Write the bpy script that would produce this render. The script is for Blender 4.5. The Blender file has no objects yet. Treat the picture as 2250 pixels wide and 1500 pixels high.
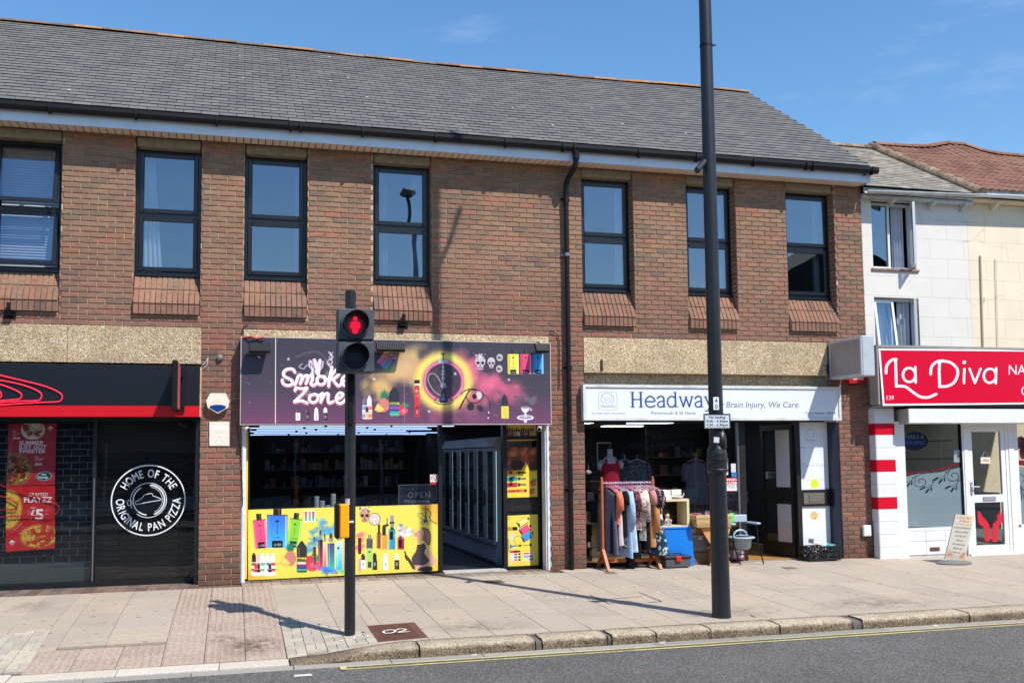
import bpy, math, random
import numpy as np
from mathutils import Vector, Matrix
from math import sin, cos, pi, sqrt, radians

rnd = random.Random(7)
sc = bpy.context.scene
COL = sc.collection

# ------------------------------------------------------------------ camera
F, PX, PY, YAW, PITCH, ROLL = 2174.5, 1106.23, 830.09, .2669, .0785, -.0101
CAMP = (0.0, -14.22, 1.70)
def basis():
    cy, sy, cp, sp, cr, sr = cos(YAW), sin(YAW), cos(PITCH), sin(PITCH), cos(ROLL), sin(ROLL)
    fwd = Vector((sy*cp, cy*cp, sp)); right = Vector((cy, -sy, 0)); up = right.cross(fwd)
    return right*cr + up*sr, -right*sr + up*cr, fwd
RT, UP, FW = basis()
cd = bpy.data.cameras.new('camera'); cam = bpy.data.objects.new('camera', cd); COL.objects.link(cam)
M = Matrix.Identity(4)
for i in range(3):
    M[i][0], M[i][1], M[i][2], M[i][3] = RT[i], UP[i], -FW[i], CAMP[i]
cam.matrix_world = M
cd.sensor_width = 36; cd.lens = F*36/2250
cd.shift_x = -(PX-1125)/2250; cd.shift_y = (PY-750)/2250
cd.clip_end = 2000; cd.clip_start = .05
sc.camera = cam

# ------------------------------------------------------------------ light
SUNV = Vector((-.306, .5040, -.768)).normalized()      # direction the light travels
world = bpy.data.worlds.new("World"); sc.world = world; world.use_nodes = True
nt = world.node_tree; nt.nodes.clear()
out = nt.nodes.new('ShaderNodeOutputWorld'); bg = nt.nodes.new('ShaderNodeBackground')
sky = nt.nodes.new('ShaderNodeTexSky'); sky.sky_type = 'NISHITA'; sky.sun_disc = False
sky.sun_elevation = math.asin(-SUNV.z); sky.sun_rotation = math.atan2(-SUNV.x, -SUNV.y)
sky.altitude = 10; sky.air_density = 1.15; sky.dust_density = .3; sky.ozone_density = 3.2
# thin cirrus wisps
tc = nt.nodes.new('ShaderNodeTexCoord')
mp = nt.nodes.new('ShaderNodeMapping'); mp.inputs['Scale'].default_value = (2.2, 2.2, 9.0); mp.inputs['Rotation'].default_value = (0, .45, .3)
nz = nt.nodes.new('ShaderNodeTexNoise'); nz.inputs['Scale'].default_value = 2.1; nz.inputs['Detail'].default_value = 9; nz.inputs['Roughness'].default_value = .62
rp = nt.nodes.new('ShaderNodeValToRGB'); rp.color_ramp.elements[0].position = .585; rp.color_ramp.elements[1].position = .86
rp.color_ramp.elements[1].color = (.24, .24, .24, 1)
mx = nt.nodes.new('ShaderNodeMix'); mx.data_type = 'RGBA'
L = nt.links.new
L(tc.outputs['Generated'], mp.inputs['Vector']); L(mp.outputs['Vector'], nz.inputs['Vector']); L(nz.outputs['Fac'], rp.inputs['Fac'])
L(rp.outputs['Color'], mx.inputs['Factor']); L(sky.outputs['Color'], mx.inputs['A']); mx.inputs['B'].default_value = (6.0, 6.8, 7.8, 1)
hs = nt.nodes.new('ShaderNodeHueSaturation'); hs.inputs['Saturation'].default_value = 1.2
L(mx.outputs['Result'], hs.inputs['Color']); L(hs.outputs['Color'], bg.inputs['Color'])
bg.inputs['Strength'].default_value = .148
L(bg.outputs['Background'], out.inputs['Surface'])
sd = bpy.data.lights.new('sun', 'SUN'); sd.energy = 4.75; sd.angle = radians(.53); sd.color = (1.0, .95, .88)
sun = bpy.data.objects.new('sun', sd); COL.objects.link(sun); sun.location = (6, -12, 18)
sun.rotation_euler = SUNV.to_track_quat('-Z', 'Y').to_euler()
vs = sc.view_settings; vs.view_transform = 'Standard'; vs.look = 'None'; vs.gamma = 1; vs.exposure = .31; vs.use_curve_mapping = False
sc.cycles.max_bounces = 8; sc.cycles.transparent_max_bounces = 12
sc.cycles.caustics_reflective = False; sc.cycles.caustics_refractive = False

# ------------------------------------------------------------------ helpers
def pt(x, y, Y=0.0):
    """survey: where the sight line of photo point (x, y) meets the vertical plane at depth Y -> (X, Z)"""
    d = RT*((x-PX)/F) - UP*((y-PY)/F) + FW
    t = (Y-CAMP[1])/d.y
    return d.x*t + CAMP[0], d.z*t + CAMP[2]

def lin(c):
    r = []
    for v in c[:3]:
        v /= 255.0
        r.append(v/12.92 if v <= .04045 else ((v+.055)/1.055)**2.4)
    return tuple(r) + (1.0,)

class MB:
    def __init__(s): s.v = []; s.f = []; s.m = []; s.uv = {}
    def add(s, vs, fs, mi=0):
        n = len(s.v); s.v += [tuple(q) for q in vs]
        for f in fs: s.f.append(tuple(i+n for i in f)); s.m.append(mi)
        return s
    def box(s, x0, x1, y0, y1, z0, z1, mi=0, rot=None, c=None):
        vs = [(x, y, z) for x in (x0, x1) for y in (y0, y1) for z in (z0, z1)]
        if rot is not None:
            c = Vector(c) if c else Vector(((x0+x1)/2, (y0+y1)/2, (z0+z1)/2))
            vs = [tuple(rot @ (Vector(q)-c) + c) for q in vs]
        return s.add(vs, [(0, 1, 3, 2), (4, 6, 7, 5), (0, 4, 5, 1), (2, 3, 7, 6), (0, 2, 6, 4), (1, 5, 7, 3)], mi)
    def bbox(s, x0, x1, y0, y1, z0, z1, b=.01, mi=0, rot=None, c=None):
        """box with chamfered edges"""
        X = (x0, x1); Y = (y0, y1); Z = (z0, z1); vs = []; idx = {}
        for i in (0, 1):
            for j in (0, 1):
                for k in (0, 1):
                    sx, sy, sz = (1, -1)[i]*b, (1, -1)[j]*b, (1, -1)[k]*b
                    p = (X[i], Y[j], Z[k])
                    for a, q in enumerate(((p[0], p[1]+sy, p[2]+sz), (p[0]+sx, p[1], p[2]+sz), (p[0]+sx, p[1]+sy, p[2]))):
                        idx[(i, j, k, a)] = len(vs); vs.append(q)
        if rot is not None:
            c = Vector(c) if c else Vector(((x0+x1)/2, (y0+y1)/2, (z0+z1)/2))
            vs = [tuple(rot @ (Vector(q)-c) + c) for q in vs]
        g = lambda *t: idx[t]; fs = []
        for a in (0, 1):
            fs += [(g(a,0,0,0), g(a,1,0,0), g(a,1,1,0), g(a,0,1,0)), (g(0,a,0,1), g(1,a,0,1), g(1,a,1,1), g(0,a,1,1)), (g(0,0,a,2), g(1,0,a,2), g(1,1,a,2), g(0,1,a,2))]
        for a in (0, 1):
            for c2 in (0, 1):
                fs += [(g(a,c2,0,0), g(a,c2,1,0), g(a,c2,1,1), g(a,c2,0,1)), (g(a,0,c2,0), g(a,1,c2,0), g(a,1,c2,2), g(a,0,c2,2)), (g(0,a,c2,1), g(1,a,c2,1), g(1,a,c2,2), g(0,a,c2,2))]
        for i in (0, 1):
            for j in (0, 1):
                for k in (0, 1): fs.append((g(i,j,k,0), g(i,j,k,1), g(i,j,k,2)))
        return s.add(vs, fs, mi)
    def quad(s, a, b, c, d, mi=0): return s.add([a, b, c, d], [(0, 1, 2, 3)], mi)
    def tube(s, pts, r, n=8, mi=0, caps=True):
        pts = [Vector(p) for p in pts]; rings = []
        rr = r if isinstance(r, (list, tuple)) else [r]*len(pts)
        prev = None
        for i, p in enumerate(pts):
            t = (pts[min(i+1, len(pts)-1)] - pts[max(i-1, 0)]).normalized()
            if prev is None:
                u = t.orthogonal().normalized()
            else:
                u = (prev - t*prev.dot(t))
                u = u.normalized() if u.length > 1e-6 else t.orthogonal().normalized()
            prev = u; w = t.cross(u)
            rings.append([p + (u*cos(2*pi*k/n) + w*sin(2*pi*k/n))*rr[i] for k in range(n)])
        vs = [q for rg in rings for q in rg]; fs = []
        for i in range(len(pts)-1):
            for k in range(n): fs.append((i*n+k, i*n+(k+1) % n, (i+1)*n+(k+1) % n, (i+1)*n+k))
        if caps: fs += [tuple(range(n))[::-1], tuple(range((len(pts)-1)*n, len(pts)*n))]
        return s.add(vs, fs, mi)
    def lathe(s, prof, c=(0, 0, 0), n=20, mi=0, axis='Z', sx=1, sy=1, caps=True):
        c = Vector(c); vs = []; fs = []
        for r, h in prof:
            for k in range(n):
                a = 2*pi*k/n; p = (r*cos(a)*sx, r*sin(a)*sy, h)
                if axis == 'Y': p = (p[0], h, p[1])
                if axis == 'X': p = (h, p[0], p[1])
                vs.append(Vector(p)+c)
        for i in range(len(prof)-1):
            for k in range(n): fs.append((i*n+k, i*n+(k+1) % n, (i+1)*n+(k+1) % n, (i+1)*n+k))
        if caps: fs += [tuple(range(n)), tuple(range((len(prof)-1)*n, len(prof)*n))]
        return s.add(vs, fs, mi)
    def prism(s, poly, y0, y1, mi=0, axis='Y'):
        n = len(poly)
        def P(a, b, h): return (a, h, b) if axis == 'Y' else ((a, b, h) if axis == 'Z' else (h, a, b))
        vs = [P(a, b, y0) for a, b in poly] + [P(a, b, y1) for a, b in poly]
        fs = [tuple(range(n)), tuple(range(n, 2*n))[::-1]] + [(i, (i+1) % n, n+(i+1) % n, n+i) for i in range(n)]
        return s.add(vs, fs, mi)
    def ring(s, x0, x1, z0, z1, t, y0, y1, mi=0, tb=None, tt=None):
        tb = t if tb is None else tb; tt = t if tt is None else tt
        s.box(x0, x0+t, y0, y1, z0, z1, mi); s.box(x1-t, x1, y0, y1, z0, z1, mi)
        s.box(x0+t, x1-t, y0, y1, z0, z0+tb, mi); s.box(x0+t, x1-t, y0, y1, z1-tt, z1, mi); return s
    def mesh(s, name, mats, smooth=False):
        me = bpy.data.meshes.new(name); me.from_pydata(s.v, [], s.f)
        for m in (mats if isinstance(mats, (list, tuple)) else [mats]): me.materials.append(m)
        if any(s.m): me.polygons.foreach_set('material_index', s.m)
        if smooth:
            me.polygons.foreach_set('use_smooth', [True]*len(me.polygons))
        me.update(); return me
    def obj(s, name, mats, parent=None, smooth=False, **kw):
        return link(name, s.mesh(name, mats, smooth), parent, **kw)

def props(o, label=None, cat=None, group=None, kind=None):
    if label: o['label'] = label
    if cat: o['category'] = cat
    if group: o['group'] = group
    if kind: o['kind'] = kind
    return o
def link(name, data, parent=None, loc=(0, 0, 0), rot=None, **kw):
    o = bpy.data.objects.new(name, data); COL.objects.link(o); o.location = loc
    if rot: o.rotation_euler = rot
    if parent is not None:
        o.parent = parent
        b = parent
        while b.parent: b = b.parent
        if parent.parent is None: o.matrix_parent_inverse = Matrix.Translation(-Vector(parent.location))
    return props(o, **kw)
def thing(name, label, cat, loc=(0, 0, 0), group=None, kind=None):
    o = bpy.data.objects.new(name, None); COL.objects.link(o); o.location = loc; o.empty_display_size = .1
    return props(o, label, cat, group, kind)

# ------------------------------------------------------------------ materials
def newmat(name):
    m = bpy.data.materials.new(name); m.use_nodes = True; nt = m.node_tree
    return m, nt, nt.nodes['Principled BSDF'], nt.links.new
def pos_noise(nt, scale, detail=4, rough=.55, vec=None, dist=0):
    n = nt.nodes.new('ShaderNodeTexNoise'); n.inputs['Scale'].default_value = scale
    n.inputs['Detail'].default_value = detail; n.inputs['Roughness'].default_value = rough; n.inputs['Distortion'].default_value = dist
    g = vec or nt.nodes.new('ShaderNodeNewGeometry').outputs['Position']
    nt.links.new(g, n.inputs['Vector']); return n
def ramp(nt, stops, interp='LINEAR'):
    r = nt.nodes.new('ShaderNodeValToRGB'); cr = r.color_ramp; cr.interpolation = interp
    while len(cr.elements) > 1: cr.elements.remove(cr.elements[-1])
    cr.elements[0].position = stops[0][0]; cr.elements[0].color = stops[0][1]
    for p, c in stops[1:]:
        e = cr.elements.new(p); e.color = c
    return r
def mixc(nt, fac, a, b, mode='MIX'):
    m = nt.nodes.new('ShaderNodeMix'); m.data_type = 'RGBA'; m.blend_type = mode; m.clamp_factor = True
    for k, v in (('Factor', fac), ('A', a), ('B', b)):
        if hasattr(v, 'is_output') or isinstance(v, bpy.types.NodeSocket): nt.links.new(v, m.inputs[k])
        else: m.inputs[k].default_value = v
    return m.outputs['Result']
def bump(nt, h, strength=.3, dist=.01):
    b = nt.nodes.new('ShaderNodeBump'); b.inputs['Strength'].default_value = strength; b.inputs['Distance'].default_value = dist
    nt.links.new(h, b.inputs['Height']); nt.links.new(b.outputs['Normal'], nt.nodes['Principled BSDF'].inputs['Normal']); return b
def G(v): return (v, v, v, 1)

def plain(name, rgb, rough=.5, metal=0, var=.12, scale=6, bmp=0, bscale=40, spec=None, dirt=0, dirtcol=(70, 60, 50)):
    m, nt, p, L = newmat(name)
    n = pos_noise(nt, scale, 6, .6)
    r = ramp(nt, [(.3, G(1-var)), (.7, G(1+var*.5))]); L(n.outputs['Fac'], r.inputs['Fac'])
    c = mixc(nt, 1.0, lin(rgb), r.outputs['Color'], 'MULTIPLY')
    if dirt:
        n2 = pos_noise(nt, 3.1, 8, .7); r2 = ramp(nt, [(.5, G(0)), (.75, G(dirt))]); L(n2.outputs['Fac'], r2.inputs['Fac'])
        c = mixc(nt, r2.outputs['Color'], c, lin(dirtcol))
    L(c, p.inputs['Base Color']); p.inputs['Roughness'].default_value = rough; p.inputs['Metallic'].default_value = metal
    if spec is not None: p.inputs['Specular IOR Level'].default_value = spec
    if bmp:
        n3 = pos_noise(nt, bscale, 5, .6); bump(nt, n3.outputs['Fac'], bmp, .01)
    return m
def emis(name, rgb, s):
    m, nt, p, L = newmat(name); p.inputs['Base Color'].default_value = lin(rgb)
    p.inputs['Emission Color'].default_value = lin(rgb); p.inputs['Emission Strength'].default_value = s; return m
def glass(name, refl=.1, tint=(246, 248, 248), rough=0.0, gl=(255, 255, 255)):
    m = bpy.data.materials.new(name); m.use_nodes = True; nt = m.node_tree; nt.nodes.clear(); L = nt.links.new
    o = nt.nodes.new('ShaderNodeOutputMaterial'); mx = nt.nodes.new('ShaderNodeMixShader')
    t = nt.nodes.new('ShaderNodeBsdfTransparent'); t.inputs['Color'].default_value = lin(tint)
    g = nt.nodes.new('ShaderNodeBsdfGlossy')
    g.inputs['Roughness'].default_value = rough; g.inputs['Color'].default_value = lin(gl)
    lw = nt.nodes.new('ShaderNodeLayerWeight'); lw.inputs['Blend'].default_value = .25
    ma = nt.nodes.new('ShaderNodeMath'); ma.operation = 'MULTIPLY_ADD'; ma.inputs[1].default_value = .4; ma.inputs[2].default_value = refl; ma.use_clamp = True
    L(lw.outputs['Fresnel'], ma.inputs[0]); L(ma.outputs[0], mx.inputs['Fac'])
    n = pos_noise(nt, 1.3, 1, .3); b = nt.nodes.new('ShaderNodeBump'); b.inputs['Strength'].default_value = .25; b.inputs['Distance'].default_value = .012
    L(n.outputs['Fac'], b.inputs['Height']); L(b.outputs['Normal'], g.inputs['Normal'])
    L(t.outputs[0], mx.inputs[1]); L(g.outputs[0], mx.inputs[2]); L(mx.outputs[0], o.inputs['Surface']); return m

def brick_mat():
    m, nt, p, L = newmat('facing_brick')
    g = nt.nodes.new('ShaderNodeNewGeometry'); oi = nt.nodes.new('ShaderNodeObjectInfo')
    a = nt.nodes.new('ShaderNodeMath'); a.operation = 'ADD'; L(g.outputs['Random Per Island'], a.inputs[0]); L(oi.outputs['Random'], a.inputs[1])
    f = nt.nodes.new('ShaderNodeMath'); f.operation = 'FRACT'; L(a.outputs[0], f.inputs[0])
    br = lambda *c: lin(c)
    r1 = ramp(nt, [(0, br(144,112,91)), (.14, br(151,120,97)), (.28, br(139,109,90)), (.42, br(147,117,97)), (.56, br(129,109,93)), (.66, br(153,115,93)), (.78, br(141,112,92)), (.9, br(160,109,91)), (.95, br(125,102,92))], 'CONSTANT')
    r2 = ramp(nt, [(0, br(141,101,87)), (.2, br(132,96,84)), (.38, br(150,97,83)), (.52, br(136,103,88)), (.66, br(125,97,85)), (.8, br(145,106,88)), (.92, br(116,94,85))], 'CONSTANT')
    L(f.outputs[0], r1.inputs['Fac']); L(f.outputs[0], r2.inputs['Fac'])
    sp = nt.nodes.new('ShaderNodeSeparateXYZ'); L(g.outputs['Position'], sp.inputs[0])
    n0 = pos_noise(nt, .7, 3, .6)
    ad = nt.nodes.new('ShaderNodeMath'); ad.operation = 'MULTIPLY_ADD'; L(n0.outputs['Fac'], ad.inputs[0]); ad.inputs[1].default_value = -1.6; L(sp.outputs['Z'], ad.inputs[2])
    mr = nt.nodes.new('ShaderNodeMapRange'); mr.inputs[1].default_value = 2.4; mr.inputs[2].default_value = 4.0; L(ad.outputs[0], mr.inputs[0])
    c = mixc(nt, mr.outputs[0], r2.outputs['Color'], r1.outputs['Color'])
    # dark kiln smudges
    mp = nt.nodes.new('ShaderNodeMapping'); mp.inputs['Scale'].default_value = (7, 7, 22); L(g.outputs['Position'], mp.inputs[0])
    n1 = pos_noise(nt, 1.0, 5, .6, mp.outputs[0]); q1 = ramp(nt, [(.5, G(0)), (.72, G(.52))]); L(n1.outputs['Fac'], q1.inputs['Fac'])
    c = mixc(nt, q1.outputs['Color'], c, lin((82, 66, 58)))
    n2 = pos_noise(nt, 90, 4, .7); q2 = ramp(nt, [(.3, G(.66)), (.5, (1.07, 1.05, 1.02, 1)), (.75, G(1.3))]); L(n2.outputs['Fac'], q2.inputs['Fac'])
    c = mixc(nt, 1.0, c, q2.outputs['Color'], 'MULTIPLY')
    n5 = pos_noise(nt, .55, 6, .7); q5 = ramp(nt, [(.35, G(.86)), (.6, G(1.04))]); L(n5.outputs['Fac'], q5.inputs['Fac'])
    c = mixc(nt, 1.0, c, q5.outputs['Color'], 'MULTIPLY')
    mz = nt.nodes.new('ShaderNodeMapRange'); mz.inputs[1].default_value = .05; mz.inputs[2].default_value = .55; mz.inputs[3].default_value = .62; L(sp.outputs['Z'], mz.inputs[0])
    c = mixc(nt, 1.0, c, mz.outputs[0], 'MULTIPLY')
    L(c, p.inputs['Base Color']); p.inputs['Roughness'].default_value = .92; p.inputs['Specular IOR Level'].default_value = .25
    n3 = pos_noise(nt, 70, 5, .65); bump(nt, n3.outputs['Fac'], .7, .008); return m
BRICK = brick_mat()
MORTAR = plain('mortar', (194, 170, 144), .95, var=.3, scale=9, bmp=.5, bscale=120)

def island_mat(name, cols, rough=.8, nscale=30, namp=.3, bmp=.4, bscale=60, patch=None, bdist=.006):
    """each separate piece takes one of the colours"""
    m, nt, p, L = newmat(name)
    g = nt.nodes.new('ShaderNodeNewGeometry'); oi = nt.nodes.new('ShaderNodeObjectInfo')
    a = nt.nodes.new('ShaderNodeMath'); a.operation = 'ADD'; L(g.outputs['Random Per Island'], a.inputs[0]); L(oi.outputs['Random'], a.inputs[1])
    f = nt.nodes.new('ShaderNodeMath'); f.operation = 'FRACT'; L(a.outputs[0], f.inputs[0])
    r = ramp(nt, [(i/len(cols), lin(c)) for i, c in enumerate(cols)], 'CONSTANT'); L(f.outputs[0], r.inputs['Fac'])
    n2 = pos_noise(nt, nscale, 5, .7); q2 = ramp(nt, [(.3, G(1-namp)), (.7, G(1+namp*.6))]); L(n2.outputs['Fac'], q2.inputs['Fac'])
    c = mixc(nt, 1.0, r.outputs['Color'], q2.outputs['Color'], 'MULTIPLY')
    if patch:
        n4 = pos_noise(nt, patch[1], 6, .7); q4 = ramp(nt, [(patch[2], G(0)), (patch[3], G(patch[4]))]); L(n4.outputs['Fac'], q4.inputs['Fac'])
        c = mixc(nt, q4.outputs['Color'], c, lin(patch[0]))
    L(c, p.inputs['Base Color']); p.inputs['Roughness'].default_value = rough; p.inputs['Specular IOR Level'].default_value = .3
    n3 = pos_noise(nt, bscale, 5, .6); bump(nt, n3.outputs['Fac'], bmp, bdist); return m

def pebble_mat():
    m, nt, p, L = newmat('exposed_aggregate')
    g = nt.nodes.new('ShaderNodeNewGeometry')
    v = nt.nodes.new('ShaderNodeTexVoronoi'); v.inputs['Scale'].default_value = 62; L(g.outputs['Position'], v.inputs['Vector'])
    sv = nt.nodes.new('ShaderNodeSeparateColor'); L(v.outputs['Color'], sv.inputs[0])
    r = ramp(nt, [(0, lin((200, 172, 134))), (.25, lin((218, 194, 154))), (.45, lin((184, 156, 118))), (.6, lin((226, 204, 168))), (.8, lin((206, 178, 140))), (.93, lin((242, 232, 212)))], 'CONSTANT')
    L(sv.outputs[0], r.inputs['Fac'])
    d = ramp(nt, [(.3, G(1)), (.8, G(.55))]); L(v.outputs['Distance'], d.inputs['Fac'])
    c = mixc(nt, 1.0, r.outputs['Color'], d.outputs['Color'], 'MULTIPLY')
    n = pos_noise(nt, 1.6, 5, .7); q = ramp(nt, [(.4, G(.78)), (.65, G(1.05))]); L(n.outputs['Fac'], q.inputs['Fac'])
    c = mixc(nt, 1.0, c, q.outputs['Color'], 'MULTIPLY')
    L(c, p.inputs['Base Color']); p.inputs['Roughness'].default_value = .85
    inv = nt.nodes.new('ShaderNodeMath'); inv.operation = 'SUBTRACT'; inv.inputs[0].default_value = 1; L(v.outputs['Distance'], inv.inputs[1])
    bump(nt, inv.outputs[0], .8, .008); return m
PEBBLE = pebble_mat()
LINTM = plain('lintel_concrete', (148, 134, 112), .9, var=.3, scale=14, bmp=.6, bscale=50)  # lintels: darker and browner than the pebble panels

BLACK = plain('black_upvc', (20, 22, 27), .3, var=.15)
BLACKM = plain('black_painted_metal', (15, 16, 19), .5, var=.25, scale=5, dirt=.15, dirtcol=(40, 40, 42), spec=.3)
NAVY = plain('navy_frame', (24, 30, 48), .4)
WHITEP = plain('white_upvc', (226, 229, 232), .35, var=.08, scale=3, dirt=.15, dirtcol=(160, 155, 145))
WHITEF = plain('white_fascia', (212, 220, 232), .4, var=.06, dirt=.18, dirtcol=(150, 150, 150))
SOFFIT = plain('soffit_vinyl', (228, 208, 188), .6, var=.06)
DARKIN = plain('dark_interior', (26, 27, 30), .8)
GREYIN = plain('grey_interior', (70, 72, 76), .8)
GLASS_UP = glass('sky_lit_glass', .15, (240, 243, 245), gl=(225, 236, 248))
GLASS_SH = glass('shop_glass', .015)
ALU = plain('aluminium', (150, 152, 155), .35, .8, var=.1)
DKALU = plain('dark_bronze_frame', (44, 42, 42), .4, .3, var=.15)

# ------------------------------------------------------------------ flat print: a small painter
_tx = {}
def text_tris(s, bold=0, shear=0, space=1):
    k = (s, bold, shear, space)
    if k in _tx: return _tx[k]
    cu = bpy.data.curves.new('lettering', 'FONT'); cu.body = s; cu.size = 1; cu.offset = bold; cu.shear = shear; cu.space_character = space
    cu.resolution_u = 3
    ob = bpy.data.objects.new('lettering', cu); me = bpy.data.meshes.new_from_object(ob)
    me.calc_loop_triangles()
    co = np.zeros(len(me.vertices)*3); me.vertices.foreach_get('co', co); co = co.reshape(-1, 3)[:, :2]
    tr = np.zeros(len(me.loop_triangles)*3, dtype=np.int32); me.loop_triangles.foreach_get('vertices', tr)
    t = co[tr].reshape(-1, 3, 2) if len(tr) else np.zeros((0, 3, 2))
    bpy.data.objects.remove(ob); bpy.data.curves.remove(cu); bpy.data.meshes.remove(me)
    _tx[k] = t; return t

def smooth(pts, n=6):
    P = [np.array(p, float) for p in pts]; P = [P[0]] + P + [P[-1]]; o = []
    for i in range(1, len(P)-2):
        a, b, c, d = P[i-1:i+3]
        for k in range(n):
            t = k/n; o.append(.5*((2*b)+(c-a)*t+(2*a-5*b+4*c-d)*t*t+(3*b-a-3*c+d)*t**3))
    o.append(P[-2]); return [tuple(q) for q in o]

class Cv:
    """painter: photo-pixel coordinates x0..x1, y0..y1 at k texels per unit"""
    def __init__(s, x0, y0, x1, y1, k=2.0, bg=(255, 255, 255), alpha=1):
        s.x0, s.y0, s.k = x0, y0, k; s.w = max(8, int((x1-x0)*k)); s.h = max(8, int((y1-y0)*k))
        s.a = np.zeros((s.h, s.w, 4), np.float32); s.a[..., :3] = np.array(bg)/255; s.a[..., 3] = alpha
        s.T = lambda x, y: (x, y)
    def tp(s, p):
        x, y = s.T(p[0], p[1]); return ((x-s.x0)*s.k, (y-s.y0)*s.k)
    def blend(s, bx, by, m, col, a=1, setalpha=True):
        h, w = m.shape; sl = s.a[by:by+h, bx:bx+w]; m = (m*a)[..., None]
        c = (np.array(col, np.float32)/255) if not isinstance(col, np.ndarray) else col
        if setalpha: sl[..., 3:] = sl[..., 3:]*(1-m) + m
        sl[..., :3] = sl[..., :3]*(1-m) + c*m
    def bb(s, xs, ys, pad=1):
        x0 = max(0, int(min(xs)-pad)); x1 = min(s.w, int(max(xs)+pad)+1); y0 = max(0, int(min(ys)-pad)); y1 = min(s.h, int(max(ys)+pad)+1)
        return (x0, x1, y0, y1) if x1 > x0 and y1 > y0 else None
    def polymask(s, P):
        xs = [p[0] for p in P]; ys = [p[1] for p in P]; b = s.bb(xs, ys)
        if not b: return None
        x0, x1, y0, y1 = b; m = np.zeros((y1-y0, x1-x0), np.float32)
        for ox in (.17, .5, .83):
            for oy in (.17, .5, .83):
                X = np.arange(x0, x1)[None, :]+ox; Y = np.arange(y0, y1)[:, None]+oy; ins = np.zeros((y1-y0, x1-x0), bool)
                for i in range(len(P)):
                    ax, ay = P[i]; bx, by = P[(i+1) % len(P)]
                    if ay == by: continue
                    cr = ((ay > Y) != (by > Y)) & (X < (bx-ax)*(Y-ay)/(by-ay)+ax); ins ^= cr
                m += ins/9.0
        return x0, y0, m
    def poly(s, pts, col, a=1, col2=None, sm=0):
        if sm: pts = smooth(list(pts)+[pts[0]], sm)
        P = [s.tp(p) for p in pts]; r = s.polymask(P)
        if r is None: return
        x0, y0, m = r
        if col2 is not None:
            yy = np.linspace(0, 1, m.shape[0], dtype=np.float32)[:, None, None]
            c = (np.array(col, np.float32)*(1-yy)+np.array(col2, np.float32)*yy)/255; c = np.broadcast_to(c, m.shape+(3,)).copy()
            s.blend(x0, y0, m, c, a)
        else: s.blend(x0, y0, m, col, a)
    def rect(s, x0, y0, x1, y1, col, a=1, col2=None): s.poly([(x0, y0), (x1, y0), (x1, y1), (x0, y1)], col, a, col2)
    def rrect(s, cx, cy, w, h, rot, col, a=1, col2=None, r=0):
        c, q = cos(rot), sin(rot); pts = []
        if r:
            for sx, sy, a0 in ((1, -1, -90), (1, 1, 0), (-1, 1, 90), (-1, -1, 180)):
                for k in range(4):
                    t = radians(a0+k*30); pts.append((sx*(w/2-r)+r*cos(t), sy*(h/2-r)+r*sin(t)))
        else: pts = [(-w/2, -h/2), (w/2, -h/2), (w/2, h/2), (-w/2, h/2)]
        s.poly([(cx+c*x-q*y, cy+q*x+c*y) for x, y in pts], col, a, col2)
    def ell(s, cx, cy, rx, ry, col, a=1, rot=0):
        s.poly([(cx+cos(rot)*rx*cos(t)-sin(rot)*ry*sin(t), cy+sin(rot)*rx*cos(t)+cos(rot)*ry*sin(t)) for t in [2*pi*k/22 for k in range(22)]], col, a)
    def line(s, pts, w, col, a=1, sm=0, soft=1.0):
        if sm: pts = smooth(pts, sm)
        P = [s.tp(p) for p in pts]; hw = w*s.k/2; b = s.bb([p[0] for p in P], [p[1] for p in P], hw+soft+1)
        if not b: return
        x0, x1, y0, y1 = b; X = np.arange(x0, x1)[None, :]+.5; Y = np.arange(y0, y1)[:, None]+.5; D = np.full((y1-y0, x1-x0), 1e9, np.float32)
        for i in range(len(P)-1):
            ax, ay = P[i]; bx, by = P[i+1]; dx, dy = bx-ax, by-ay; l2 = dx*dx+dy*dy+1e-9
            t = np.clip(((X-ax)*dx+(Y-ay)*dy)/l2, 0, 1); D = np.minimum(D, np.hypot(X-ax-t*dx, Y-ay-t*dy))
        s.blend(x0, y0, np.clip((hw-D)/soft+.5, 0, 1).astype(np.float32), col, a)
    def glow(s, cx, cy, rx, ry, col, a=1, p=1.5, rot=0):
        cx, cy = s.tp((cx, cy)); rx *= s.k; ry *= s.k; R = max(rx, ry); b = s.bb([cx-R, cx+R], [cy-R, cy+R])
        if not b: return
        x0, x1, y0, y1 = b; X = np.arange(x0, x1)[None, :]+.5-cx; Y = np.arange(y0, y1)[:, None]+.5-cy
        u = (X*cos(rot)+Y*sin(rot))/rx; v = (-X*sin(rot)+Y*cos(rot))/ry
        s.blend(x0, y0, (np.clip(1-np.hypot(u, v), 0, 1)**p).astype(np.float32), col, a)
    def puffs(s, pts, r, cols, n=30, seed=1, a=.6):
        q = random.Random(seed)
        for i in range(n):
            b = pts[q.randrange(len(pts))]; s.glow(b[0]+q.gauss(0, r*.6), b[1]+q.gauss(0, r*.5), r*q.uniform(.4, 1.2), r*q.uniform(.35, 1), cols[q.randrange(len(cols))], a, .8)
    def text(s, t, x, y, h, col, a=1, sx=1, bold=0, shear=0, rot=0, align='l', space=1, W=None):
        """baseline at (x, y), capital height h"""
        T = text_tris(t, bold, shear, space)
        if not len(T): return
        k = h/.68; sx = W/(T[..., 0].max()*k) if W else sx; w = T[..., 0].max()*k*sx
        off = {'l': 0, 'c': -w/2, 'r': -w}[align]
        U = T[..., 0]*k*sx+off; V = -T[..., 1]*k
        Xp = x+U*cos(rot)-V*sin(rot); Yp = y+U*sin(rot)+V*cos(rot)
        P = np.array([[s.tp((Xp[i, j], Yp[i, j])) for j in range(3)] for i in range(len(T))])
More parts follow.
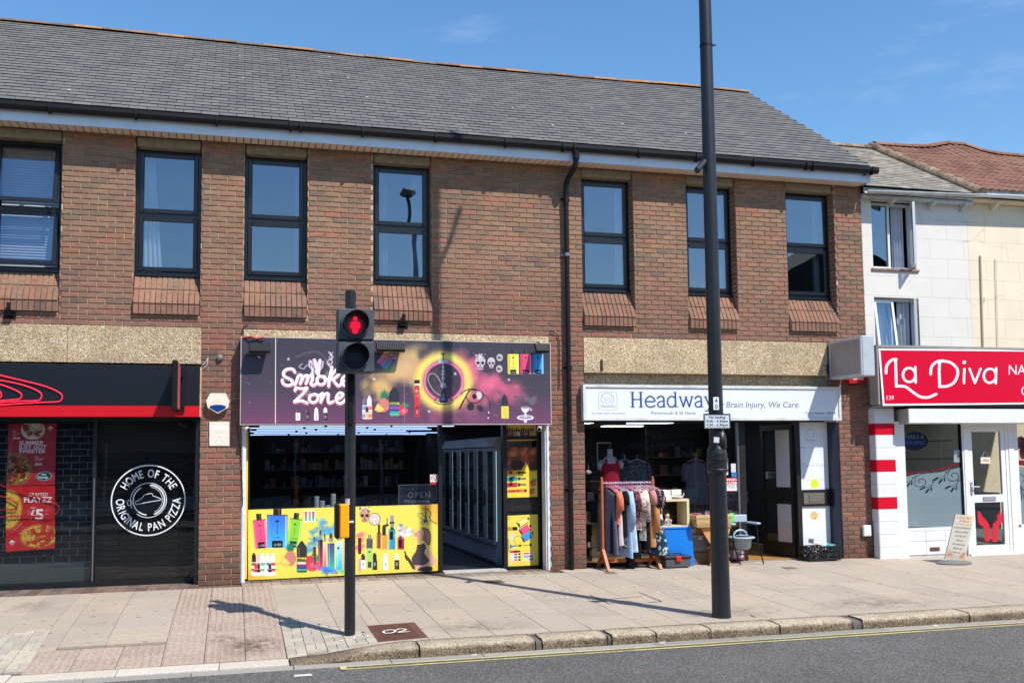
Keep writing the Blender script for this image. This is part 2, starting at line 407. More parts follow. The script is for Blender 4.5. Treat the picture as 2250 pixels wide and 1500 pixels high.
        b = s.bb([P[..., 0].min(), P[..., 0].max()], [P[..., 1].min(), P[..., 1].max()])
        if not b: return
        x0, x1, y0, y1 = b; q = 3; m = np.zeros(((y1-y0)*q, (x1-x0)*q), bool)
        Q = (P-np.array([x0, y0]))*q
        for tri in Q:
            (ax, ay), (bx, by), (cx, cy) = tri; u0 = max(0, int(min(ax, bx, cx))-1); u1 = min(m.shape[1], int(max(ax, bx, cx))+2); v0 = max(0, int(min(ay, by, cy))-1); v1 = min(m.shape[0], int(max(ay, by, cy))+2)
            if u1 <= u0 or v1 <= v0: continue
            X = np.arange(u0, u1)[None, :]+.5; Y = np.arange(v0, v1)[:, None]+.5
            e1 = (bx-ax)*(Y-ay)-(by-ay)*(X-ax); e2 = (cx-bx)*(Y-by)-(cy-by)*(X-bx); e3 = (ax-cx)*(Y-cy)-(ay-cy)*(X-cx)
            m[v0:v1, u0:u1] |= ((e1 >= 0) & (e2 >= 0) & (e3 >= 0)) | ((e1 <= 0) & (e2 <= 0) & (e3 <= 0))
        mm = m.reshape(y1-y0, q, x1-x0, q).mean((1, 3)).astype(np.float32); s.blend(x0, y0, mm, col, a)
    def speck(s, n, seed, col=(255, 235, 245), box=None, r=(.5, 1.4), a=.8):
        q = random.Random(seed)
        for i in range(n): s.ell(q.uniform(box[0], box[2]), q.uniform(box[1], box[3]), *([q.uniform(*r)]*2), col, a*q.uniform(.4, 1))
    def mat(s, name, rough=.45, alpha=False, emit=0, k=1.0):
        im = bpy.data.images.new(name, s.w, s.h, alpha=True); im.pixels.foreach_set(np.ascontiguousarray(s.a[::-1]).ravel()); im.update(); im.pack()
        m, nt, p, L = newmat(name); t = nt.nodes.new('ShaderNodeTexImage'); t.image = im; t.extension = 'EXTEND'
        c = mixc(nt, 1.0, t.outputs['Color'], G(k), 'MULTIPLY')
        L(c, p.inputs['Base Color']); p.inputs['Roughness'].default_value = rough
        if alpha: L(t.outputs['Alpha'], p.inputs['Alpha'])
        if emit: L(t.outputs['Color'], p.inputs['Emission Color']); p.inputs['Emission Strength'].default_value = emit
        return m

def print_board(name, mat, side, x0, x1, z0, z1, y, th=.02, parent=None, corners=None, **kw):
    """a board whose front face (towards -Y) carries the print; corners = lt, rt, rb, lb as (X, Z)"""
    c = corners or [(x0, z1), (x1, z1), (x1, z0), (x0, z0)]
    vs = [(a, y, b) for a, b in c] + [(a, y+th, b) for a, b in c]
    fs = [(0, 3, 2, 1), (4, 5, 6, 7), (0, 1, 5, 4), (1, 2, 6, 5), (2, 3, 7, 6), (3, 0, 4, 7)]
    me = bpy.data.meshes.new(name); me.from_pydata(vs, [], fs); me.materials.append(mat); me.materials.append(side or mat)
    uv = me.uv_layers.new(name='UVMap'); U = {0: (0, 1), 1: (1, 1), 2: (1, 0), 3: (0, 0)}
    for pl in me.polygons:
        pl.material_index = 0 if pl.index == 0 else 1
        for li in pl.loop_indices:
            vi = me.loops[li].vertex_index; uv.data[li].uv = U[vi % 4]
    me.update(); return link(name, me, parent, **kw)

# ================================================================== GROUND
def sstep(a, b, x):
    t = max(0, min(1, (x-a)/(b-a))); return t*t*(3-2*t)
def dropf(x): return sstep(-3.6, -2.4, x)*(1-sstep(.55, 1.75, x))
def gz(x, y):
    """footway level: 3 % fall to the kerb, and the dip of the crossing"""
    d = max(0, min(1, (-y-2.2)/2.05)); return .03*min(y, .0) - .095*d*dropf(x) - .04*sstep(8.8, 11.2, x)
KB, KF, ZR = -4.25, -4.53, -.25

ground = MB().quad((-300, -300, -.9), (300, -300, -.9), (300, 300, -.9), (-300, 300, -.9)).obj('ground', plain('earth', (90, 84, 76), .95), kind='structure')

def asphalt():
    m, nt, p, L = newmat('asphalt')
    g = nt.nodes.new('ShaderNodeNewGeometry'); v = nt.nodes.new('ShaderNodeTexVoronoi'); v.inputs['Scale'].default_value = 80; L(g.outputs['Position'], v.inputs['Vector'])
    s = nt.nodes.new('ShaderNodeSeparateColor'); L(v.outputs['Color'], s.inputs[0])
    r = ramp(nt, [(0, lin((86, 85, 82))), (.3, lin((104, 102, 98))), (.6, lin((73, 72, 70))), (.85, lin((130, 126, 120)))], 'CONSTANT'); L(s.outputs[0], r.inputs['Fac'])
    n = pos_noise(nt, .9, 6, .65); q = ramp(nt, [(.35, G(.82)), (.7, G(1.12))]); L(n.outputs['Fac'], q.inputs['Fac'])
    c = mixc(nt, 1.0, r.outputs['Color'], q.outputs['Color'], 'MULTIPLY'); L(c, p.inputs['Base Color']); p.inputs['Roughness'].default_value = .85
    n3 = pos_noise(nt, 130, 3, .6); bump(nt, n3.outputs['Fac'], .9, .008); return m
ASPH = asphalt()
road = MB().quad((-60, -13.2, ZR+.02), (60, -13.2, ZR+.02), (60, KF-.17, ZR), (-60, KF-.17, ZR)).obj('road', ASPH, kind='structure')
far_pave = MB().box(-60, 60, -24, -13.2, -.5, -.13).obj('pavement', plain('far_footway', (122, 118, 112), .9), kind='structure')
YEL = plain('yellow_line_paint', (200, 186, 122), .75, var=.3, scale=30, dirt=.7, dirtcol=(120, 112, 90))
lines = thing('yellow_lines', None, None, (1, KF-.2, ZR), kind='structure')
for k, y in enumerate((-4.735, -4.845)):
    b = MB(); xs = 1.0+.02*k; q = random.Random(k)
    while xs < 30:
        xe = xs+q.uniform(.5, 1.3); j = q.uniform(-.004, .004)
        b.quad((xs, y-.021+j, ZR+.005), (xe, y-.021+j, ZR+.005), (xe, y+.021-j, ZR+.005), (xs, y+.021-j, ZR+.005)); xs = xe+(.006 if q.random() < .3 else 0)
    b.obj('line', YEL, lines)
MB().quad((.98, -4.872, ZR+.009), (1.04, -4.872, ZR+.009), (1.04, -4.71, ZR+.009), (.98, -4.71, ZR+.009)).obj('line_end', YEL, lines)
# white crossing studs on the carriageway
WP = plain('white_road_paint', (205, 205, 200), .8, var=.3, scale=40, dirt=.5)
for i, (px, py) in enumerate([(663, 1474), (675, 1495)]):
    X = .62+.02*i; Y = -4.98-.42*i
    props(MB().add([(X-.075, Y-.04, ZR+.006), (X+.09, Y-.05, ZR+.006), (X+.085, Y+.035, ZR+.006), (X-.06, Y+.045, ZR+.006)], [(0, 1, 2, 3)]).obj('road_stud', WP),
          ['white painted crossing mark on the road nearest the kerb', 'white painted crossing mark farther out on the road'][i], 'road marking', 'white crossing marks on the road')

# channel blocks and kerb
CHAN = island_mat('channel_concrete', [(150, 146, 138), (142, 139, 132), (157, 152, 143)], .9, 40, .2)
channel = thing('channel', None, None, (4, KF-.1, ZR), kind='structure')
x = -4.9
while x < 18:
    w = .912; MB().bbox(x, x+w-.008, KF-.172, KF-.002, ZR-.1, ZR+.004, .003).obj('channel_block', CHAN, channel); x += w
def kerb_mat():
    m, nt, p, L = newmat('granite_kerb')
    g = nt.nodes.new('ShaderNodeNewGeometry'); v = nt.nodes.new('ShaderNodeTexVoronoi'); v.inputs['Scale'].default_value = 85; L(g.outputs['Position'], v.inputs['Vector'])
    s = nt.nodes.new('ShaderNodeSeparateColor'); L(v.outputs['Color'], s.inputs[0])
    r = ramp(nt, [(0, lin((206, 190, 164))), (.35, lin((220, 206, 182))), (.6, lin((188, 170, 142))), (.85, lin((168, 148, 120)))], 'CONSTANT'); L(s.outputs[0], r.inputs['Fac'])
    sp = nt.nodes.new('ShaderNodeSeparateXYZ'); L(g.outputs['Position'], sp.inputs[0])
    n = pos_noise(nt, 17, 6, .8); a = nt.nodes.new('ShaderNodeMath'); a.operation = 'MULTIPLY_ADD'; a.inputs[1].default_value = .13; L(n.outputs['Fac'], a.inputs[0]); L(sp.outputs['Z'], a.inputs[2])
    q = ramp(nt, [(0, G(1)), (1, G(0))]); mr = nt.nodes.new('ShaderNodeMapRange'); mr.inputs[1].default_value = -.118; mr.inputs[2].default_value = -.085; L(a.outputs[0], mr.inputs[0]); L(mr.outputs[0], q.inputs['Fac'])
    n5 = pos_noise(nt, 60, 4, .8); q5 = ramp(nt, [(.4, lin((66, 58, 49))), (.6, lin((178, 157, 128)))]); L(n5.outputs['Fac'], q5.inputs['Fac'])
    c = mixc(nt, q.outputs['Color'], r.outputs['Color'], q5.outputs['Color'])
    n4 = pos_noise(nt, 2.2, 5, .7); q4 = ramp(nt, [(.35, G(.8)), (.65, G(1.08))]); L(n4.outputs['Fac'], q4.inputs['Fac'])
    c = mixc(nt, 1.0, c, q4.outputs['Color'], 'MULTIPLY')
    L(c, p.inputs['Base Color']); p.inputs['Roughness'].default_value = .9; n3 = pos_noise(nt, 55, 6, .7); bump(nt, n3.outputs['Fac'], 1.0, .03); return m
KERBM = kerb_mat(); FLUSH = island_mat('flush_kerb', [(196, 188, 172), (188, 180, 164), (202, 194, 180)], .9, 50, .25)
kerb = thing('kerb', None, None, (4, KF, ZR), kind='structure')
def kerbstone(x0, x1, m, zt=None, r=.042, rough=.013, seg=6):
    """rounded, worn kerbstone; section points (y, z) swept along X"""
    q = random.Random(int(x0*100)); n = max(2, int((x1-x0)/.05)); rows = []
    for i in range(n+1):
        x = x0+(x1-x0)*i/n; e = 1-.25*(i in (0, n))
        top = gz(x, KB)+.0 if zt is None else zt(x)
        w = lambda a: q.uniform(-a, a)
        d = .006 if i in (0, n) else 0
        pr = [(KB, ZR-.1), (KB, top-d), (KB-.12, top-.004+w(rough*.4)-d), (KF+r*.9+w(rough), top-.010-d+w(rough*.4)), (KF+r*.3+w(rough), top-r*.5-d), (KF+w(rough)+d, top-r*1.2), (KF+.004+w(rough), (top+ZR)/2-.02), (KF, ZR-.1)]
        rows.append([(x, a, b) for a, b in pr])
    b = MB(); P = len(rows[0]); vs = [v for r_ in rows for v in r_]; fs = []
    for i in range(n):
        for j in range(P-1): fs.append((i*P+j, i*P+j+1, (i+1)*P+j+1, (i+1)*P+j))
    fs += [tuple(range(P)), tuple(range(n*P, n*P+P))[::-1]]
    b.add(vs, fs); return b
edges = [1.78, 2.96, 3.03, 3.73, 3.78, 4.27, 4.9, 5.72, 6.62, 6.74, 8.15, 9.3, 10.4, 11.6, 12.8, 14.0, 15.2, 16.4]
GR = plain('kerb_infill', (96, 93, 88), .9, var=.3, scale=40, bmp=.6)
for a, b_ in zip(edges[:-1], edges[1:]):
    small = b_-a < .2
    kerbstone(a+.006, b_-.006, GR if small else KERBM, zt=(lambda x: gz(x, KB)-.012) if small else None).obj('kerbstone', GR if small else KERBM, kerb, smooth=True)
kerbstone(.55, 1.77, FLUSH, zt=lambda x: gz(x, KB)).obj('kerbstone', KERBM, kerb, smooth=True)
x = -4.6
while x < .5:
    w = min(.9, .54-x); MB().bbox(x, x+w-.006, KF, KB-.004, ZR-.1, gz(x+.4, KB)+.002 if x < -2.4 else -.232, .004).obj('kerbstone', FLUSH, kerb); x += w

# footway
SLABC = [(173, 160, 144), (169, 157, 141), (177, 163, 147), (171, 159, 145), (175, 160, 143), (166, 154, 140)]
SLAB = island_mat('paving_slab', SLABC, .88, 38, .16, .35, 90, patch=((136, 124, 110), 1.7, .5, .85, .42), bdist=.003)
nt_ = SLAB.node_tree; p_ = nt_.nodes['Principled BSDF']
# chewing-gum spots and tyre-dark specks on the slabs
_g = nt_.nodes.new('ShaderNodeNewGeometry'); _mp = nt_.nodes.new('ShaderNodeMapping'); _mp.inputs['Scale'].default_value = (6, 6, 0.01); nt_.links.new(_g.outputs['Position'], _mp.inputs[0])
_v = nt_.nodes.new('ShaderNodeTexVoronoi'); _v.inputs['Scale'].default_value = 1.0; nt_.links.new(_mp.outputs[0], _v.inputs['Vector'])
_sc = nt_.nodes.new('ShaderNodeSeparateColor'); nt_.links.new(_v.outputs['Color'], _sc.inputs[0])
_th = nt_.nodes.new('ShaderNodeMath'); _th.operation = 'MULTIPLY'; _th.inputs[1].default_value = .2; nt_.links.new(_sc.outputs[0], _th.inputs[0])
_lt = nt_.nodes.new('ShaderNodeMath'); _lt.operation = 'LESS_THAN'; nt_.links.new(_v.outputs['Distance'], _lt.inputs[0]); nt_.links.new(_th.outputs[0], _lt.inputs[1])
_ml = nt_.nodes.new('ShaderNodeMath'); _ml.operation = 'MULTIPLY'; _ml.inputs[1].default_value = .5; nt_.links.new(_lt.outputs[0], _ml.inputs[0])
_src = p_.inputs['Base Color'].links[0].from_socket
nt_.links.new(mixc(nt_, _ml.outputs[0], _src, lin((92, 84, 76))), p_.inputs['Base Color'])
JOINT = plain('joint_sand', (96, 86, 72), .95)
TACT = island_mat('tactile_paver', [(168, 149, 135), (174, 156, 141), (161, 143, 129), (171, 153, 140)], .9, 28, .25, .6, 80, patch=((110, 78, 60), 1.2, .6, .82, .6))
SETT = island_mat('granite_sett', [(176, 167, 151), (166, 158, 144), (184, 174, 156), (171, 163, 150)], .9, 30, .2, .4, 80)
BORD = island_mat('blue_brick_border', [(112, 92, 82), (98, 80, 74), (124, 102, 90), (108, 96, 88)], .85, 20, .25, .4, 80)

pav = thing('pavement', None, None, (5, -2, 0), kind='structure')
b = MB(); nx = 60; X0, X1 = -6.0, 20.0
for i in range(nx*2):
    xa = X0+(X1-X0)*i/(nx*2); xb = X0+(X1-X0)*(i+1)/(nx*2)
    ys = [.42, 0, -2.2, -3.2, KB+.001]
    for j in range(4):
        ya, yb = ys[j], ys[j+1]; b.quad((xa, ya, gz(xa, ya)-.024), (xa, yb, gz(xa, yb)-.024), (xb, yb, gz(xb, yb)-.024), (xb, ya, gz(xb, ya)-.024))
b.obj('joint_bed', JOINT, pav)

def clip(poly, a, b_, c):
    """keep the side a*x + b*y <= c"""
    o = []
    for i in range(len(poly)):
        p, q = poly[i], poly[(i+1) % len(poly)]; dp = a*p[0]+b_*p[1]-c; dq = a*q[0]+b_*q[1]-c
        if dp <= 0: o.append(p)
        if dp*dq < 0:
            t = dp/(dp-dq); o.append((p[0]+t*(q[0]-p[0]), p[1]+t*(q[1]-p[1])))
    return o
def area(P): return abs(sum(P[i][0]*P[(i+1) % len(P)][1]-P[(i+1) % len(P)][0]*P[i][1] for i in range(len(P))))/2
def slab(poly, mat, name, dz=0, bev=.004):
    if len(poly) < 3 or area(poly) < .004: return None
    cx = sum(p[0] for p in poly)/len(poly); cy = sum(p[1] for p in poly)/len(poly); n = len(poly)
    tilt = rnd.uniform(-.0012, .0012)
    def sh(p, k):
        d = sqrt((p[0]-cx)**2+(p[1]-cy)**2); return (p[0]-(p[0]-cx)/d*k, p[1]-(p[1]-cy)/d*k)
    A = [sh(p, .004) for p in poly]; B = [sh(p, .004+bev) for p in poly]; zz = lambda p: gz(*p)+dz+tilt
    vs = [(p[0], p[1], zz(p)-.045) for p in A]+[(p[0], p[1], zz(p)-bev*.6) for p in A]+[(p[0], p[1], zz(p)) for p in B]
    fs = [tuple(range(2*n, 3*n))]
    for i in range(n):
        j = (i+1) % n; fs += [(i, j, n+j, n+i), (n+i, n+j, 2*n+j, 2*n+i)]
    return MB().add(vs, fs).obj(name, mat, pav)
WL = [(-2.95, -3.0), (-1.86, -2.5), (-1.80, -4.25)]        # sett wedge left of the crossing
WR = [(.525, -2.42), (1.62, -4.0), (.53, -4.25)]
cols = [-5.26, -4.66, -4.21, -3.61, -3.16, -2.71, -2.262, -1.665, -1.218, -.63]
c2 = .52; right = [.52]
for w in [.595, .45]+[.6, .45]*20:
    right.append(right[-1]+w)
spans = list(zip(cols[:-1], cols[1:])) + list(zip(right[:-1], right[1:]))
MH = (1.42, 1.93, -4.17, -3.36)                               # manhole cover
for (xa, xb) in spans:
    if xa > 17: break
    y = -.33 if xa < .2 else (-.30 if xa < 4.3 else -.02)
    q = random.Random(int(xa*37)); first = True
    end = KB
    if -1.9 < xa < -.64: end = -3.47
    while y > end+.02:
        l = q.choice([.6, .75, .9, .9]) if not first else q.choice([.3, .45, .6, .75]); first = False
        yn = max(y-l, end)
        if yn-end < .12: yn = end
        P = [(xa, y), (xa, yn), (xb, yn), (xb, y)]
        if xb < -1.6:
            ey = lambda x_: -3.0+(x_+2.95)*(.5/1.09)
            A = clip(clip(P, ey(1)-ey(0), -1.0, -ey(0)), 1, 0, -1.86); slab(A, SLAB, 'paving_slab')
            slab(clip(clip(P, -1, 0, 1.86), 0, -1, 3.47), SLAB, 'paving_slab')
        elif .5 < xa < 1.75:
            # nearer the building than the right wedge's upper edge
            sl = (-4.0+2.42)/(1.62-.52); ey = lambda x_: -2.42+(x_-.52)*sl
            A = clip(P, sl, -1.0, sl*.52+2.42)
            if yn < MH[3] and xb > MH[0]:
                for Q in (clip(A, 1, 0, MH[0]), clip(clip(A, -1, 0, -MH[0]), 0, -1, -MH[3]), clip(clip(P, -1, 0, -MH[1]), 0, 1, MH[3])): slab(Q, SLAB, 'paving_slab')
            else: slab(A, SLAB, 'paving_slab')
        elif yn < MH[3] and xa < MH[1]:
            for Q in (clip(P, -1, 0, -MH[1]), clip(clip(P, 1, 0, MH[1]), 0, -1, -MH[3])): slab(Q, SLAB, 'paving_slab')
        else: slab(P, SLAB, 'paving_slab')
        y = yn
# setts in the two wedges
def setts(tri, ori):
    (ax, ay), (bx, by), (cx, cy) = tri; s = 1 if (bx-ax)*(cy-ay)-(by-ay)*(cx-ax) > 0 else -1
    x0 = min(p[0] for p in tri); x1 = max(p[0] for p in tri); y0 = min(p[1] for p in tri); y1 = max(p[1] for p in tri)
    nxx = int((x1-x0)/.2)+2; nyy = int((y1-y0)/.3)+2
    for i in range(nxx):
        for j in range(nyy):
            for q in range(2):
                xa = x0+i*.2; ya = y0+j*.3 + (i % 2)*.1
                P = [(xa, ya), (xa+.2, ya), (xa+.2, ya+.1), (xa, ya+.1)] if q == 0 else None
                R_ = [P] if q == 0 else [[(xa, ya+.1), (xa+.1, ya+.1), (xa+.1, ya+.3), (xa, ya+.3)], [(xa+.1, ya+.1), (xa+.2, ya+.1), (xa+.2, ya+.3), (xa+.1, ya+.3)]]
                for P in R_:
                    for (u, v), (w, z) in ((tri[0], tri[1]), (tri[1], tri[2]), (tri[2], tri[0])):
                        A, B_ = (z-v)*s, -(w-u)*s; P = clip(P, A, B_, A*u+B_*v) if P else P
                        if len(P) < 3: break
                    if len(P) >= 3: slab(P, SETT, 'sett', bev=.006)
setts([WR[0], WR[1], WR[2]], 0)
setts([(-4.2, -3.58), (-1.86, -2.5), (-1.80, -4.25)], 0)
setts([(-4.2, -3.58), (-1.80, -4.25), (-4.2, -4.25)], 0)
setts([(1.62, -4.0), (1.42, -4.17), (.53, -4.25)], 0)
slab([(1.42, -4.17), (1.93, -4.17), (1.93, KB), (.75, KB)], SLAB, 'paving_slab')
# tactile paving
blis = MB()
def tact(x0, y0, x1, y1, stripes):
    if slab([(x0, y1), (x0, y0), (x1, y0), (x1, y1)], TACT, 'tactile_paver') is None: return
    k = 6
    for i in range(k):
        for j in range(k):
            cx = x0+(x1-x0)*(i+.5)/k; cy = y0+(y1-y0)*(j+.5)/k; z = gz(cx, cy); n = 6; r = .0125
            vs = [(cx+r*1.5*cos(2*pi*t/n), cy+r*1.5*sin(2*pi*t/n), z-.001) for t in range(n)]+[(cx+r*cos(2*pi*t/n), cy+r*sin(2*pi*t/n), z+.006) for t in range(n)]
            blis.add(vs, [tuple(range(n, 2*n))]+[(t, (t+1) % n, n+(t+1) % n, n+t) for t in range(n)])
xs = [-.63, -.245, .14, .525]
for a, b_ in zip(xs[:-1], xs[1:]):
    y = -.33
    while y > KB+.1:
        yn = max(y-.392, KB); tact(a, yn, b_, y, 1); y = yn
xs = [-1.83, -1.43, -1.03, -.63]
for a, b_ in zip(xs[:-1], xs[1:]): tact(a, -4.25, b_, -3.86, 0); tact(a, -3.86, b_, -3.47, 0)
blis.obj('blisters', TACT, pav, kind='stuff')
# brick border at the foot of the shopfronts
def border(x0, x1, ya, yb, w=.133):
    x = x0
    while x < x1-.05:
        yo = lambda x_: ya
        slab([(x, ya), (x, yb), (min(x+w, x1), yb), (min(x+w, x1), ya)], BORD, 'border_brick', bev=.006); x += w
border(-5.2, -.42, .27, -.02); border(-5.2, -.42, -.02, -.33); border(.13, 4.6, .21, -.05)
BORD2 = island_mat('pale_brick_border', [(150, 134, 118), (138, 124, 110), (160, 142, 124), (146, 136, 122)], .85, 20, .25, .4, 80)
x = .13
while x < 4.5:
    slab([(x, -.05), (x, -.30), (min(x+.133, 4.6), -.30), (min(x+.133, 4.6), -.05)], BORD2, 'border_brick', bev=.006); x += .133
x = 5.17
while x < 9.4:
    slab([(x, .2), (x, -.02), (min(x+.133, 9.5), -.02), (min(x+.133, 9.5), .2)], BORD2, 'border_brick', bev=.006); x += .133

RUST = plain('rusty_cast_iron', (116, 78, 66), .75, .3, var=.3, scale=14, bmp=.4)
def cover(name, x0, x1, y0, y1, label, cat, group=None, mat=RUST, studs=True):
    z = gz((x0+x1)/2, (y0+y1)/2); t = thing(name, label, cat, ((x0+x1)/2, (y0+y1)/2, z), group)
    cz = lambda x, y: gz(x, y)
    def plate(u0, u1, v0, v1, dz, nm, m):
        vs = [(x, y, cz(x, y)+dz) for x, y in ((u0, v0), (u1, v0), (u1, v1), (u0, v1))]; vs += [(x, y, cz(x, y)-.02) for x, y in ((u0, v0), (u1, v0), (u1, v1), (u0, v1))]
        return MB().add(vs, [(0, 1, 2, 3), (4, 7, 6, 5), (0, 4, 5, 1), (1, 5, 6, 2), (2, 6, 7, 3), (3, 7, 4, 0)]).obj(nm, m, t)
    plate(x0, x1, y0, y1, .003, 'frame', mat); plate(x0+.03, x1-.03, y0+.03, y1-.03, .006, 'lid', mat)
    if studs:
        b = MB(); nx = int((x1-x0-.1)/.03); ny = int((y1-y0-.1)/.035)
        for i in range(nx):
            for j in range(ny):
                X = x0+.06+i*.03; Y = y0+.06+j*.035; z = cz(X, Y)+.006
                if (i+j) % 2: b.box(X-.009, X+.009, Y-.004, Y+.004, z-.001, z+.004)
                else: b.box(X-.004, X+.004, Y-.009, Y+.009, z-.001, z+.004)
        b.obj('raised_tread', mat, t, kind='stuff')
    return t
mh = cover('manhole_cover', *MH, 'rusty brown iron cover by the kerb chalked 02', 'manhole cover')
CHALK = plain('chalk_mark', (232, 226, 215), .95, var=.1)
def flat_stroke(b, pts, w, dz=.014):
    P = smooth(pts, 5)
    for i in range(len(P)-1):
        (ax, ay), (bx, by) = P[i], P[i+1]; l = sqrt((bx-ax)**2+(by-ay)**2)+1e-9; nx, ny = -(by-ay)/l*w/2, (bx-ax)/l*w/2
        b.add([(x, y, gz(x, y)+dz) for x, y in ((ax-nx, ay-ny), (bx-nx, by-ny), (bx+nx, by+ny), (ax+nx, ay+ny))], [(0, 1, 2, 3)])
b = MB(); cx, cy = 1.62, -3.82
flat_stroke(b, [(cx-.02, cy+.09), (cx-.08, cy+.06), (cx-.09, cy-.03), (cx-.03, cy-.07), (cx+.03, cy-.01), (cx+.02, cy+.07), (cx-.04, cy+.1)], .022)
flat_stroke(b, [(cx+.05, cy+.06), (cx+.1, cy+.1), (cx+.15, cy+.06), (cx+.12, cy-.0), (cx+.05, cy-.07), (cx+.17, cy-.06)], .022)
b.obj('chalk_number', CHALK, mh)
cover('small_cover', 3.36, 3.62, -.98, -.72, 'small dark iron cover in the slabs before the open doorway', 'access cover', mat=plain('worn_iron', (112, 100, 84), .8, .3, var=.2))
cover('stop_tap_cover', 5.25, 5.42, -.62, -.42, 'tiny stop tap cover in the slabs below the downpipe', 'access cover', mat=plain('worn_iron_b', (128, 114, 98), .8, .3), studs=False)
cover('water_cover', 8.0, 8.2, -.9, -.7, 'tiny grey cover in the slabs right of the lamp post', 'access cover', mat=plain('worn_iron_c', (128, 118, 104), .8, .3), studs=False)
# chalk survey marks on the slabs
for i, (cx, cy, lab) in enumerate([(3.92, -2.35, 'white chalk scribble on the slabs left of the lamp post shadow'), (4.35, -2.55, 'white chalk scribble under the lamp post shadow'), (5.1, -1.75, 'faint white chalk scribble nearest the shop wall'), (5.45, -2.3, 'white chalk scribble left of the lamp post on the slabs'), (1.25, -3.85, 'white chalk smears round the foot of the traffic light pole')]):
    b = MB(); q = random.Random(i+3)
    for k in range(5):
        a = [(cx-.16+k*.07+q.uniform(-.02, .02), cy+q.uniform(-.07, .07)) for _ in range(3)]; a.sort(); flat_stroke(b, a, .012, .006)
    props(b.obj('chalk_mark', CHALK), lab, 'chalk mark', 'chalk survey marks on the pavement', 'stuff')

# saw cuts and broken joints, stains, litter
def seam(pts, w=.016):
    b = MB(); P = [(q[0], q[1]) for q in pts]
    for (ax, ay), (bx, by) in zip(P[:-1], P[1:]):
        l = sqrt((bx-ax)**2+(by-ay)**2); nx, ny = -(by-ay)/l*w/2, (bx-ax)/l*w/2
        b.add([(x, y, gz(x, y)+.0035) for x, y in ((ax-nx, ay-ny), (bx-nx, by-ny), (bx+nx, by+ny), (ax+nx, ay+ny))], [(0, 1, 2, 3)])
    return b
def gpt(x, y):
    d = RT*((x-PX)/F) - UP*((y-PY)/F) + FW; t = (.03*CAMP[1]-CAMP[2])/(d.z-.03*d.y); return (CAMP[0]+d.x*t, CAMP[1]+d.y*t)
SEAM = plain('open_joint', (70, 60, 50), .95)
for pts in ([(1297, 1307), (1341, 1327)], [(1312, 1318), (1360, 1314)], [(1404, 1301), (1454, 1321), (1424, 1323)], [(1360, 1314), (1410, 1310)], [(1648, 1350), (1660, 1356)]): seam([gpt(*q) for q in pts]).obj('open_joint', SEAM, pav)
def stain_mat(name, rgb, a, sc):
    m, nt, p, L = newmat(name); p.inputs['Base Color'].default_value = lin(rgb); p.inputs['Roughness'].default_value = .95
    tc = nt.nodes.new('ShaderNodeTexCoord'); gr = nt.nodes.new('ShaderNodeTexGradient'); gr.gradient_type = 'SPHERICAL'; mp = nt.nodes.new('ShaderNodeMapping'); mp.inputs['Location'].default_value = (-1, -1, 0); mp.inputs['Scale'].default_value = (2, 2, 0)
    L(tc.outputs['Generated'], mp.inputs[0]); L(mp.outputs[0], gr.inputs[0]); n = pos_noise(nt, sc, 6, .75); r = ramp(nt, [(.42, G(0)), (.62, G(1))]); L(n.outputs['Fac'], r.inputs['Fac'])
    m1 = nt.nodes.new('ShaderNodeMath'); m1.operation = 'MULTIPLY'; L(gr.outputs['Fac'], m1.inputs[0]); L(r.outputs['Color'], m1.inputs[1]); m2 = nt.nodes.new('ShaderNodeMath'); m2.operation = 'MULTIPLY'; m2.inputs[1].default_value = a; m2.use_clamp = True; L(m1.outputs[0], m2.inputs[0]); L(m2.outputs[0], p.inputs['Alpha']); return m
ST1 = stain_mat('brown_stain', (104, 80, 64), .9, 9); ST2 = stain_mat('pale_scuff', (216, 204, 186), .6, 11); ST3 = stain_mat('grey_stain', (134, 120, 106), .6, 6)
for (x0, x1, y0, y1, m_) in ((-.15, .6, -4.2, -3.3, ST1), (-.25, .1, -3.6, -3.2, ST1), (-2.6, -2.0, -1.6, -.7, ST3), (.0, .5, -3.2, -2.7, ST2), (-1.8, .0, -3.4, -3.0, ST2), (2.9, 4.2, -3.4, -2.7, ST2), (6.6, 7.6, -2.8, -2.2, ST2), (4.6, 6.4, -4.2, -3.4, ST3), (6.5, 8.5, -4.2, -3.3, ST3), (1.9, 3.2, -4.2, -3.4, ST3), (-3.3, -1.9, -3.6, -3.0, ST2)):
    b = MB(); N_ = 6
    for i in range(N_):
        for j in range(N_):
            u0, u1, v0, v1 = x0+(x1-x0)*i/N_, x0+(x1-x0)*(i+1)/N_, y0+(y1-y0)*j/N_, y0+(y1-y0)*(j+1)/N_
            b.add([(u, v, gz(u, v)+.0085) for u, v in ((u0, v0), (u1, v0), (u1, v1), (u0, v1))], [(0, 1, 2, 3)])
    b.obj('stain', m_, pav)
for i, (x, y, lab) in enumerate(((7.6, -4.62, 'small white scrap of litter in the gutter at right'), (2.3, -4.6, 'small white scrap of litter in the gutter near the manhole cover'), (4.3, -4.6, 'small white scrap of litter in the gutter left of the lamp post'), (5.02, -.35, 'white paper scrap on the slabs at the foot of the downpipe'), (6.0, -1.3, 'tiny orange scrap on the slabs before the clothes rail'))):
    z = (gz(x, y) if y > KF else ZR)+.008; q = random.Random(i); b = MB(); b.add([(x-.03, y-.012, z), (x+.025, y-.02, z+.004), (x+.035, y+.015, z+.012), (x-.02, y+.02, z+.003), (x-.03, y-.012, z-.004), (x+.025, y-.02, z-.004), (x+.035, y+.015, z-.003), (x-.02, y+.02, z-.004)], [(0, 1, 2, 3), (7, 6, 5, 4), (0, 4, 5, 1), (1, 5, 6, 2), (2, 6, 7, 3), (3, 7, 4, 0)]); props(b.obj('litter', WP if i < 4 else YEL), lab, 'litter', 'scraps of litter')

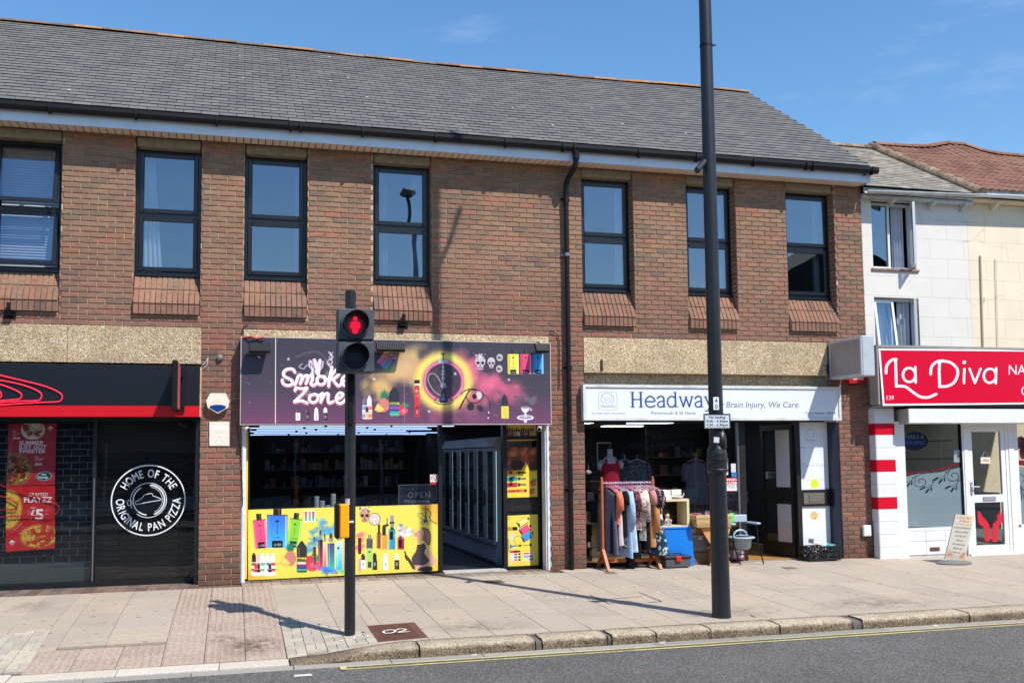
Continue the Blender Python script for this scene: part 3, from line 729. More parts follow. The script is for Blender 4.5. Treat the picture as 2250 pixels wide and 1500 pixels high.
# ================================================================== BRICK BUILDING
bld = thing('brick_building', 'two storey brown brick building with slate roof over three shops', 'building', (3.5, 0, 0))
XR = 10.165; XL = -5.4
WINS = [(-3.15, -2.27), (-1.345, -.462), (.118, 1.0), (1.937, 2.812), (5.166, 6.03), (6.94, 7.815), (8.73, 9.64)]
ZS, ZT, ZSILL = 3.672, 6.01, 6.165
OPEN = [(a, b, 3.672, ZSILL) for a, b in WINS]
OPEN += [(XL-.1, -.437, -.1, 3.512), (.118, 4.60, -.1, 3.505), (5.158, 9.41, -.1, 3.505), (9.41, 9.585, -.1, 2.2)]
wall = MB()
def wallpiece(x0, x1, z0, z1): wall.box(x0, x1, .0125, .30, z0, z1)
xs = sorted(set([XL, XR-.004]+[v for o in OPEN for v in o[:2] if XL < v < XR]))
for a, b_ in zip(xs[:-1], xs[1:]):
    m_ = (a+b_)/2; oo = sorted([(o[2], o[3]) for o in OPEN if o[0] < m_ < o[1]]); z = -.15
    for o0, o1 in oo:
        if o0 > z: wallpiece(a, b_, z, o0)
        z = max(z, o1)
    if z < 6.3: wallpiece(a, b_, z, 6.3)
wallo = wall.obj('wall', MORTAR, bld)
class Bricks:
    def __init__(s): s.list = []
    def field(s, u0, u1, z0, z1, opens, T, off=0, L=.225, H=.075, z00=-.02):
        k0 = int((z0-z00)/H)-1; k = k0
        while z00+k*H < z1:
            a = max(z00+k*H+.005, z0); c = min(z00+(k+1)*H-.005, z1)
            if c-a > .02:
                iv = [(u0, u1)]; zc = (a+c)/2
                for o in opens:
                    if o[2] < zc < o[3]:
                        nv = []
                        for p, q in iv:
                            if o[1] <= p or o[0] >= q: nv.append((p, q)); continue
                            if o[0] > p: nv.append((p, o[0]))
                            if o[1] < q: nv.append((o[1], q))
                        iv = nv
                for p, q in iv:
                    base = off+(L/2 if k % 2 else 0); n0 = math.floor((p-base)/L); x = base+n0*L
                    while x < q:
                        l = max(x+.005, p); r = min(x+L-.005, q)
                        if r-l > .03: s.list.append((l+rnd.uniform(-.0015, .0015), r+rnd.uniform(-.0015, .0015), a+rnd.uniform(-.0012, .0012), c+rnd.uniform(-.0012, .0012), T, rnd.uniform(-.0018, .002)))
                        x += L
            k += 1
def brick_shape(l, r, a, c, d, j, b=.0055):
    """brick in (u, depth, z): front face rounded, 9 quads"""
    n = j
    vs = [(l, d, a), (r, d, a), (r, d, c), (l, d, c), (l, n+b, a), (r, n+b, a), (r, n+b, c), (l, n+b, c), (l+b, n, a+b), (r-b, n, a+b), (r-b, n, c-b), (l+b, n, c-b)]
    fs = [(8, 9, 10, 11)]
    for i in range(4):
        k = (i+1) % 4; fs += [(4+i, 4+k, 8+k, 8+i), (i, k, 4+k, 4+i)]
    return vs, fs
BK = Bricks()
FRONT = lambda u, d, z: (u, d, z)
BK.field(XL, XR, -.02, 6.16, OPEN, FRONT, off=.0)
fr = BK.list; BK.list = []
rv = Bricks()
for a, b_ in WINS:            # window reveals (right jambs face left, left jambs face right)
    rv.field(0.012, .2, 3.672, 6.01, [], (lambda u, d, z, X=b_: (X-.004+d, u, z)), off=-.1, L=.225)
    rv.field(0.012, .2, 3.672, 6.01, [], (lambda u, d, z, X=a: (X+.004-d, u, z)), off=-.1, L=.225)
for X, zt, s in ((-.437, 2.95, -1), (.118, 2.2, 1), (4.60, 3.4, -1), (5.158, 2.9, 1), (9.585, 2.2, -1)):
    rv.field(0.012, .3, -.02, zt, [], (lambda u, d, z, X=X, s=s: (X-s*d*1.0, u, z)), off=0)
def score(t):
    l, r, a, c, T, j = t; X, Y, Z = T((l+r)/2, 0, (a+c)/2); return (r-l)/max(.1, (Vector((X, Y, Z))-Vector(CAMP)).length_squared) if X > -3.1 else 0
fr.sort(key=score, reverse=True)
cache = {}
for t in fr[:296]:
    l, r, a, c, T, j = t; w = round((r-l)/.02)*.02 if r-l < .2 else .215; h = c-a; key = (round(w, 3), int(rnd.random()*4))
    if key not in cache:
        vs, fs = brick_shape(-w/2, w/2, -.0325, .0325, .05, rnd.uniform(-.0015, .002)); cache[key] = MB().add(vs, fs).mesh('brick', BRICK)
    o = link('brick', cache[key], wallo, ((l+r)/2, 0, (a+c)/2))
bs = MB()
for l, r, a, c, T, j in fr[296:]+rv.list:
    vs, fs = brick_shape(l, r, a, c, .05, j); bs.add([T(*v) for v in vs], fs)
bs.obj('brickwork', BRICK, wallo, kind='stuff')
inner = MB()
inner.box(XL, XR-.05, .3, .34, 3.5, 3.66); inner.box(XL, XR-.05, 4.2, 4.3, 2.6, 6.3); inner.box(XL, XR-.05, .34, 4.2, 3.3, 3.34); inner.box(XL, XR-.05, .34, 4.2, 6.24, 6.28)
inner.box(XR-.3, XR-.05, .34, 10, 0, 6.3); inner.box(XL, XL+.05, .34, 10, 0, 6.3)
inner.obj('upper_room', plain('room_paint', (120, 118, 115), .9), bld)

# --- pebble panels and lintels
pp = [(XL, -.437, 3.0, 3.508, 0), (.122, 4.602, 3.36, 3.502, 0), (5.16, 9.408, 2.955, 3.502, 0)]
for x0, x1, z0, z1, y in pp:
    n = 4 if x1-x0 > 4.4 else 3; xw = (x1-x0)/n
    if x0 < 0: cuts = [XL, -4.2, -2.15, x1]
    elif x0 < 1: cuts = [x0, x1]
    else: cuts = [x0, x1]
    for a, b_ in zip(cuts[:-1], cuts[1:]): MB().bbox(a+.002, b_-.002, -.012, .3, z0, z1-.004, .006).obj('aggregate_panel', PEBBLE, bld)
MB().bbox(5.16, 9.408, .10, .4, 2.5, 2.953, .006).obj('aggregate_beam', PEBBLE, bld)
MB().box(XL, 9.6, .31, .36, 2.2, 3.5).obj('backing_board', DARKIN, bld)
MB().bbox(.122, 4.602, .05, .3, 2.5, 3.358, .006).obj('aggregate_beam', PEBBLE, bld)
MB().bbox(XL, -.437, .05, .3, 2.3, 2.998, .006).obj('aggregate_beam', PEBBLE, bld)
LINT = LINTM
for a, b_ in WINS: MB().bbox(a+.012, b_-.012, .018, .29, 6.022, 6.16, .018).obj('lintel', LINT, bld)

# --- windows
def curtain(name, x0, x1, z0, z1, y, mat, parent, folds=5, amp=.03, edge=None, phase=0):
    n = folds*6; b = MB(); m_ = 8; vs = []
    for j in range(m_+1):
        t = j/m_; z = z1+(z0-z1)*t
        for i in range(n+1):
            u = i/n; xe = x1 if edge is None else x0+(x1-x0)*edge(t); X = x0+(xe-x0)*u
            vs.append((X, y+amp*sin(u*folds*2*pi+phase+t*.6), z))
    fs = [(j*(n+1)+i, j*(n+1)+i+1, (j+1)*(n+1)+i+1, (j+1)*(n+1)+i) for j in range(m_) for i in range(n)]
    return b.add(vs, fs).obj(name, mat, parent, smooth=True)
CURT = plain('white_curtain', (215, 218, 225), .9)
CURTG = plain('grey_curtain', (160, 165, 172), .9)
def window(x0, x1, i):
    yf = .19; z0, z1 = 4.235, 6.02
    w = MB().ring(x0+.012, x1-.012, z0, z1, .045, yf, yf+.07, tb=.07).box(x0+.057, x1-.057, yf-.001, yf+.069, 5.07, 5.125)
    w.box(x0+.014, x1-.014, yf-.045, yf-.002, z0, z0+.03); w.box(x0+.25, x1-.25, yf-.012, yf-.001, z1-.033, z1-.018)
    w.box(x0-.02, x0+.012, yf+.02, yf+.06, z0, z1); w.box(x1-.012, x1+.02, yf+.02, yf+.06, z0, z1)
    wo = w.obj('window', BLACK, bld)
    for k, (a, c) in enumerate(((5.125, z1-.045), (z0+.07, 5.07))):
        tilt = 0
        if i == 0: tilt = radians(-13 if k == 0 else -9)
        cx = (x0+x1)/2; piv = (cx, yf-.002, c)
        R_ = Matrix.Rotation(tilt, 3, 'X')
        def tr(mb):
            if tilt: mb.v = [tuple(R_ @ (Vector(v)-Vector(piv)) + Vector(piv)) for v in mb.v]
            return mb
        s = MB(); X0, X1 = x0+.05, x1-.05; t = .062
        for (p, q) in (((X0, X0+t), (a, c)), ((X1-t, X1), (a, c)), ((X0+t, X1-t), (a, a+t)), ((X0+t, X1-t), (c-t, c))): s.bbox(p[0], p[1], yf-.022, yf-.001, q[0], q[1], .007)
        tr(s).obj('sash', BLACK, wo)
        pn = MB().box(X0+t-.003, X1-t+.003, yf-.010, yf-.006, a+t-.003, c-t+.003); cq = Vector(((X0+X1)/2, yf-.008, (a+c)/2)); RQ = Matrix.Rotation(radians(rnd.uniform(-.5, .5)), 3, 'Z') @ Matrix.Rotation(radians(rnd.uniform(-.45, .45)), 3, 'X')
        pn.v = [tuple(RQ @ (Vector(v)-cq)+cq) for v in pn.v]; tr(pn).obj('pane', GLASS_UP, wo)
    if i == 0:
        for z in np.arange(4.35, 5.92, .038):
            MB().box(x0+.08, x1-.07, yf+.12, yf+.166, z, z+.0016, rot=Matrix.Rotation(radians(60), 3, 'X')).obj('blind_slat', WHITEP, wo)
        MB().box(x0+.07, x1-.06, yf+.12, yf+.17, 5.92, 5.96).obj('blind_rail', WHITEP, wo)
    if i == 1: curtain('curtain', x0+.08, x0+.36, 4.2, 5.98, yf+.16, CURT, wo, 4, .035, lambda t: .55+.45*t)
    if i == 2: curtain('curtain', x1-.16, x1-.02, 4.2, 5.98, yf+.3, CURTG, wo, 2, .02)
    if i == 3:
        curtain('curtain', x1-.24, x1-.05, 4.2, 5.98, yf+.16, CURTG, wo, 3, .025); curtain('curtain', x0+.2, x0+.3, 4.2, 5.98, yf+.4, CURTG, wo, 2, .02)
    if i in (4, 5): curtain('curtain', x1-.16, x1-.05, 4.2, 5.98, yf+.2, CURT, wo, 2, .02)
    if i == 6: MB().box(x1-.2, x1-.1, yf+.15, yf+.2, 4.2, 5.98).obj('blind', CURTG, wo)
    # sloping brick sill
    N = 12; pw = (x1-x0-.012)/N; sm = MB().prism([(.19, 4.235), (-.03, 3.822), (-.03, 3.685), (.2, 3.685)], x0+.012, x1-.012, axis='X')
    so = sm.obj('window_sill', MORTAR, bld)
    sl = Vector((0, -.235, -.415)); ln = sl.length; sl.normalize(); nrm = Vector((0, -sl.z, sl.y)); nrm = -nrm if nrm.y > 0 else nrm
    rows = [(Vector((0, .185, 4.232)), sl, nrm, .004, .228), (Vector((0, .185, 4.232)), sl, nrm, .238, ln-.004), (Vector((0, -.037, 3.822)), Vector((0, 0, -1)), Vector((0, -1, 0)), .012, .145)]
    for o0, dr, nr, s0, s1 in rows:
        for k in range(N):
            xa = x0+.008+k*pw+.004; xb = xa+pw-.009; j = rnd.uniform(0, .004); b = .004; h = .012+j
            P = [o0+dr*s0, o0+dr*s1]
            vs = []
            for off, ins in ((-.01, 0), (h-b, 0), (h, b)):
                for x_, e in ((xa+ins, 0), (xb-ins, 0), (xb-ins, 1), (xa+ins, 1)):
                    q = P[e]+dr*(ins if e == 0 else -ins)+nr*off; vs.append((x_, q.y, q.z))
            fs = [(8, 9, 10, 11)]+[(4*u+v, 4*u+(v+1) % 4, 4*u+4+(v+1) % 4, 4*u+4+v) for u in (0, 1) for v in range(4)]
            MB().add(vs, fs).obj('sill_brick', BRICK, so)
for i, (a, b_) in enumerate(WINS): window(a, b_, i)

# --- eaves
YF = -.28
sof = MB().box(XL, 10.12, YF+.002, .05, 6.19, 6.2).obj('soffit', DARKIN, bld)
x = XL
while x < 10.08:
    MB().bbox(x+.005, min(x+.093, 10.115), YF+.001, .004, 6.158, 6.189, .003).obj('soffit_board', SOFFIT, sof); x += .1
MB().box(XL, 10.13, YF-.022, YF, 6.145, 6.33).obj('fascia', WHITEF, bld)
for x in (-.32, 4.99): MB().box(x, x+.045, YF-.024, YF-.022, 6.147, 6.329).obj('fascia_joint', WHITEF, bld)
MB().prism([(YF-.02, 6.146), (.0, 6.165), (.0, 6.42), (YF-.02, 6.33)], 10.131, 10.155, axis='X').obj('verge_box_end', WHITEF, bld)
gut = MB(); prof = [(-.0, .105), (-.0, .06), (-.012, .028), (-.038, .006), (-.07, .004), (-.098, .022), (-.112, .055), (-.113, .105), (-.106, .105), (-.104, .06), (-.09, .03), (-.065, .014), (-.04, .016), (-.02, .035), (-.008, .062), (-.008, .105)]
Y0 = YF-.026; Z0 = 6.275
def gutter(x0, x1):
    vs = [(x, Y0+a, Z0+c) for x in (x0, x1) for a, c in prof]; n = len(prof)
    return MB().add(vs, [(i, (i+1) % n, n+(i+1) % n, n+i) for i in range(n)]+[tuple(range(n)), tuple(range(n, 2*n))[::-1]])
go = gutter(XL, 10.24).obj('gutter', BLACKM, bld)
for px in (107, 297, 475, 638, 660, 797, 958, 1112, 1238, 1262, 1404, 1531, 1656, 1772, 1786, 1915):
    X = pt(px, 330, -.4)[0]; w = .032
    s = MB(); vs = [(x, Y0+a*1.13-.004, Z0-.03+c*1.3) for x in (X-w/2, X+w/2) for a, c in prof[:8]]
    s.add(vs, [(i, i+1, 9+i, 8+i) for i in range(7)]+[tuple(range(8)), tuple(range(8, 16))[::-1], (7, 0, 8, 15)]); s.obj('gutter_bracket', BLACKM, go)
MB().bbox(9.4+.6, 10.02, Y0-.05, Y0-.005, Z0-.03, Z0-.004, .004).obj('gutter_bracket', BLACKM, go)
XD = 4.895
dp = MB().tube([(4.965, -.36, 6.30), (4.965, -.36, 6.16), (4.955, -.34, 6.07), (4.90, -.13, 5.9), (XD, -.085, 5.84), (XD, -.07, 5.7)], .041, 12)
dp.lathe([(.036, 0), (.036, 5.75)], (XD, -.07, -.02), 14).lathe([(.043, 5.55), (.043, 5.66)], (XD, -.07, 0), 14).lathe([(.05, 6.16), (.055, 6.28)], (4.965, -.36, 0), 12)
dpo = dp.obj('downpipe', BLACKM, bld, smooth=False)
for z in (1.15, 3.0, 4.73, 5.6): MB().lathe([(.041, z), (.041, z+.05)], (XD, -.07, 0), 14).box(XD-.075, XD+.075, -.03, -.004, z+.01, z+.04).obj('pipe_clip', BLACKM if z != 4.73 else ALU, dpo)

# --- roof
RY, RZ = 3.57, 9.085; EY, EZ = -.36, 6.40
SL = Vector((0, RY-EY, RZ-EZ)); SLEN = SL.length; SU = SL.normalized(); SN = Vector((0, -SU.z, SU.y))
SLATE = island_mat('natural_slate', [(104, 103, 101), (99, 98, 97), (109, 107, 104), (102, 100, 98), (106, 104, 102), (97, 96, 95), (111, 108, 104)], .75, 6, .14, .25, 70, patch=((122, 117, 106), .9, .58, .85, .35), bdist=.003)
SEDGE = plain('slate_edge', (30, 29, 28), .9)
def rp3(x, s, h): q = Vector((x, EY, EZ))+SU*s+SN*h; return (q.x, q.y, q.z-.05*max(0, 1-abs(x-4)/5)*(s/SLEN))
roof = MB().prism([(EY+.03, EZ-.05), (RY, RZ-.05), (2*RY-EY, EZ-.05)], XL, 10.10, axis='X').obj('roof', plain('roof_felt', (50, 48, 46), .9), bld)
GA = .157; N = int(SLEN/GA)+1; sl_all = []
for k in range(N):
    x = XL+(.1175 if k % 2 else 0)
    while x < 10.16:
        x1 = min(x+.227, 10.155); s0 = k*GA; s1 = min(s0+GA+.05, SLEN+.02)
        if x1-x > .05: sl_all.append((x, x1, s0, s1, k))
        x += .235
def slate_shape(x, x1, s0, s1):
    j = rnd.uniform(-.003, .003); h0 = .019+rnd.uniform(-.002, .003); h1 = .006; e = rnd.uniform(-.003, .003)
    vs = [rp3(x, s0+j, h0-.016), rp3(x1, s0+j+e, h0-.016), rp3(x1, s0+j+e, h0), rp3(x, s0+j, h0), rp3(x, s1, h1), rp3(x1, s1, h1), rp3(x, s1, h1-.012), rp3(x1, s1, h1-.012)]
    return vs, [(0, 1, 2, 3), (3, 2, 5, 4), (0, 3, 4, 6), (1, 7, 5, 2)]
sl_all.sort(key=lambda t: (0 if t[0] > -3.0 else 1, ((t[0]-0)**2+(SU.y*t[2]+14)**2+(SU.z*t[2]+4.7)**2)))
for t in sl_all[:296]:
    vs, fs = slate_shape(*t[:4]); m_ = MB().add(vs, fs); m_.m[0] = 1; m_.obj('slate', [SLATE, SEDGE], roof)
b = MB()
for t in sl_all[296:]:
    vs, fs = slate_shape(*t[:4]); b.add(vs, fs); b.m[-4] = 1
b.obj('slates', [SLATE, SEDGE], roof, kind='stuff')
RIDGE = island_mat('ridge_tile', [(150, 120, 92), (128, 108, 90), (170, 128, 84), (112, 98, 86)], .9, 12, .3, .6, 50, patch=((186, 112, 52), 2.6, .5, .64, .75))
x = XL; k = 0
while x < 10.1:
    x1 = min(x+.445, 10.13); b = MB(); n = 7; rr = .085; jz = rnd.uniform(-.006, .006)
    dz = lambda X: -.05*max(0, 1-abs(X-4)/5)+.02*sin(X*1.7)*.3
    vs = []
    for X in (x, x1):
        for i in range(n+1):
            a = pi*i/n; vs.append((X, RY+rr*cos(a)*1.25, RZ+rr*sin(a)*.75-.018+jz+dz(X)))
    b.add(vs, [(i, i+1, n+2+i, n+1+i) for i in range(n)]+[tuple(range(n+1)), tuple(range(n+1, 2*n+2))[::-1]]); b.obj('ridge_tile', RIDGE, roof); x += .45
MB().prism([(EY+.04, EZ-.06), (RY, RZ-.03), (RY, RZ-.16), (EY+.04, EZ-.22)], 10.1, 10.13, axis='X').obj('verge_board', WHITEF, bld)
# bird droppings
for i in range(14):
    s = rnd.uniform(.3, SLEN-.3); X = rnd.uniform(-2.8, 9.8); w = rnd.uniform(.02, .05); b = MB()
    b.add([rp3(X, s, .021), rp3(X+w, s+.01, .021), rp3(X+w*.8, s+.03, .021), rp3(X, s+.035, .021)], [(0, 1, 2, 3)]); b.obj('bird_dropping', WHITEP, roof)

# ================================================================== SIGNS AND PRINT
def Zp(x, y, Y): return pt(x, y, Y)
def corners(lt, rt, rb, lb, Y): return [pt(*lt, Y), pt(*rt, Y), pt(*rb, Y), pt(*lb, Y)]
def mul(c, k): return tuple(min(255, v*k) for v in c)

# ---- small pictures used in the vape shop print
def vape(c, cx, cy, w, h, col, rot=0, col2=None):
    q, s = cos(rot), sin(rot); R_ = lambda x, y: (cx+q*x-s*y, cy+s*x+q*y)
    c.rrect(*R_(0, -h*.58), w*.4, h*.22, rot, (40, 36, 38), 1); c.rrect(*R_(w*.08, -h*.58), w*.08, h*.2, rot, (110, 104, 104), .8)
    c.rrect(*R_(0, -h*.46), w*1.0, h*.06, rot, (52, 42, 46), 1)
    c.rrect(cx, cy, w, h*.94, rot, col, 1, col2, r=w*.07); c.rrect(*R_(-w*.4, 0), w*.07, h*.9, rot, mul(col, 1.5), .6); c.rrect(*R_(w*.42, 0), w*.07, h*.9, rot, (255, 255, 255), .55)
    c.rrect(*R_(0, h*.36), w*.52, h*.2, rot, (28, 26, 34), 1, r=w*.04); c.glow(*R_(-w*.1, h*.38), w*.12, w*.09, (235, 220, 225), 1); c.text('00', *R_(0, h*.41), h*.07, (225, 225, 230), rot=rot)
    c.text('ULTRA', *R_(-w*.2, h*.2), h*.045, (35, 40, 70), .8, rot=rot, bold=.01); c.line([R_(0, -h*.22), R_(0, h*.08)], w*.035, (40, 45, 80), .7); c.ell(*R_(0, -h*.3), w*.1, w*.07, (40, 45, 80), .85)
def bottle(c, cx, cy, w, h, body, cap, label=None, rot=0):
    c.poly([(cx-w*.42, cy-h*.08), (cx-w*.42, cy-h*.34), (cx-w*.12, cy-h*.5), (cx+w*.12, cy-h*.5), (cx+w*.42, cy-h*.34), (cx+w*.42, cy-h*.08)], cap)
    c.rrect(cx, cy+h*.2, w, h*.58, 0, body, 1, r=w*.14)
    if label:
        n = len(label)
        for i, l in enumerate(label): c.rect(cx-w*.48, cy-h*.06+h*.5*i/n, cx+w*.48, cy-h*.06+h*.5*(i+1)/n, l)
    c.rect(cx-w*.42, cy-h*.32, cx-w*.28, cy+h*.42, (255, 255, 255), .3)
def pine(c, cx, cy, s):
    q = random.Random(4)
    for i in range(17):
        a = -pi/2+(i-8)*.19+q.uniform(-.05, .05); l = s*(.62+q.uniform(0, .22)-abs(i-8)*.03)
        bx, by = cx, cy-s*.15; tx, ty = bx+cos(a)*l*.75, by+sin(a)*l
        c.poly([(bx-s*.07, by), (tx, ty), (bx+s*.07, by)], [(28, 120, 88), (48, 150, 110), (20, 96, 74)][i % 3])
    c.ell(cx, cy+s*.28, s*.34, s*.47, (186, 86, 88))
    for i in range(-3, 4):
        for j in range(-4, 5):
            X = cx+i*s*.095+(j % 2)*s*.047; Y = cy+s*.28+j*s*.1
            if ((X-cx)/(s*.32))**2+((Y-cy-s*.28)/(s*.45))**2 < 1: c.ell(X, Y, s*.034, s*.04, (236, 176, 150), .9)
    c.poly([(cx-s*.65, cy+s*.6), (cx-s*.42, cy+s*.12), (cx+s*.02, cy+s*.55), (cx-s*.1, cy+s*.72), (cx-s*.4, cy+s*.76)], (232, 190, 92)); c.poly([(cx-s*.5, cy+s*.55), (cx-s*.4, cy+s*.25), (cx-s*.1, cy+s*.56)], (246, 218, 130))
def berry(c, cx, cy, s):
    c.poly([(cx-s*.5, cy-s*.5), (cx-s*.1, cy-s*.55), (cx, cy-s*.1), (cx-s*.35, cy+s*.35), (cx-s*.55, cy)], (214, 60, 74), sm=3); c.poly([(cx+s*.0, cy-s*.15), (cx+s*.42, cy-s*.1), (cx+s*.45, cy+s*.25), (cx, cy+s*.6), (cx-s*.45, cy+s*.45), (cx-s*.4, cy+s*.1)], (226, 76, 94), sm=3)
    c.glow(cx+s*.0, cy+s*.15, s*.3, s*.3, (255, 190, 195), .8)
    for dx, dy in ((.05, -.62), (.4, -.45), (.2, -.3)): c.poly([(cx+s*(dx-.2), cy+s*dy), (cx+s*dx, cy+s*(dy-.2)), (cx+s*(dx+.22), cy+s*dy), (cx+s*dx, cy+s*(dy+.16))], (52, 150, 84), sm=3)
def skull(c, cx, cy, s, flower=True, col=(196, 186, 184)):
    c.ell(cx, cy-s*.15, s*.5, s*.55, col); c.rrect(cx, cy+s*.4, s*.55, s*.45, 0, col, r=s*.1)
    for d in (-1, 1): c.ell(cx+d*s*.22, cy+s*.02, s*.16, s*.14, (44, 38, 42))
    c.poly([(cx, cy+s*.15), (cx-s*.09, cy+s*.32), (cx+s*.09, cy+s*.32)], (50, 42, 44)); c.line([(cx-s*.22, cy+s*.48), (cx+s*.22, cy+s*.48)], s*.04, (70, 60, 62))
    for i in range(-2, 3): c.line([(cx+i*s*.09, cy+s*.4), (cx+i*s*.09, cy+s*.58)], s*.025, (80, 70, 72))
    if flower:
        q = random.Random(int(cx))
        for i in range(26): c.ell(cx+q.uniform(-.5, .5)*s, cy-s*.55+q.uniform(-.3, .22)*s, s*.07, s*.06, [(230, 225, 225), (120, 112, 118), (70, 64, 72), (180, 172, 176)][i % 4])
def stick(c, cx, cy, w, h, a, b, rot):
    q, s = cos(rot), sin(rot); R_ = lambda x, y: (cx+q*x-s*y, cy+s*x+q*y)
    c.rrect(cx, cy, w, h, rot, a, 1, b, r=w*.2); c.rrect(*R_(0, -h*.5), w*.6, h*.12, rot, (180, 175, 178)); c.rrect(*R_(-w*.36, 0), w*.12, h*.9, rot, (245, 240, 245), .5)

# ---- vape shop fascia
S = Cv(529, 742, 1211, 931, 2.2, (60, 56, 66))
yt = lambda x: 742+13*(x-529)/682
S.T = lambda x, y: (x, 742+(y-yt(x))*189/(931-yt(x)))
H_, W_ = S.h, S.w; yy = np.linspace(0, 1, H_, dtype=np.float32)[:, None]; xx = np.linspace(0, 1, W_, dtype=np.float32)[None, :]
topc, midc, botc = np.array((58, 56, 68))/255, np.array((76, 64, 80))/255, np.array((112, 66, 98))/255
g1 = np.clip(yy*1.3, 0, 1)[..., None]; g2 = np.clip((yy-.6)/.4, 0, 1)[..., None]
S.a[..., :3] = (topc*(1-g1)+midc*g1)*(1-g2)+botc*g2
zx = lambda x, y: (520+x/6.25, 730+y/6.25); zy = lambda x, y: (860+x/6.25, 730+y/6.25)
S.puffs([zx(1900, 700), zx(2100, 600), zy(100, 420), zy(80, 560), zy(160, 620), zy(200, 380)], 26, [(214, 176, 110), (232, 196, 120), (200, 150, 130)], 60, 2, .46)
S.puffs([zx(1750, 750), zx(1900, 800)], 18, [(226, 190, 96), (214, 170, 110)], 16, 5, .5)
S.puffs([zy(900, 420), zy(1050, 600), zy(1150, 700), zy(1350, 700), zy(1500, 780), zy(1250, 820), zy(1650, 820), zy(1100, 900), zy(1050, 480)], 20, [(214, 96, 128), (226, 110, 140), (196, 84, 120)], 120, 8, .42)
S.puffs([zy(700, 1050), zy(900, 1000), zy(500, 1100), zy(1000, 1050)], 22, [(150, 84, 110), (176, 96, 116)], 26, 9, .4)
cx, cy = zy(640, 670)
def annulus(c, cx, cy, r, w, col, a, p=1.2):
    x, y = c.tp((cx, cy)); r *= c.k; w *= c.k; b = c.bb([x-r-w, x+r+w], [y-r-w, y+r+w]); x0, x1, y0, y1 = b
    X = np.arange(x0, x1)[None, :]+.5-x; Y = (np.arange(y0, y1)[:, None]+.5-y)/1.03
    c.blend(x0, y0, (np.clip(1-abs(np.hypot(X, Y)-r)/w, 0, 1)**p).astype(np.float32), col, a)
annulus(S, cx, cy, 56, 24, (226, 180, 100), .85); annulus(S, cx, cy, 55, 15, (246, 226, 110), .9, .9)
S.ell(cx, cy, 45, 46, (62, 54, 66), .92); S.glow(cx, cy+26, 40, 30, (140, 80, 100), .7)
annulus(S, cx, cy, 42.5, 6, (230, 80, 140), .8); annulus(S, cx, cy, 42.5, 3, (255, 130, 180), 1, .7)
S.speck(170, 3, (255, 220, 235), (cx-95, 765, cx+150, 915), (.35, 1.0), .8); S.speck(60, 4, (245, 235, 240), (600, 752, 1205, 925), (.3, .8), .8)
for p in (zx(280, 340), zx(660, 365), zx(1195, 430), zx(1800, 640), zy(805, 568), zy(1578, 650), zy(432, 1085), zy(1895, 1060)):
    for a in (0, pi/2): S.line([(p[0]-4*cos(a+.5), p[1]-4*sin(a+.5)), (p[0]+4*cos(a+.5), p[1]+4*sin(a+.5))], .7, (255, 245, 235), .9)
    S.glow(*p, 4, 4, (255, 245, 235), .9)
# hookah
def hookah(c, cx, top, bot, s, dark=(60, 62, 72), lite=(176, 182, 190), hose=(170, 170, 176)):
    h = bot-top; y = lambda t: top+h*t
    c.line([(cx, y(.1)), (cx, y(.75))], s*.9, lite); c.line([(cx+s*.2, y(.1)), (cx+s*.2, y(.75))], s*.3, dark)
    for t, r in ((.28, 1.6), (.36, 2.2), (.42, 2.4), (.5, 2.3), (.62, 3.6), (.66, 3.6)): c.ell(cx, y(t), s*r*.5, s*.9, lite); c.ell(cx+s*.3, y(t)+s*.2, s*r*.3, s*.5, dark, .6)
    c.poly([(cx-s*3.8, y(.13)), (cx+s*3.8, y(.13)), (cx+s*2.6, y(.2)), (cx-s*2.6, y(.2))], lite); c.rect(cx-s*1.2, y(0), cx+s*1.2, y(.03), dark); c.line([(cx, y(0)), (cx, y(.14))], s*.7, dark)
    c.poly([(cx-s*.6, y(.7)), (cx+s*.6, y(.7)), (cx+s*2.8, y(.93)), (cx+s*2.2, y(.985)), (cx-s*2.2, y(.985)), (cx-s*2.8, y(.93))], (42, 50, 70)); c.poly([(cx, y(.78)), (cx+s*1.6, y(.94)), (cx-s*1.6, y(.94))], (104, 122, 160), .8)
    c.line([(cx-s*.8, y(.62)), (cx-s*5, y(.42)), (cx-s*8.5, y(.42)), (cx-s*9.5, y(.55)), (cx-s*6, y(.75)), (cx-s*2, y(.84))], s*.5, hose, sm=5)
    c.line([(cx+s*6*cos(t), y(.95)+s*2.2*sin(t)) for t in [2*pi*k/20 for k in range(21)]], s*.45, dark)
hookah(S, zy(636, 0)[0], zy(0, 285)[1], zy(0, 975)[1], 3.6)
# sheesha hose, coals, bowl
S.line([zy(880, 850), zy(960, 790), zy(1080, 775), zy(1180, 820), zy(1200, 880), zy(1120, 960), zy(1010, 960), zy(960, 880), zy(1010, 800), zy(1100, 790)], 2.2, (40, 32, 40), sm=5)
S.line([zy(1000, 800), zy(930, 920), zy(860, 1050)], 3.6, (38, 30, 38)); S.line([zy(990, 810), zy(925, 930)], 1.0, (150, 140, 150)); S.ell(*zy(1140, 865), 8, 10, (150, 140, 146)); S.ell(*zy(1140, 865), 6.4, 8.4, (206, 198, 204)); S.speck(9, 3, (60, 50, 60), (1137, 863, 1148, 874), (.6, 1), 1)
S.ell(*zy(1060, 890), 10, 7, (214, 110, 120), .8); S.ell(*zy(1075, 880), 5, 6, (30, 26, 32)); S.ell(*zy(1020, 1020), 8.5, 8.5, (48, 42, 46)); S.rrect(*zy(1145, 1030), 11, 9, .3, (58, 52, 56)); S.rrect(*zy(1165, 1055), 10, 9, -.4, (44, 40, 44))
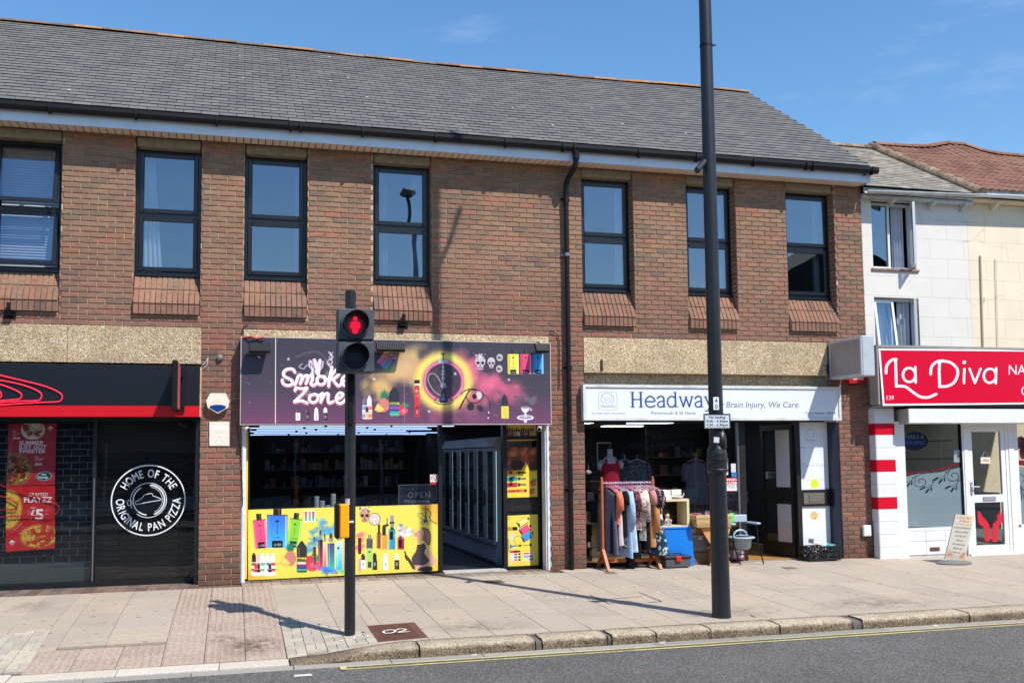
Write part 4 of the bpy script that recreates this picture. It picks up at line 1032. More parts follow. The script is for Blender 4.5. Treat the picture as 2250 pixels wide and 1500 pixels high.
S.line([zy(1200, 840), zy(1270, 900), zy(1300, 990), zy(1290, 1080)], 1.6, (54, 40, 50), sm=4); S.line([zy(1293, 970), zy(1285, 1090)], 3, (70, 62, 70)); S.line([zy(1280, 1090), zy(1268, 1180)], 2.8, (214, 200, 205)); S.line([zy(1275, 1120), zy(1272, 1150)], 3, (60, 50, 56))
for x, y, s in ((1165, 415, 24), (1325, 420, 18)): p = zy(x, y); skull(S, p[0], p[1], s, s > 20, (200, 186, 192))
for x, y in ((1448, 345), (1440, 500)): p = zy(x, y); S.ell(*p, 7.5, 8, (196, 182, 188)); S.ell(p[0]-2, p[1], 3, 3, (90, 80, 88)); S.ell(p[0]+2.5, p[1]+1, 2, 2.4, (120, 108, 116))
for x, col in ((1645, (240, 226, 84)), (1830, (240, 76, 120)), (2012, (60, 160, 232))):
    p = zy(x, 435); vape(S, p[0], p[1], 26.5, 47, col); S.rrect(p[0]-10, p[1], 6, 43, 0, mul(col, .82), .8)
for x in (1690, 1840, 1950): p = zy(x, 920 if x != 1915 else 945); S.rrect(*p, 12.5, 14, 0, (92, 84, 96)); S.rrect(p[0]-1.5, p[1]-1, 8, 9, 0, (112, 104, 116), .7)
S.rrect(*zy(1910, 945), 13.5, 15, 0, (104, 96, 108))
p = zy(1512, 1010); S.poly([(p[0]-7, p[1]), (p[0]-7, p[1]-16), (p[0], p[1]-27), (p[0]+7, p[1]-16), (p[0]+7, p[1])], (50, 46, 60)); S.rrect(p[0]+.5, p[1]+14, 17.5, 27, 0, (236, 220, 84), r=2); [S.line([(p[0]-5, p[1]+4+i*4), (p[0]+6, p[1]+4+i*4)], .9, (110, 100, 50), .8) for i in range(6)]
p = zy(1812, 1170); S.ell(p[0], p[1], 20, 6, (225, 220, 235)); S.ell(p[0], p[1]-.5, 15, 3.6, (150, 140, 160)); S.poly([(p[0]-2.5, p[1]-12), (p[0]+2.5, p[1]-12), (p[0]+4, p[1]), (p[0]-4, p[1])], (206, 200, 214)); S.poly([(p[0]-11, p[1]-23), (p[0]+11, p[1]-23), (p[0]+7, p[1]-14), (p[0]+2, p[1]-11), (p[0]-2, p[1]-11), (p[0]-7, p[1]-14)], (232, 228, 240)); S.ell(p[0], p[1]-22, 10, 2.8, (150, 142, 158)); S.rect(p[0]-3.5, p[1]+6, p[0]+3.5, p[1]+11, (226, 222, 234))
# left of the ring
p = zy(265, 920); S.rect(p[0]-6, p[1]-43, p[0]+6, p[1]-35, (40, 34, 40)); S.rect(p[0]-5, p[1]-35, p[0]+5, p[1]-30, (236, 226, 226)); S.rrect(p[0], p[1]+4, 11, 70, 0, (206, 60, 66), 1, r=2); S.puffs([(p[0], p[1]-20), (p[0], p[1]-6)], 5, [(250, 214, 196), (226, 90, 84)], 10, 2, .8); S.rect(p[0]-4, p[1]+14, p[0]+4, p[1]+36, (150, 40, 50)); S.text('10K', p[0]+2.6, p[1]+34, 5, (250, 210, 200), rot=-pi/2)
pine(S, *zx(1935, 940), 33); berry(S, *zx(2200, 1060), 20)
p = zx(2075, 960); S.poly([(p[0]-11, p[1]), (p[0]-11, p[1]-22), (p[0], p[1]-35), (p[0]+11, p[1]-22), (p[0]+11, p[1])], (46, 44, 58))
for i, col in enumerate([(214, 202, 96), (70, 90, 130), (150, 80, 170), (64, 70, 140), (60, 170, 150), (80, 190, 150)]): S.rect(p[0]-10, p[1]+i*4.9, p[0]+11, p[1]+(i+1)*4.9, col)
S.text('BLEND', p[0]-9, p[1]+4.4, 3.6, (60, 70, 40), bold=.02)
for x, col, cp in ((1480, (150, 140, 150), (120, 110, 120)), (1675, (110, 150, 200), (110, 104, 120)), (1735, (230, 120, 110), (225, 215, 222))): p = zx(x, 1030); bottle(S, p[0], p[1], 12, 52, (232, 226, 230), cp, [col, (240, 236, 238), col]); S.text('E-LIQ', p[0]-4, p[1]+12, 2.6, (60, 60, 80), bold=.02)
p = zx(1702, 1110); bottle(S, p[0], p[1], 8, 28, (240, 190, 120), (60, 40, 50))
for i, (x, bc, cp) in enumerate(((785, (240, 240, 242), (90, 60, 84)), (910, (60, 48, 62), (90, 60, 84)), (1025, (240, 240, 242), (240, 240, 242)), (1145, (60, 48, 62), (236, 236, 240)))):
    p = zx(x, 1120); bottle(S, p[0], p[1], 9.5, 29, bc, cp); S.text('S', p[0]-1.4, p[1]+9, 5, (90, 90, 100) if bc[0] > 100 else (220, 220, 225), bold=.02)
for x, y, a, b_ in ((1925, 345, (190, 180, 90), (224, 60, 160)), (1980, 395, (196, 80, 70), (60, 150, 230)), (2030, 440, (100, 60, 150), (90, 180, 90))): stick(S, *zx(x, y), 10.5, 34, a, b_, .62)
# lettering
def neon(c, paths, w, conv):
    P = [[conv(*q) for q in p] for p in paths]
    for dx, dy, ww, col, a in ((0, 2.2, w+3.2, (120, 70, 88), .55), (.3, 1.4, w+1.6, (206, 120, 136), .9), (-.2, -.4, w, (248, 226, 232), 1), (-.3, -.9, w*.45, (255, 255, 255), 1)):
        for p in P: c.line([(x+dx, y+dy) for x, y in p], ww, col, a, sm=6, soft=2.0 if a < .9 else 1.2)
smoke = [[(745, 545), (715, 505), (650, 505), (600, 545), (605, 600), (665, 635), (710, 665), (705, 715), (650, 730), (595, 705), (580, 655)],
         [(745, 722), (770, 660), (790, 600), (830, 590), (838, 630), (815, 705)], [(822, 690), (860, 615), (905, 590), (915, 630), (890, 700)], [(895, 690), (930, 610), (975, 590), (975, 650), (955, 700), (985, 730), (1030, 700)],
         [(1110, 610), (1060, 605), (1035, 655), (1060, 710), (1115, 712), (1150, 665), (1140, 615), (1100, 605)], [(1140, 640), (1190, 650)],
         [(1235, 480), (1215, 560), (1200, 640), (1190, 740)], [(1205, 640), (1250, 560), (1310, 500), (1335, 520), (1320, 580), (1260, 635), (1225, 640)], [(1240, 640), (1285, 700), (1320, 735), (1360, 705)],
         [(1365, 680), (1425, 660), (1450, 615), (1415, 595), (1375, 630), (1365, 690), (1400, 728), (1450, 712), (1485, 665)]]
for i, (x, y) in enumerate([(960, 590), (1060, 600), (1215, 470), (1320, 480)]):
    for k in range(3):
        q = random.Random(i*3+k); S.line([zx(x+q.uniform(-25, 25), y), zx(x+q.uniform(-60, 30), y-70), zx(x+q.uniform(-30, 60), y-130), zx(x+q.uniform(-30, 60), y-200)], q.uniform(1.5, 5), (236, 214, 224), .75, sm=6, soft=2)
S.line([zx(1000, 380), zx(1030, 460), zx(1040, 560)], 8, (246, 232, 238), .9, sm=6, soft=3); S.line([zx(1075, 380), zx(1060, 480), zx(1050, 560)], 7, (246, 222, 230), .9, sm=6, soft=3); S.line([zx(840, 430), zx(800, 470), zx(860, 500), zx(900, 450), zx(960, 480)], 2, (220, 200, 214), .8, sm=6)
S.line([zx(1310, 400), zx(1340, 440), zx(1345, 500)], 6, (244, 226, 234), .9, sm=6, soft=2)
S.line([zx(760, 340), zx(900, 280), zx(1020, 265), zx(1120, 320), zx(1180, 420)], 4, (140, 128, 136), .35, sm=6, soft=8)
S.puffs([zx(780, 560), zx(900, 560), zx(1180, 620), zx(900, 900), zx(800, 900)], 10, [(190, 176, 190)], 18, 2, .35)
neon(S, smoke, 6.2, zx)
neon(S, [[(748, 800), (760, 765), (840, 775), (905, 762), (860, 830), (790, 905), (740, 955), (830, 940), (905, 972)], [(1010, 850), (950, 870), (935, 930), (985, 965), (1040, 930), (1045, 870), (1005, 848)], [(1045, 880), (1090, 850), (1110, 840), (1100, 890), (1085, 960)], [(1095, 930), (1140, 850), (1185, 845), (1180, 910), (1195, 970), (1250, 950)], [(1290, 920), (1350, 895), (1380, 850), (1340, 830), (1300, 870), (1290, 930), (1325, 975), (1380, 960), (1425, 905)]], 6, zx)
S.rect(598, 742, 599.8, 932, (226, 216, 206)); S.rect(873.6, 742, 874.6, 932, (190, 180, 190), .6)
for x in (540, 590, 603, 700, 868, 880, 1000, 1100, 1200):
    for y in (yt(x)+6, 840, 924): S.ell(x, y, .8, .8, (170, 165, 170), .8)
S.ell(544, 843, 1.6, 1.6, (110, 100, 112)); S.ell(546, 884, 2, 2, (120, 108, 118))
YS = -.20
sg = thing('fascia_sign', 'dark purple printed sign reading Smoke Zone with a glowing hookah ring', 'shop sign', (2.3, YS, 2.17))
SM = S.mat('vape_sign_print', .42)
cn = corners((531, 742), (1208, 755), (1211, 930.5), (530, 930.5), YS)
SIDE = plain('sign_edge', (206, 160, 142), .6, dirt=.3)
print_board('panel', SM, SIDE, 0, 0, 0, 0, YS, .17, sg, cn)
MB().ring(cn[0][0]-.012, cn[1][0]+.012, cn[2][1]-.012, cn[1][1]+.012, .012, YS-.004, -.02).obj('edge_trim', plain('sign_trim', (196, 180, 176), .5, .3), sg)

# ---- yellow window vinyl
zv = lambda x, y: (540+x/5.114, 1090+y/5.114)
V = Cv(545, 1105, 965, 1276, 2.6, (236, 218, 92))
ytv = lambda x: 1120-13*(x-545)/418; ybv = lambda x: 1275-21*(x-545)/418
V.T = lambda x, y: (x, 1105+(y-ytv(x))*171/(ybv(x)-ytv(x)))
V.glow(550, 1270, 60, 40, (240, 160, 60), .8); V.poly([zv(1900, 90), zv(2180, 90), zv(2180, 330)], (246, 180, 66), .7); V.poly([zv(2050, 90), zv(2180, 90), zv(2180, 230)], (250, 160, 70), .4); V.glow(*zv(2170, 820), 20, 30, (250, 190, 40), .8)
for p, col, r in ((zv(160, 430), (240, 84, 130), -.09), (zv(530, 420), (140, 210, 60), .11)): vape(V, p[0], p[1], 27, 66, col, r)
p = zv(343, 400); vape(V, p[0], p[1], 44, 76, (58, 112, 216), 0, (70, 190, 250))
for x, a in ((658, (226, 60, 130)), (700, (230, 120, 60)), (738, (150, 60, 170))): p = zv(x, 225); V.rrect(*p, 6.2, 26, 0, (240, 236, 240)); V.rrect(p[0], p[1], 4.4, 21, 0, a, 1, (70, 190, 220))
V.puffs([zv(840, 300), zv(830, 400), zv(740, 430), zv(720, 540), zv(800, 480), zv(880, 420), zv(690, 600), zv(940, 380)], 9, [(60, 150, 224), (40, 120, 206), (120, 190, 236), (70, 170, 220)], 90, 3, .6)
V.puffs([zv(950, 330), zv(960, 400)], 6, [(140, 200, 190)], 10, 4, .5)
for x, c0, c1 in ((58, (60, 40, 40), (150, 90, 60)), (105, (224, 190, 190), (210, 120, 120)), (150, (235, 235, 235), (120, 190, 120)), (205, (230, 230, 240), (80, 140, 200)), (265, (235, 225, 225), (210, 70, 80))):
    p = zv(x+30, 765); bottle(V, p[0], p[1], 11, 50, (236, 230, 230), c0, [c1, (245, 245, 245), c1, (240, 230, 220)])
for x, c0 in ((108, (220, 40, 50)), (140, (50, 30, 40)), (218, (226, 226, 230)), (262, (50, 40, 50))): p = zv(x, 830); bottle(V, p[0], p[1], 7, 27, (236, 230, 235), c0, [c0, (245, 245, 245)])
pine(V, *zv(485, 650), 36)
p = zv(612, 690); V.poly([(p[0]-11, p[1]), (p[0]-11, p[1]-22), (p[0]-2, p[1]-36), (p[0]+2, p[1]-36), (p[0]+11, p[1]-22), (p[0]+11, p[1])], (56, 50, 48)); V.rect(p[0]-7, p[1]-22, p[0]-5, p[1], (130, 124, 120), .8)
V.rrect(p[0], p[1]+16, 22, 34, 0, (44, 40, 40), r=3)
for i, col in enumerate([(236, 214, 90), (90, 120, 80), (224, 220, 190), (130, 60, 150), (60, 70, 130), (60, 180, 130)]): V.rect(p[0]-10, p[1]+i*5, p[0]+10, p[1]+i*5+5, col)
V.text('Mixd', p[0]-9, p[1]+7, 5.5, (60, 60, 30), bold=.03)
berry(V, *zv(740, 755), 30)
for x, w, top, col, c2 in ((752, 7, 540, (60, 40, 50), (150, 90, 100)), (820, 10, 460, (40, 34, 44), (210, 80, 110)), (868, 6, 500, (220, 200, 220), (240, 70, 120)), (938, 15, 500, (70, 70, 130), (60, 190, 190)), (1030, 14, 480, (210, 236, 240), (40, 190, 220)), (1100, 8, 470, (240, 190, 180), (230, 100, 90))):
    a = zv(x, top); b_ = zv(x, 800); V.rrect(a[0], (a[1]+b_[1])/2+6, w, b_[1]-a[1], 0, col, 1, c2, r=1.5); V.rrect(a[0], a[1]-6, w*.45, 18, 0, (70, 68, 76)); V.rrect(a[0], a[1]-1, w*.7, 7, 0, (150, 150, 160)); V.rect(a[0]-w*.35, a[1]+4, a[0]-w*.2, b_[1], (255, 255, 255), .35)
p = zv(1020, 585); V.ell(*p, 3, 3, (60, 110, 130))
V.puffs([zv(860, 820), zv(920, 830), zv(980, 850), zv(900, 850)], 7, [(70, 140, 226), (100, 170, 240), (50, 110, 210)], 44, 6, .7); V.puffs([zv(790, 800)], 7, [(226, 90, 140)], 10, 7, .6); V.puffs([zv(1080, 850)], 7, [(110, 200, 150)], 10, 7, .6)
p = zv(1318, 215); skull(V, p[0], p[1], 24, True, (206, 150, 120)); p = zv(1430, 258); V.ell(*p, 13.5, 14, (96, 84, 70)); V.ell(*p, 12, 12.5, (222, 214, 204)); V.speck(18, 5, (120, 110, 104), (p[0]-8, p[1]-8, p[0]+8, p[1]+8), (.6, 1), 1)
V.puffs([zv(1280, 440), zv(1290, 520), zv(1270, 580)], 8, [(240, 90, 130), (250, 130, 150)], 30, 6, .7)
for x, w, y0, y1, col in ((1482, 10, 410, 590, (130, 74, 50)), (1540, 16, 430, 600, (216, 160, 70)), (1632, 15, 370, 600, (40, 150, 190)), (1735, 15, 460, 600, (170, 40, 60))):
    a = zv(x, y0); b_ = zv(x, y1); V.rrect(a[0], (a[1]+b_[1])/2, w, b_[1]-a[1], 0, col, r=1.5); V.rect(a[0]-w*.4, a[1]+2, a[0]-w*.28, b_[1]-2, (255, 255, 255), .4); V.rrect(a[0], a[1]-8, w*.5, 20, 0, (54, 48, 50))
    if x > 1600: V.rrect(a[0]-w*.1, a[1]+14, w*.5, 18, 0, (24, 24, 34)); V.rrect(a[0], a[1]-17, w*.55, 26, 0, (150, 150, 156)); V.rrect(a[0], a[1]-14, w*.7, 5, 0, (70, 66, 70))
V.rrect(*zv(1560, 330), 13, 5, -.3, (60, 52, 54)); V.rrect(*zv(1575, 280), 3, 14, 0, (130, 124, 120))
V.puffs([zv(1740, 370), zv(1730, 430), zv(1830, 380), zv(1860, 410), zv(1790, 420), zv(1720, 360)], 7, [(226, 226, 232), (190, 194, 206), (240, 240, 244), (160, 166, 180)], 70, 8, .6)
# woman blowing vapour (seen from the side, head tilted back)
V.poly([zv(*q) for q in ((1985, 350), (2040, 358), (2080, 400), (2090, 470), (2075, 550), (2040, 545), (2000, 500), (1975, 470), (1990, 410), (1965, 375))], (132, 98, 84), sm=3)
V.poly([zv(*q) for q in ((2010, 370), (2060, 400), (2070, 480), (2040, 520), (2030, 440))], (170, 128, 104), .7, sm=3)
V.poly([zv(*q) for q in ((1975, 362), (1945, 385), (1915, 392), (1905, 405), (1885, 420), (1893, 450), (1925, 465), (1925, 520), (1960, 530), (1990, 480), (2005, 420), (1998, 380))], (214, 160, 134), sm=3)
V.ell(*zv(1990, 440), 2.4, 3.4, (196, 140, 116)); V.line([zv(1905, 430), zv(1925, 436)], .9, (150, 80, 80)); V.line([zv(1935, 400), zv(1950, 402)], .8, (70, 50, 50))
V.poly([zv(*q) for q in ((2010, 560), (2050, 580), (2110, 660), (2150, 720), (2140, 760), (2000, 830), (1975, 800), (1985, 770), (2080, 720), (2040, 660), (2000, 620))], (230, 178, 150), sm=3)
V.poly([zv(*q) for q in ((1925, 545), (1960, 540), (2010, 530), (2030, 580), (2010, 640), (2070, 720), (2000, 775), (1900, 785), (1860, 720), (1880, 660), (1910, 620))], (76, 66, 68), sm=3)
V.poly([zv(*q) for q in ((1900, 780), (1990, 775), (2080, 800), (2085, 838), (1905, 838), (1890, 810))], (226, 172, 144), sm=2); V.poly([zv(*q) for q in ((1965, 800), (2090, 790), (2095, 838), (1930, 838))], (62, 54, 58), sm=2)
V.poly([zv(*q) for q in ((1800, 700), (1830, 690), (1880, 770), (1900, 800), (1890, 830), (1860, 800))], (64, 48, 46), sm=2); V.poly([zv(*q) for q in ((1775, 670), (1800, 660), (1825, 690), (1830, 720), (1800, 725))], (90, 66, 60), sm=2); V.line([zv(1780, 625), zv(1800, 675)], 3.2, (50, 40, 44))
p = zv(2025, 270); hookah(V, p[0], zv(0, 110)[1], zv(0, 300)[1], 1.9, (50, 44, 46), (110, 100, 92), (60, 50, 46)); V.line([zv(2040, 140), zv(2085, 190), (zv(2070, 250)), zv(2150, 310)], 2, (60, 46, 44), sm=4)
for x, body, cap, h in ((1300, (238, 238, 240), (70, 52, 56), 34), (1432, (52, 48, 44), (46, 42, 40), 38), (1558, (236, 238, 242), (236, 238, 242), 38), (1688, (54, 50, 46), (236, 238, 242), 36)):
    p = zv(x, 735); bottle(V, p[0], p[1], 11, h, body, cap); V.text('S', p[0]-1.8, p[1]+9, 6, (100, 100, 110) if body[0] > 100 else (210, 210, 214), bold=.02)
p = zv(1375, 700); V.rrect(p[0], p[1]-30, 14, 28, 0, (88, 84, 96), r=2); V.rrect(p[0]-2, p[1]-46, 2.5, 12, 0, (120, 116, 120)); V.rrect(p[0]+2, p[1]-46, 2.5, 12, 0, (120, 116, 120)); V.rrect(p[0], p[1], 14, 44, 0, (176, 214, 110), r=2); V.rrect(p[0], p[1]+14, 8, 13, 0, (60, 70, 60)); V.ell(p[0], p[1]-14, 3, 2, (50, 80, 40))
V.rrect(*zv(1262, 560), 7, 36, 0, (70, 40, 50)); V.rrect(*zv(1262, 780), 6, 30, 0, (200, 170, 160))
VM = V.mat('yellow_vinyl_print', .3)
# ---- side panels of the vape shop
zs_ = lambda x, y: (960+x/4.411, 920+y/4.411)
A1 = Cv(1108, 931, 1178, 968, 3, (226, 196, 70)); A1.poly([(1108, 955), (1122, 968), (1108, 968)], (230, 150, 50))
q = random.Random(2)
for i in range(12): x = 1114+i*5.2; bottle(A1, x, 950+q.uniform(-2, 2), 5, q.uniform(18, 27), [(60, 80, 140), (190, 80, 60), (90, 60, 70), (150, 170, 90), (210, 150, 120), (220, 214, 200), (40, 44, 50)][i % 7], (60, 50, 60))
A2 = Cv(1106, 981, 1182, 1095, 3, (234, 210, 76)); A2.rect(1106, 981, 1182, 1034, (84, 54, 36))
A2.puffs([zs_(700, 330), zs_(760, 300), zs_(850, 310), zs_(940, 320), zs_(700, 400), zs_(880, 380)], 9, [(206, 96, 40), (226, 120, 60), (170, 66, 40), (236, 150, 90)], 60, 4, .6); A2.poly([zs_(700, 440), zs_(760, 400), zs_(840, 420), zs_(830, 480), zs_(720, 480)], (40, 30, 26), .85, sm=4)
A2.poly([zs_(820, 500), zs_(870, 420), zs_(900, 500), zs_(890, 560), zs_(780, 560)], (240, 210, 50)); A2.glow(*zs_(940, 480), 12, 14, (50, 40, 40), .8); A2.glow(*zs_(690, 480), 12, 8, (180, 90, 50), .7)
for y, col, cp in ((525, (224, 160, 60), (50, 40, 40)), (585, (50, 150, 160), (110, 110, 110)), (645, (190, 50, 70), (110, 110, 110))):
    p = zs_(720, y); A2.rrect(*p, 25, 10, 0, col, r=1.5); A2.rrect(p[0]-2, p[1]-1, 8, 5, 0, (30, 28, 34)); A2.rrect(p[0]+22, p[1], 22, 4, .05, cp); A2.rrect(p[0]+17, p[1], 5, 7, 0, (60, 56, 56))
p = zs_(770, 706); A2.rrect(*p, 44, 6.5, 0, (226, 110, 80)); A2.text('VAPOR', p[0]-17, p[1]+2.4, 5, (150, 30, 30), bold=.03); A2.rrect(p[0]+20, p[1], 5, 6, 0, (60, 40, 40)); berry(A2, 1173, 1063, 13); berry(A2, 1170, 1083, 11)
A3 = Cv(1105, 1130, 1187, 1246, 3, (234, 214, 86)); A3.poly([(1105, 1133), (1124, 1133), (1105, 1150)], (248, 176, 60))
for x, y, col in ((860, 1000, (244, 224, 130)), (880, 1075, (236, 80, 140)), (900, 1145, (60, 150, 230))): p = zs_(x-30, y); A3.rrect(*p, 24, 15, -.5, (60, 50, 60)); A3.rrect(p[0]+1, p[1]-1, 22, 13, -.5, col); A3.rrect(p[0]-8, p[1]+5, 5, 6, -.5, (60, 50, 66)); A3.rrect(p[0]+14, p[1]-8, 4, 5, -.5, (40, 36, 44))
p = zs_(700, 1057); A3.rrect(*p, 14, 9, 0, (200, 180, 60)); A3.rrect(p[0]+12, p[1], 11, 8, 0, (40, 36, 30)); [A3.line([(p[0]-5, p[1]-3+i*2), (p[0]+5, p[1]-3+i*2)], .6, (90, 80, 40)) for i in range(4)]
A3.poly([zs_(700, 1205), zs_(720, 1225), zs_(760, 1222), zs_(760, 1235), zs_(720, 1240), zs_(700, 1262)], (50, 110, 200)); A3.line([zs_(755, 1228), zs_(890, 1225)], 1.2, (60, 60, 60)); A3.line([zs_(770, 1220), zs_(740, 1160), zs_(790, 1130), zs_(830, 1170), zs_(800, 1220)], .9, (120, 110, 60), sm=5); A3.rrect(*zs_(800, 1229), 6, 4, 0, (50, 44, 40)); A3.rrect(*zs_(908, 1226), 5, 6, 0, (50, 44, 40))
A3.line([zs_(690, 1100), zs_(740, 1110), zs_(735, 1180)], 1.4, (200, 204, 210)); A3.line([zs_(685, 1160), zs_(690, 1290)], 1, (60, 56, 60)); A3.rrect(*zs_(720, 1140), 8, 14, .1, (206, 214, 220), .8)
for i, (a, b_) in enumerate([((190, 60, 70), (60, 40, 50)), ((224, 220, 224), (190, 60, 60)), ((230, 226, 230), (60, 90, 190)), ((220, 216, 220), (200, 110, 110))]): p = zs_(745, 1285+i*28); A3.rrect(*p, 20, 5.5, 0, a); A3.rrect(p[0]+3, p[1], 7, 4, 0, b_); A3.rrect(p[0]+11, p[1], 5, 4, 0, (60, 50, 56))
for i, (a, b_) in enumerate([((230, 80, 140), (200, 190, 190)), ((70, 170, 220), (190, 90, 90)), ((190, 226, 190), (120, 90, 150))]): p = zs_(885, 1310+i*30); A3.rrect(*p, 24, 5.5, 0, (236, 234, 236)); A3.rrect(p[0]-5, p[1], 12, 4, 0, a); A3.rrect(p[0]+6, p[1], 9, 4, 0, b_)

# ---- LED sign, no entry sticker
LE = Cv(875, 1063, 960, 1112, 3, (26, 28, 38)); LE.text('OPEN', 893, 1092, 12, (120, 140, 150), .7, space=1.25); LE.text('Welcome', 885, 1105, 9, (150, 170, 180), .8, space=1.1); LE.speck(90, 5, (120, 140, 230), (878, 1066, 958, 1074), (.35, .6), .8); LE.speck(60, 6, (150, 200, 190), (940, 1066, 958, 1110), (.35, .6), .7); LE.speck(70, 7, (90, 110, 190), (877, 1068, 884, 1110), (.35, .6), .7)
NE = Cv(945, 1041, 961, 1064, 6, (236, 232, 232)); NE.line([(953+6*cos(t), 1049+6*sin(t)) for t in [2*pi*k/20 for k in range(21)]], 1.6, (190, 40, 50)); NE.line([(949, 1045), (957, 1053)], 1.2, (190, 40, 50)); NE.text('18', 949.5, 1051, 4, (50, 46, 50), bold=.02); NE.rect(945, 1058, 961, 1064, (180, 40, 50))

# ---- pizza posters
def pizza(c, cx, cy, rx, ry, cheese=(222, 168, 60), crust=(196, 140, 62), top=(150, 40, 30), n=34, seed=1, a0=0, big=1.0, dark=1.0):
    q = random.Random(seed); c.ell(cx, cy, rx, ry, mul(crust, dark)); c.ell(cx, cy, rx*.9, ry*.9, mul(cheese, dark))
    for i in range(int(n*6)):
        r = sqrt(q.random())*.86; t = q.uniform(0, 2*pi); s = rx*.045*q.uniform(.5, 1.5); c.ell(cx+rx*r*cos(t), cy+ry*r*sin(t), s, s*.8, mul([(246, 214, 110), (206, 120, 50), (170, 70, 40), (120, 110, 40)][q.randrange(4)], dark), .75)
    for i in range(n):
        r = sqrt(q.random())*.78; t = q.uniform(0, 2*pi); s = rx*.1*big*q.uniform(.7, 1.2); c.ell(cx+rx*r*cos(t), cy+ry*r*sin(t), s, s*.85, mul(top, dark), .9); c.ell(cx+rx*r*cos(t)-s*.2, cy+ry*r*sin(t)-s*.2, s*.5, s*.4, mul(top, 1.4*dark), .7)
zq = lambda x, y: (x/3.947, 920+y/3.947)
def poster_bg(c, x0, y0, x1, y1, a, b_, n=6):
    s = (x1-x0)/n; j = 0; y = y0
    while y < y1:
        for i in range(n):
            if (i+j) % 2: c.rect(x0+i*s, y, x0+(i+1)*s, y+s, b_, .6)
        y += s; j += 1
def roofmark(c, x, y, s, col):
    c.poly([(x-s, y), (x-s*.55, y-s*.25), (x-s*.4, y-s*.6), (x+s*.1, y-s*.7), (x+s*.2, y-s*.5), (x+s*.9, y-s*.1), (x+s, y+.05*s)], col); c.text('PIZZA', x-s*.9, y+s*.35, s*.35, col, bold=.03); c.text('HUT', x-s*.5, y+s*.8, s*.35, col, bold=.03)
P1 = Cv(14, 928, 126, 1068, 3, (172, 34, 48)); poster_bg(P1, 14, 928, 126, 1068, 0, (190, 44, 56))
p = zq(280, 90); P1.ell(p[0], p[1], 28, 22, (226, 216, 196)); P1.ell(p[0], p[1]-3, 24, 17, (206, 190, 168)); P1.puffs([zq(220, 90), zq(250, 120), zq(340, 100), zq(320, 130), zq(210, 60)], 5, [(120, 44, 30), (150, 60, 40), (90, 30, 26)], 60, 3, .8); P1.ell(p[0]+6, p[1]-11, 10, 6, (240, 232, 210)); P1.text('New', *zq(92, 108), 3, (245, 240, 240), bold=.02); P1.text('HOT HONEY', *zq(92, 126), 2.2, (240, 235, 235)); P1.text('WINGS', *zq(92, 140), 2.2, (240, 235, 235)); P1.text('£3.69', *zq(100, 172), 5, (245, 242, 242), bold=.04)
roofmark(P1, *zq(440, 75), 7.5, (236, 225, 228))
for i, t in enumerate(('SUMMER', 'JUST GOT', 'SWEETER')): P1.text(t, *zq(158, 220+i*38), 8.2, (238, 236, 238), bold=.025, W=[57, 64, 62][i])
p = zq(110, 470); pizza(P1, p[0]-2, p[1]-6, 48, 40, (170, 106, 56), (150, 104, 56), (110, 36, 26), 60, 3, dark=.95)
for t in (.3, 1.1, 1.9, 2.7, -.5): P1.line([(p[0]-2-46*cos(t), p[1]-6-38*sin(t)), (p[0]-2+46*cos(t), p[1]-6+38*sin(t))], 1, (70, 26, 20))
P1.text('New', *zq(305, 334), 3, (245, 240, 240), bold=.02); P1.text('HOT HONEY', *zq(306, 352), 2.6, (245, 240, 240), bold=.02); P1.text('CHICKEN', *zq(306, 364), 2.6, (245, 240, 240), bold=.02); P1.text('£9.99', *zq(308, 407), 5, (245, 242, 242), bold=.04)
p = zq(395, 505); P1.poly([(p[0]-20, p[1]+2), (p[0]-8, p[1]-10), (p[0]+10, p[1]-10), (p[0]+19, p[1]+0), (p[0]+8, p[1]+9), (p[0]-8, p[1]+9)], (120, 180, 190), sm=3); P1.poly([(p[0]-18, p[1]+2), (p[0]-7, p[1]-8), (p[0]+9, p[1]-8), (p[0]+17, p[1]+0), (p[0]+7, p[1]+7.5), (p[0]-7, p[1]+7.5)], (30, 44, 56), sm=3); P1.text('Hot', p[0]-6, p[1]-2, 5, (220, 240, 240), bold=.03); P1.text('Honey', p[0]-14, p[1]+5, 6, (220, 240, 240), bold=.03)
P2 = Cv(12, 1066, 123, 1212, 3, (196, 30, 34)); poster_bg(P2, 12, 1066, 123, 1212, 0, (216, 40, 44))
P2.text('CRAFTED', *zq(245, 670), 7.5, (250, 246, 240), sx=.95, bold=.01); P2.text('FLATZZ', *zq(202, 726), 11.5, (250, 246, 240), bold=.035, W=66); P2.text('ONLY', *zq(262, 784), 3, (250, 246, 240), bold=.03); P2.text('£', *zq(264, 850), 13, (250, 246, 240), bold=.03); P2.text('5', *zq(303, 884), 23, (250, 246, 240), bold=.03, sx=1.25)
for x0, y0, x1, y1 in ((240, 800, 262, 815), (235, 830, 262, 834), (245, 890, 270, 868), (395, 812, 425, 796), (398, 835, 430, 838)): P2.line([zq(x0, y0), zq(x1, y1)], 1, (250, 220, 210), .8)
p = zq(85, 790); pizza(P2, p[0]-4, p[1]-2, 31, 45, (236, 190, 70), (206, 130, 40), (200, 120, 30), 46, 6, big=.6); p = zq(330, 1030); pizza(P2, p[0]+4, p[1]+1, 45, 27, (226, 170, 66), (196, 110, 40), (176, 40, 28), 26, 8, big=1.3)
P2.text('Three Cheese', *zq(120, 975), 3, (250, 240, 235), rot=-.75); P2.text('Pepperoni', *zq(165, 1010), 3, (250, 240, 235), rot=-.6); roofmark(P2, *zq(105, 1072), 7.5, (245, 235, 235))

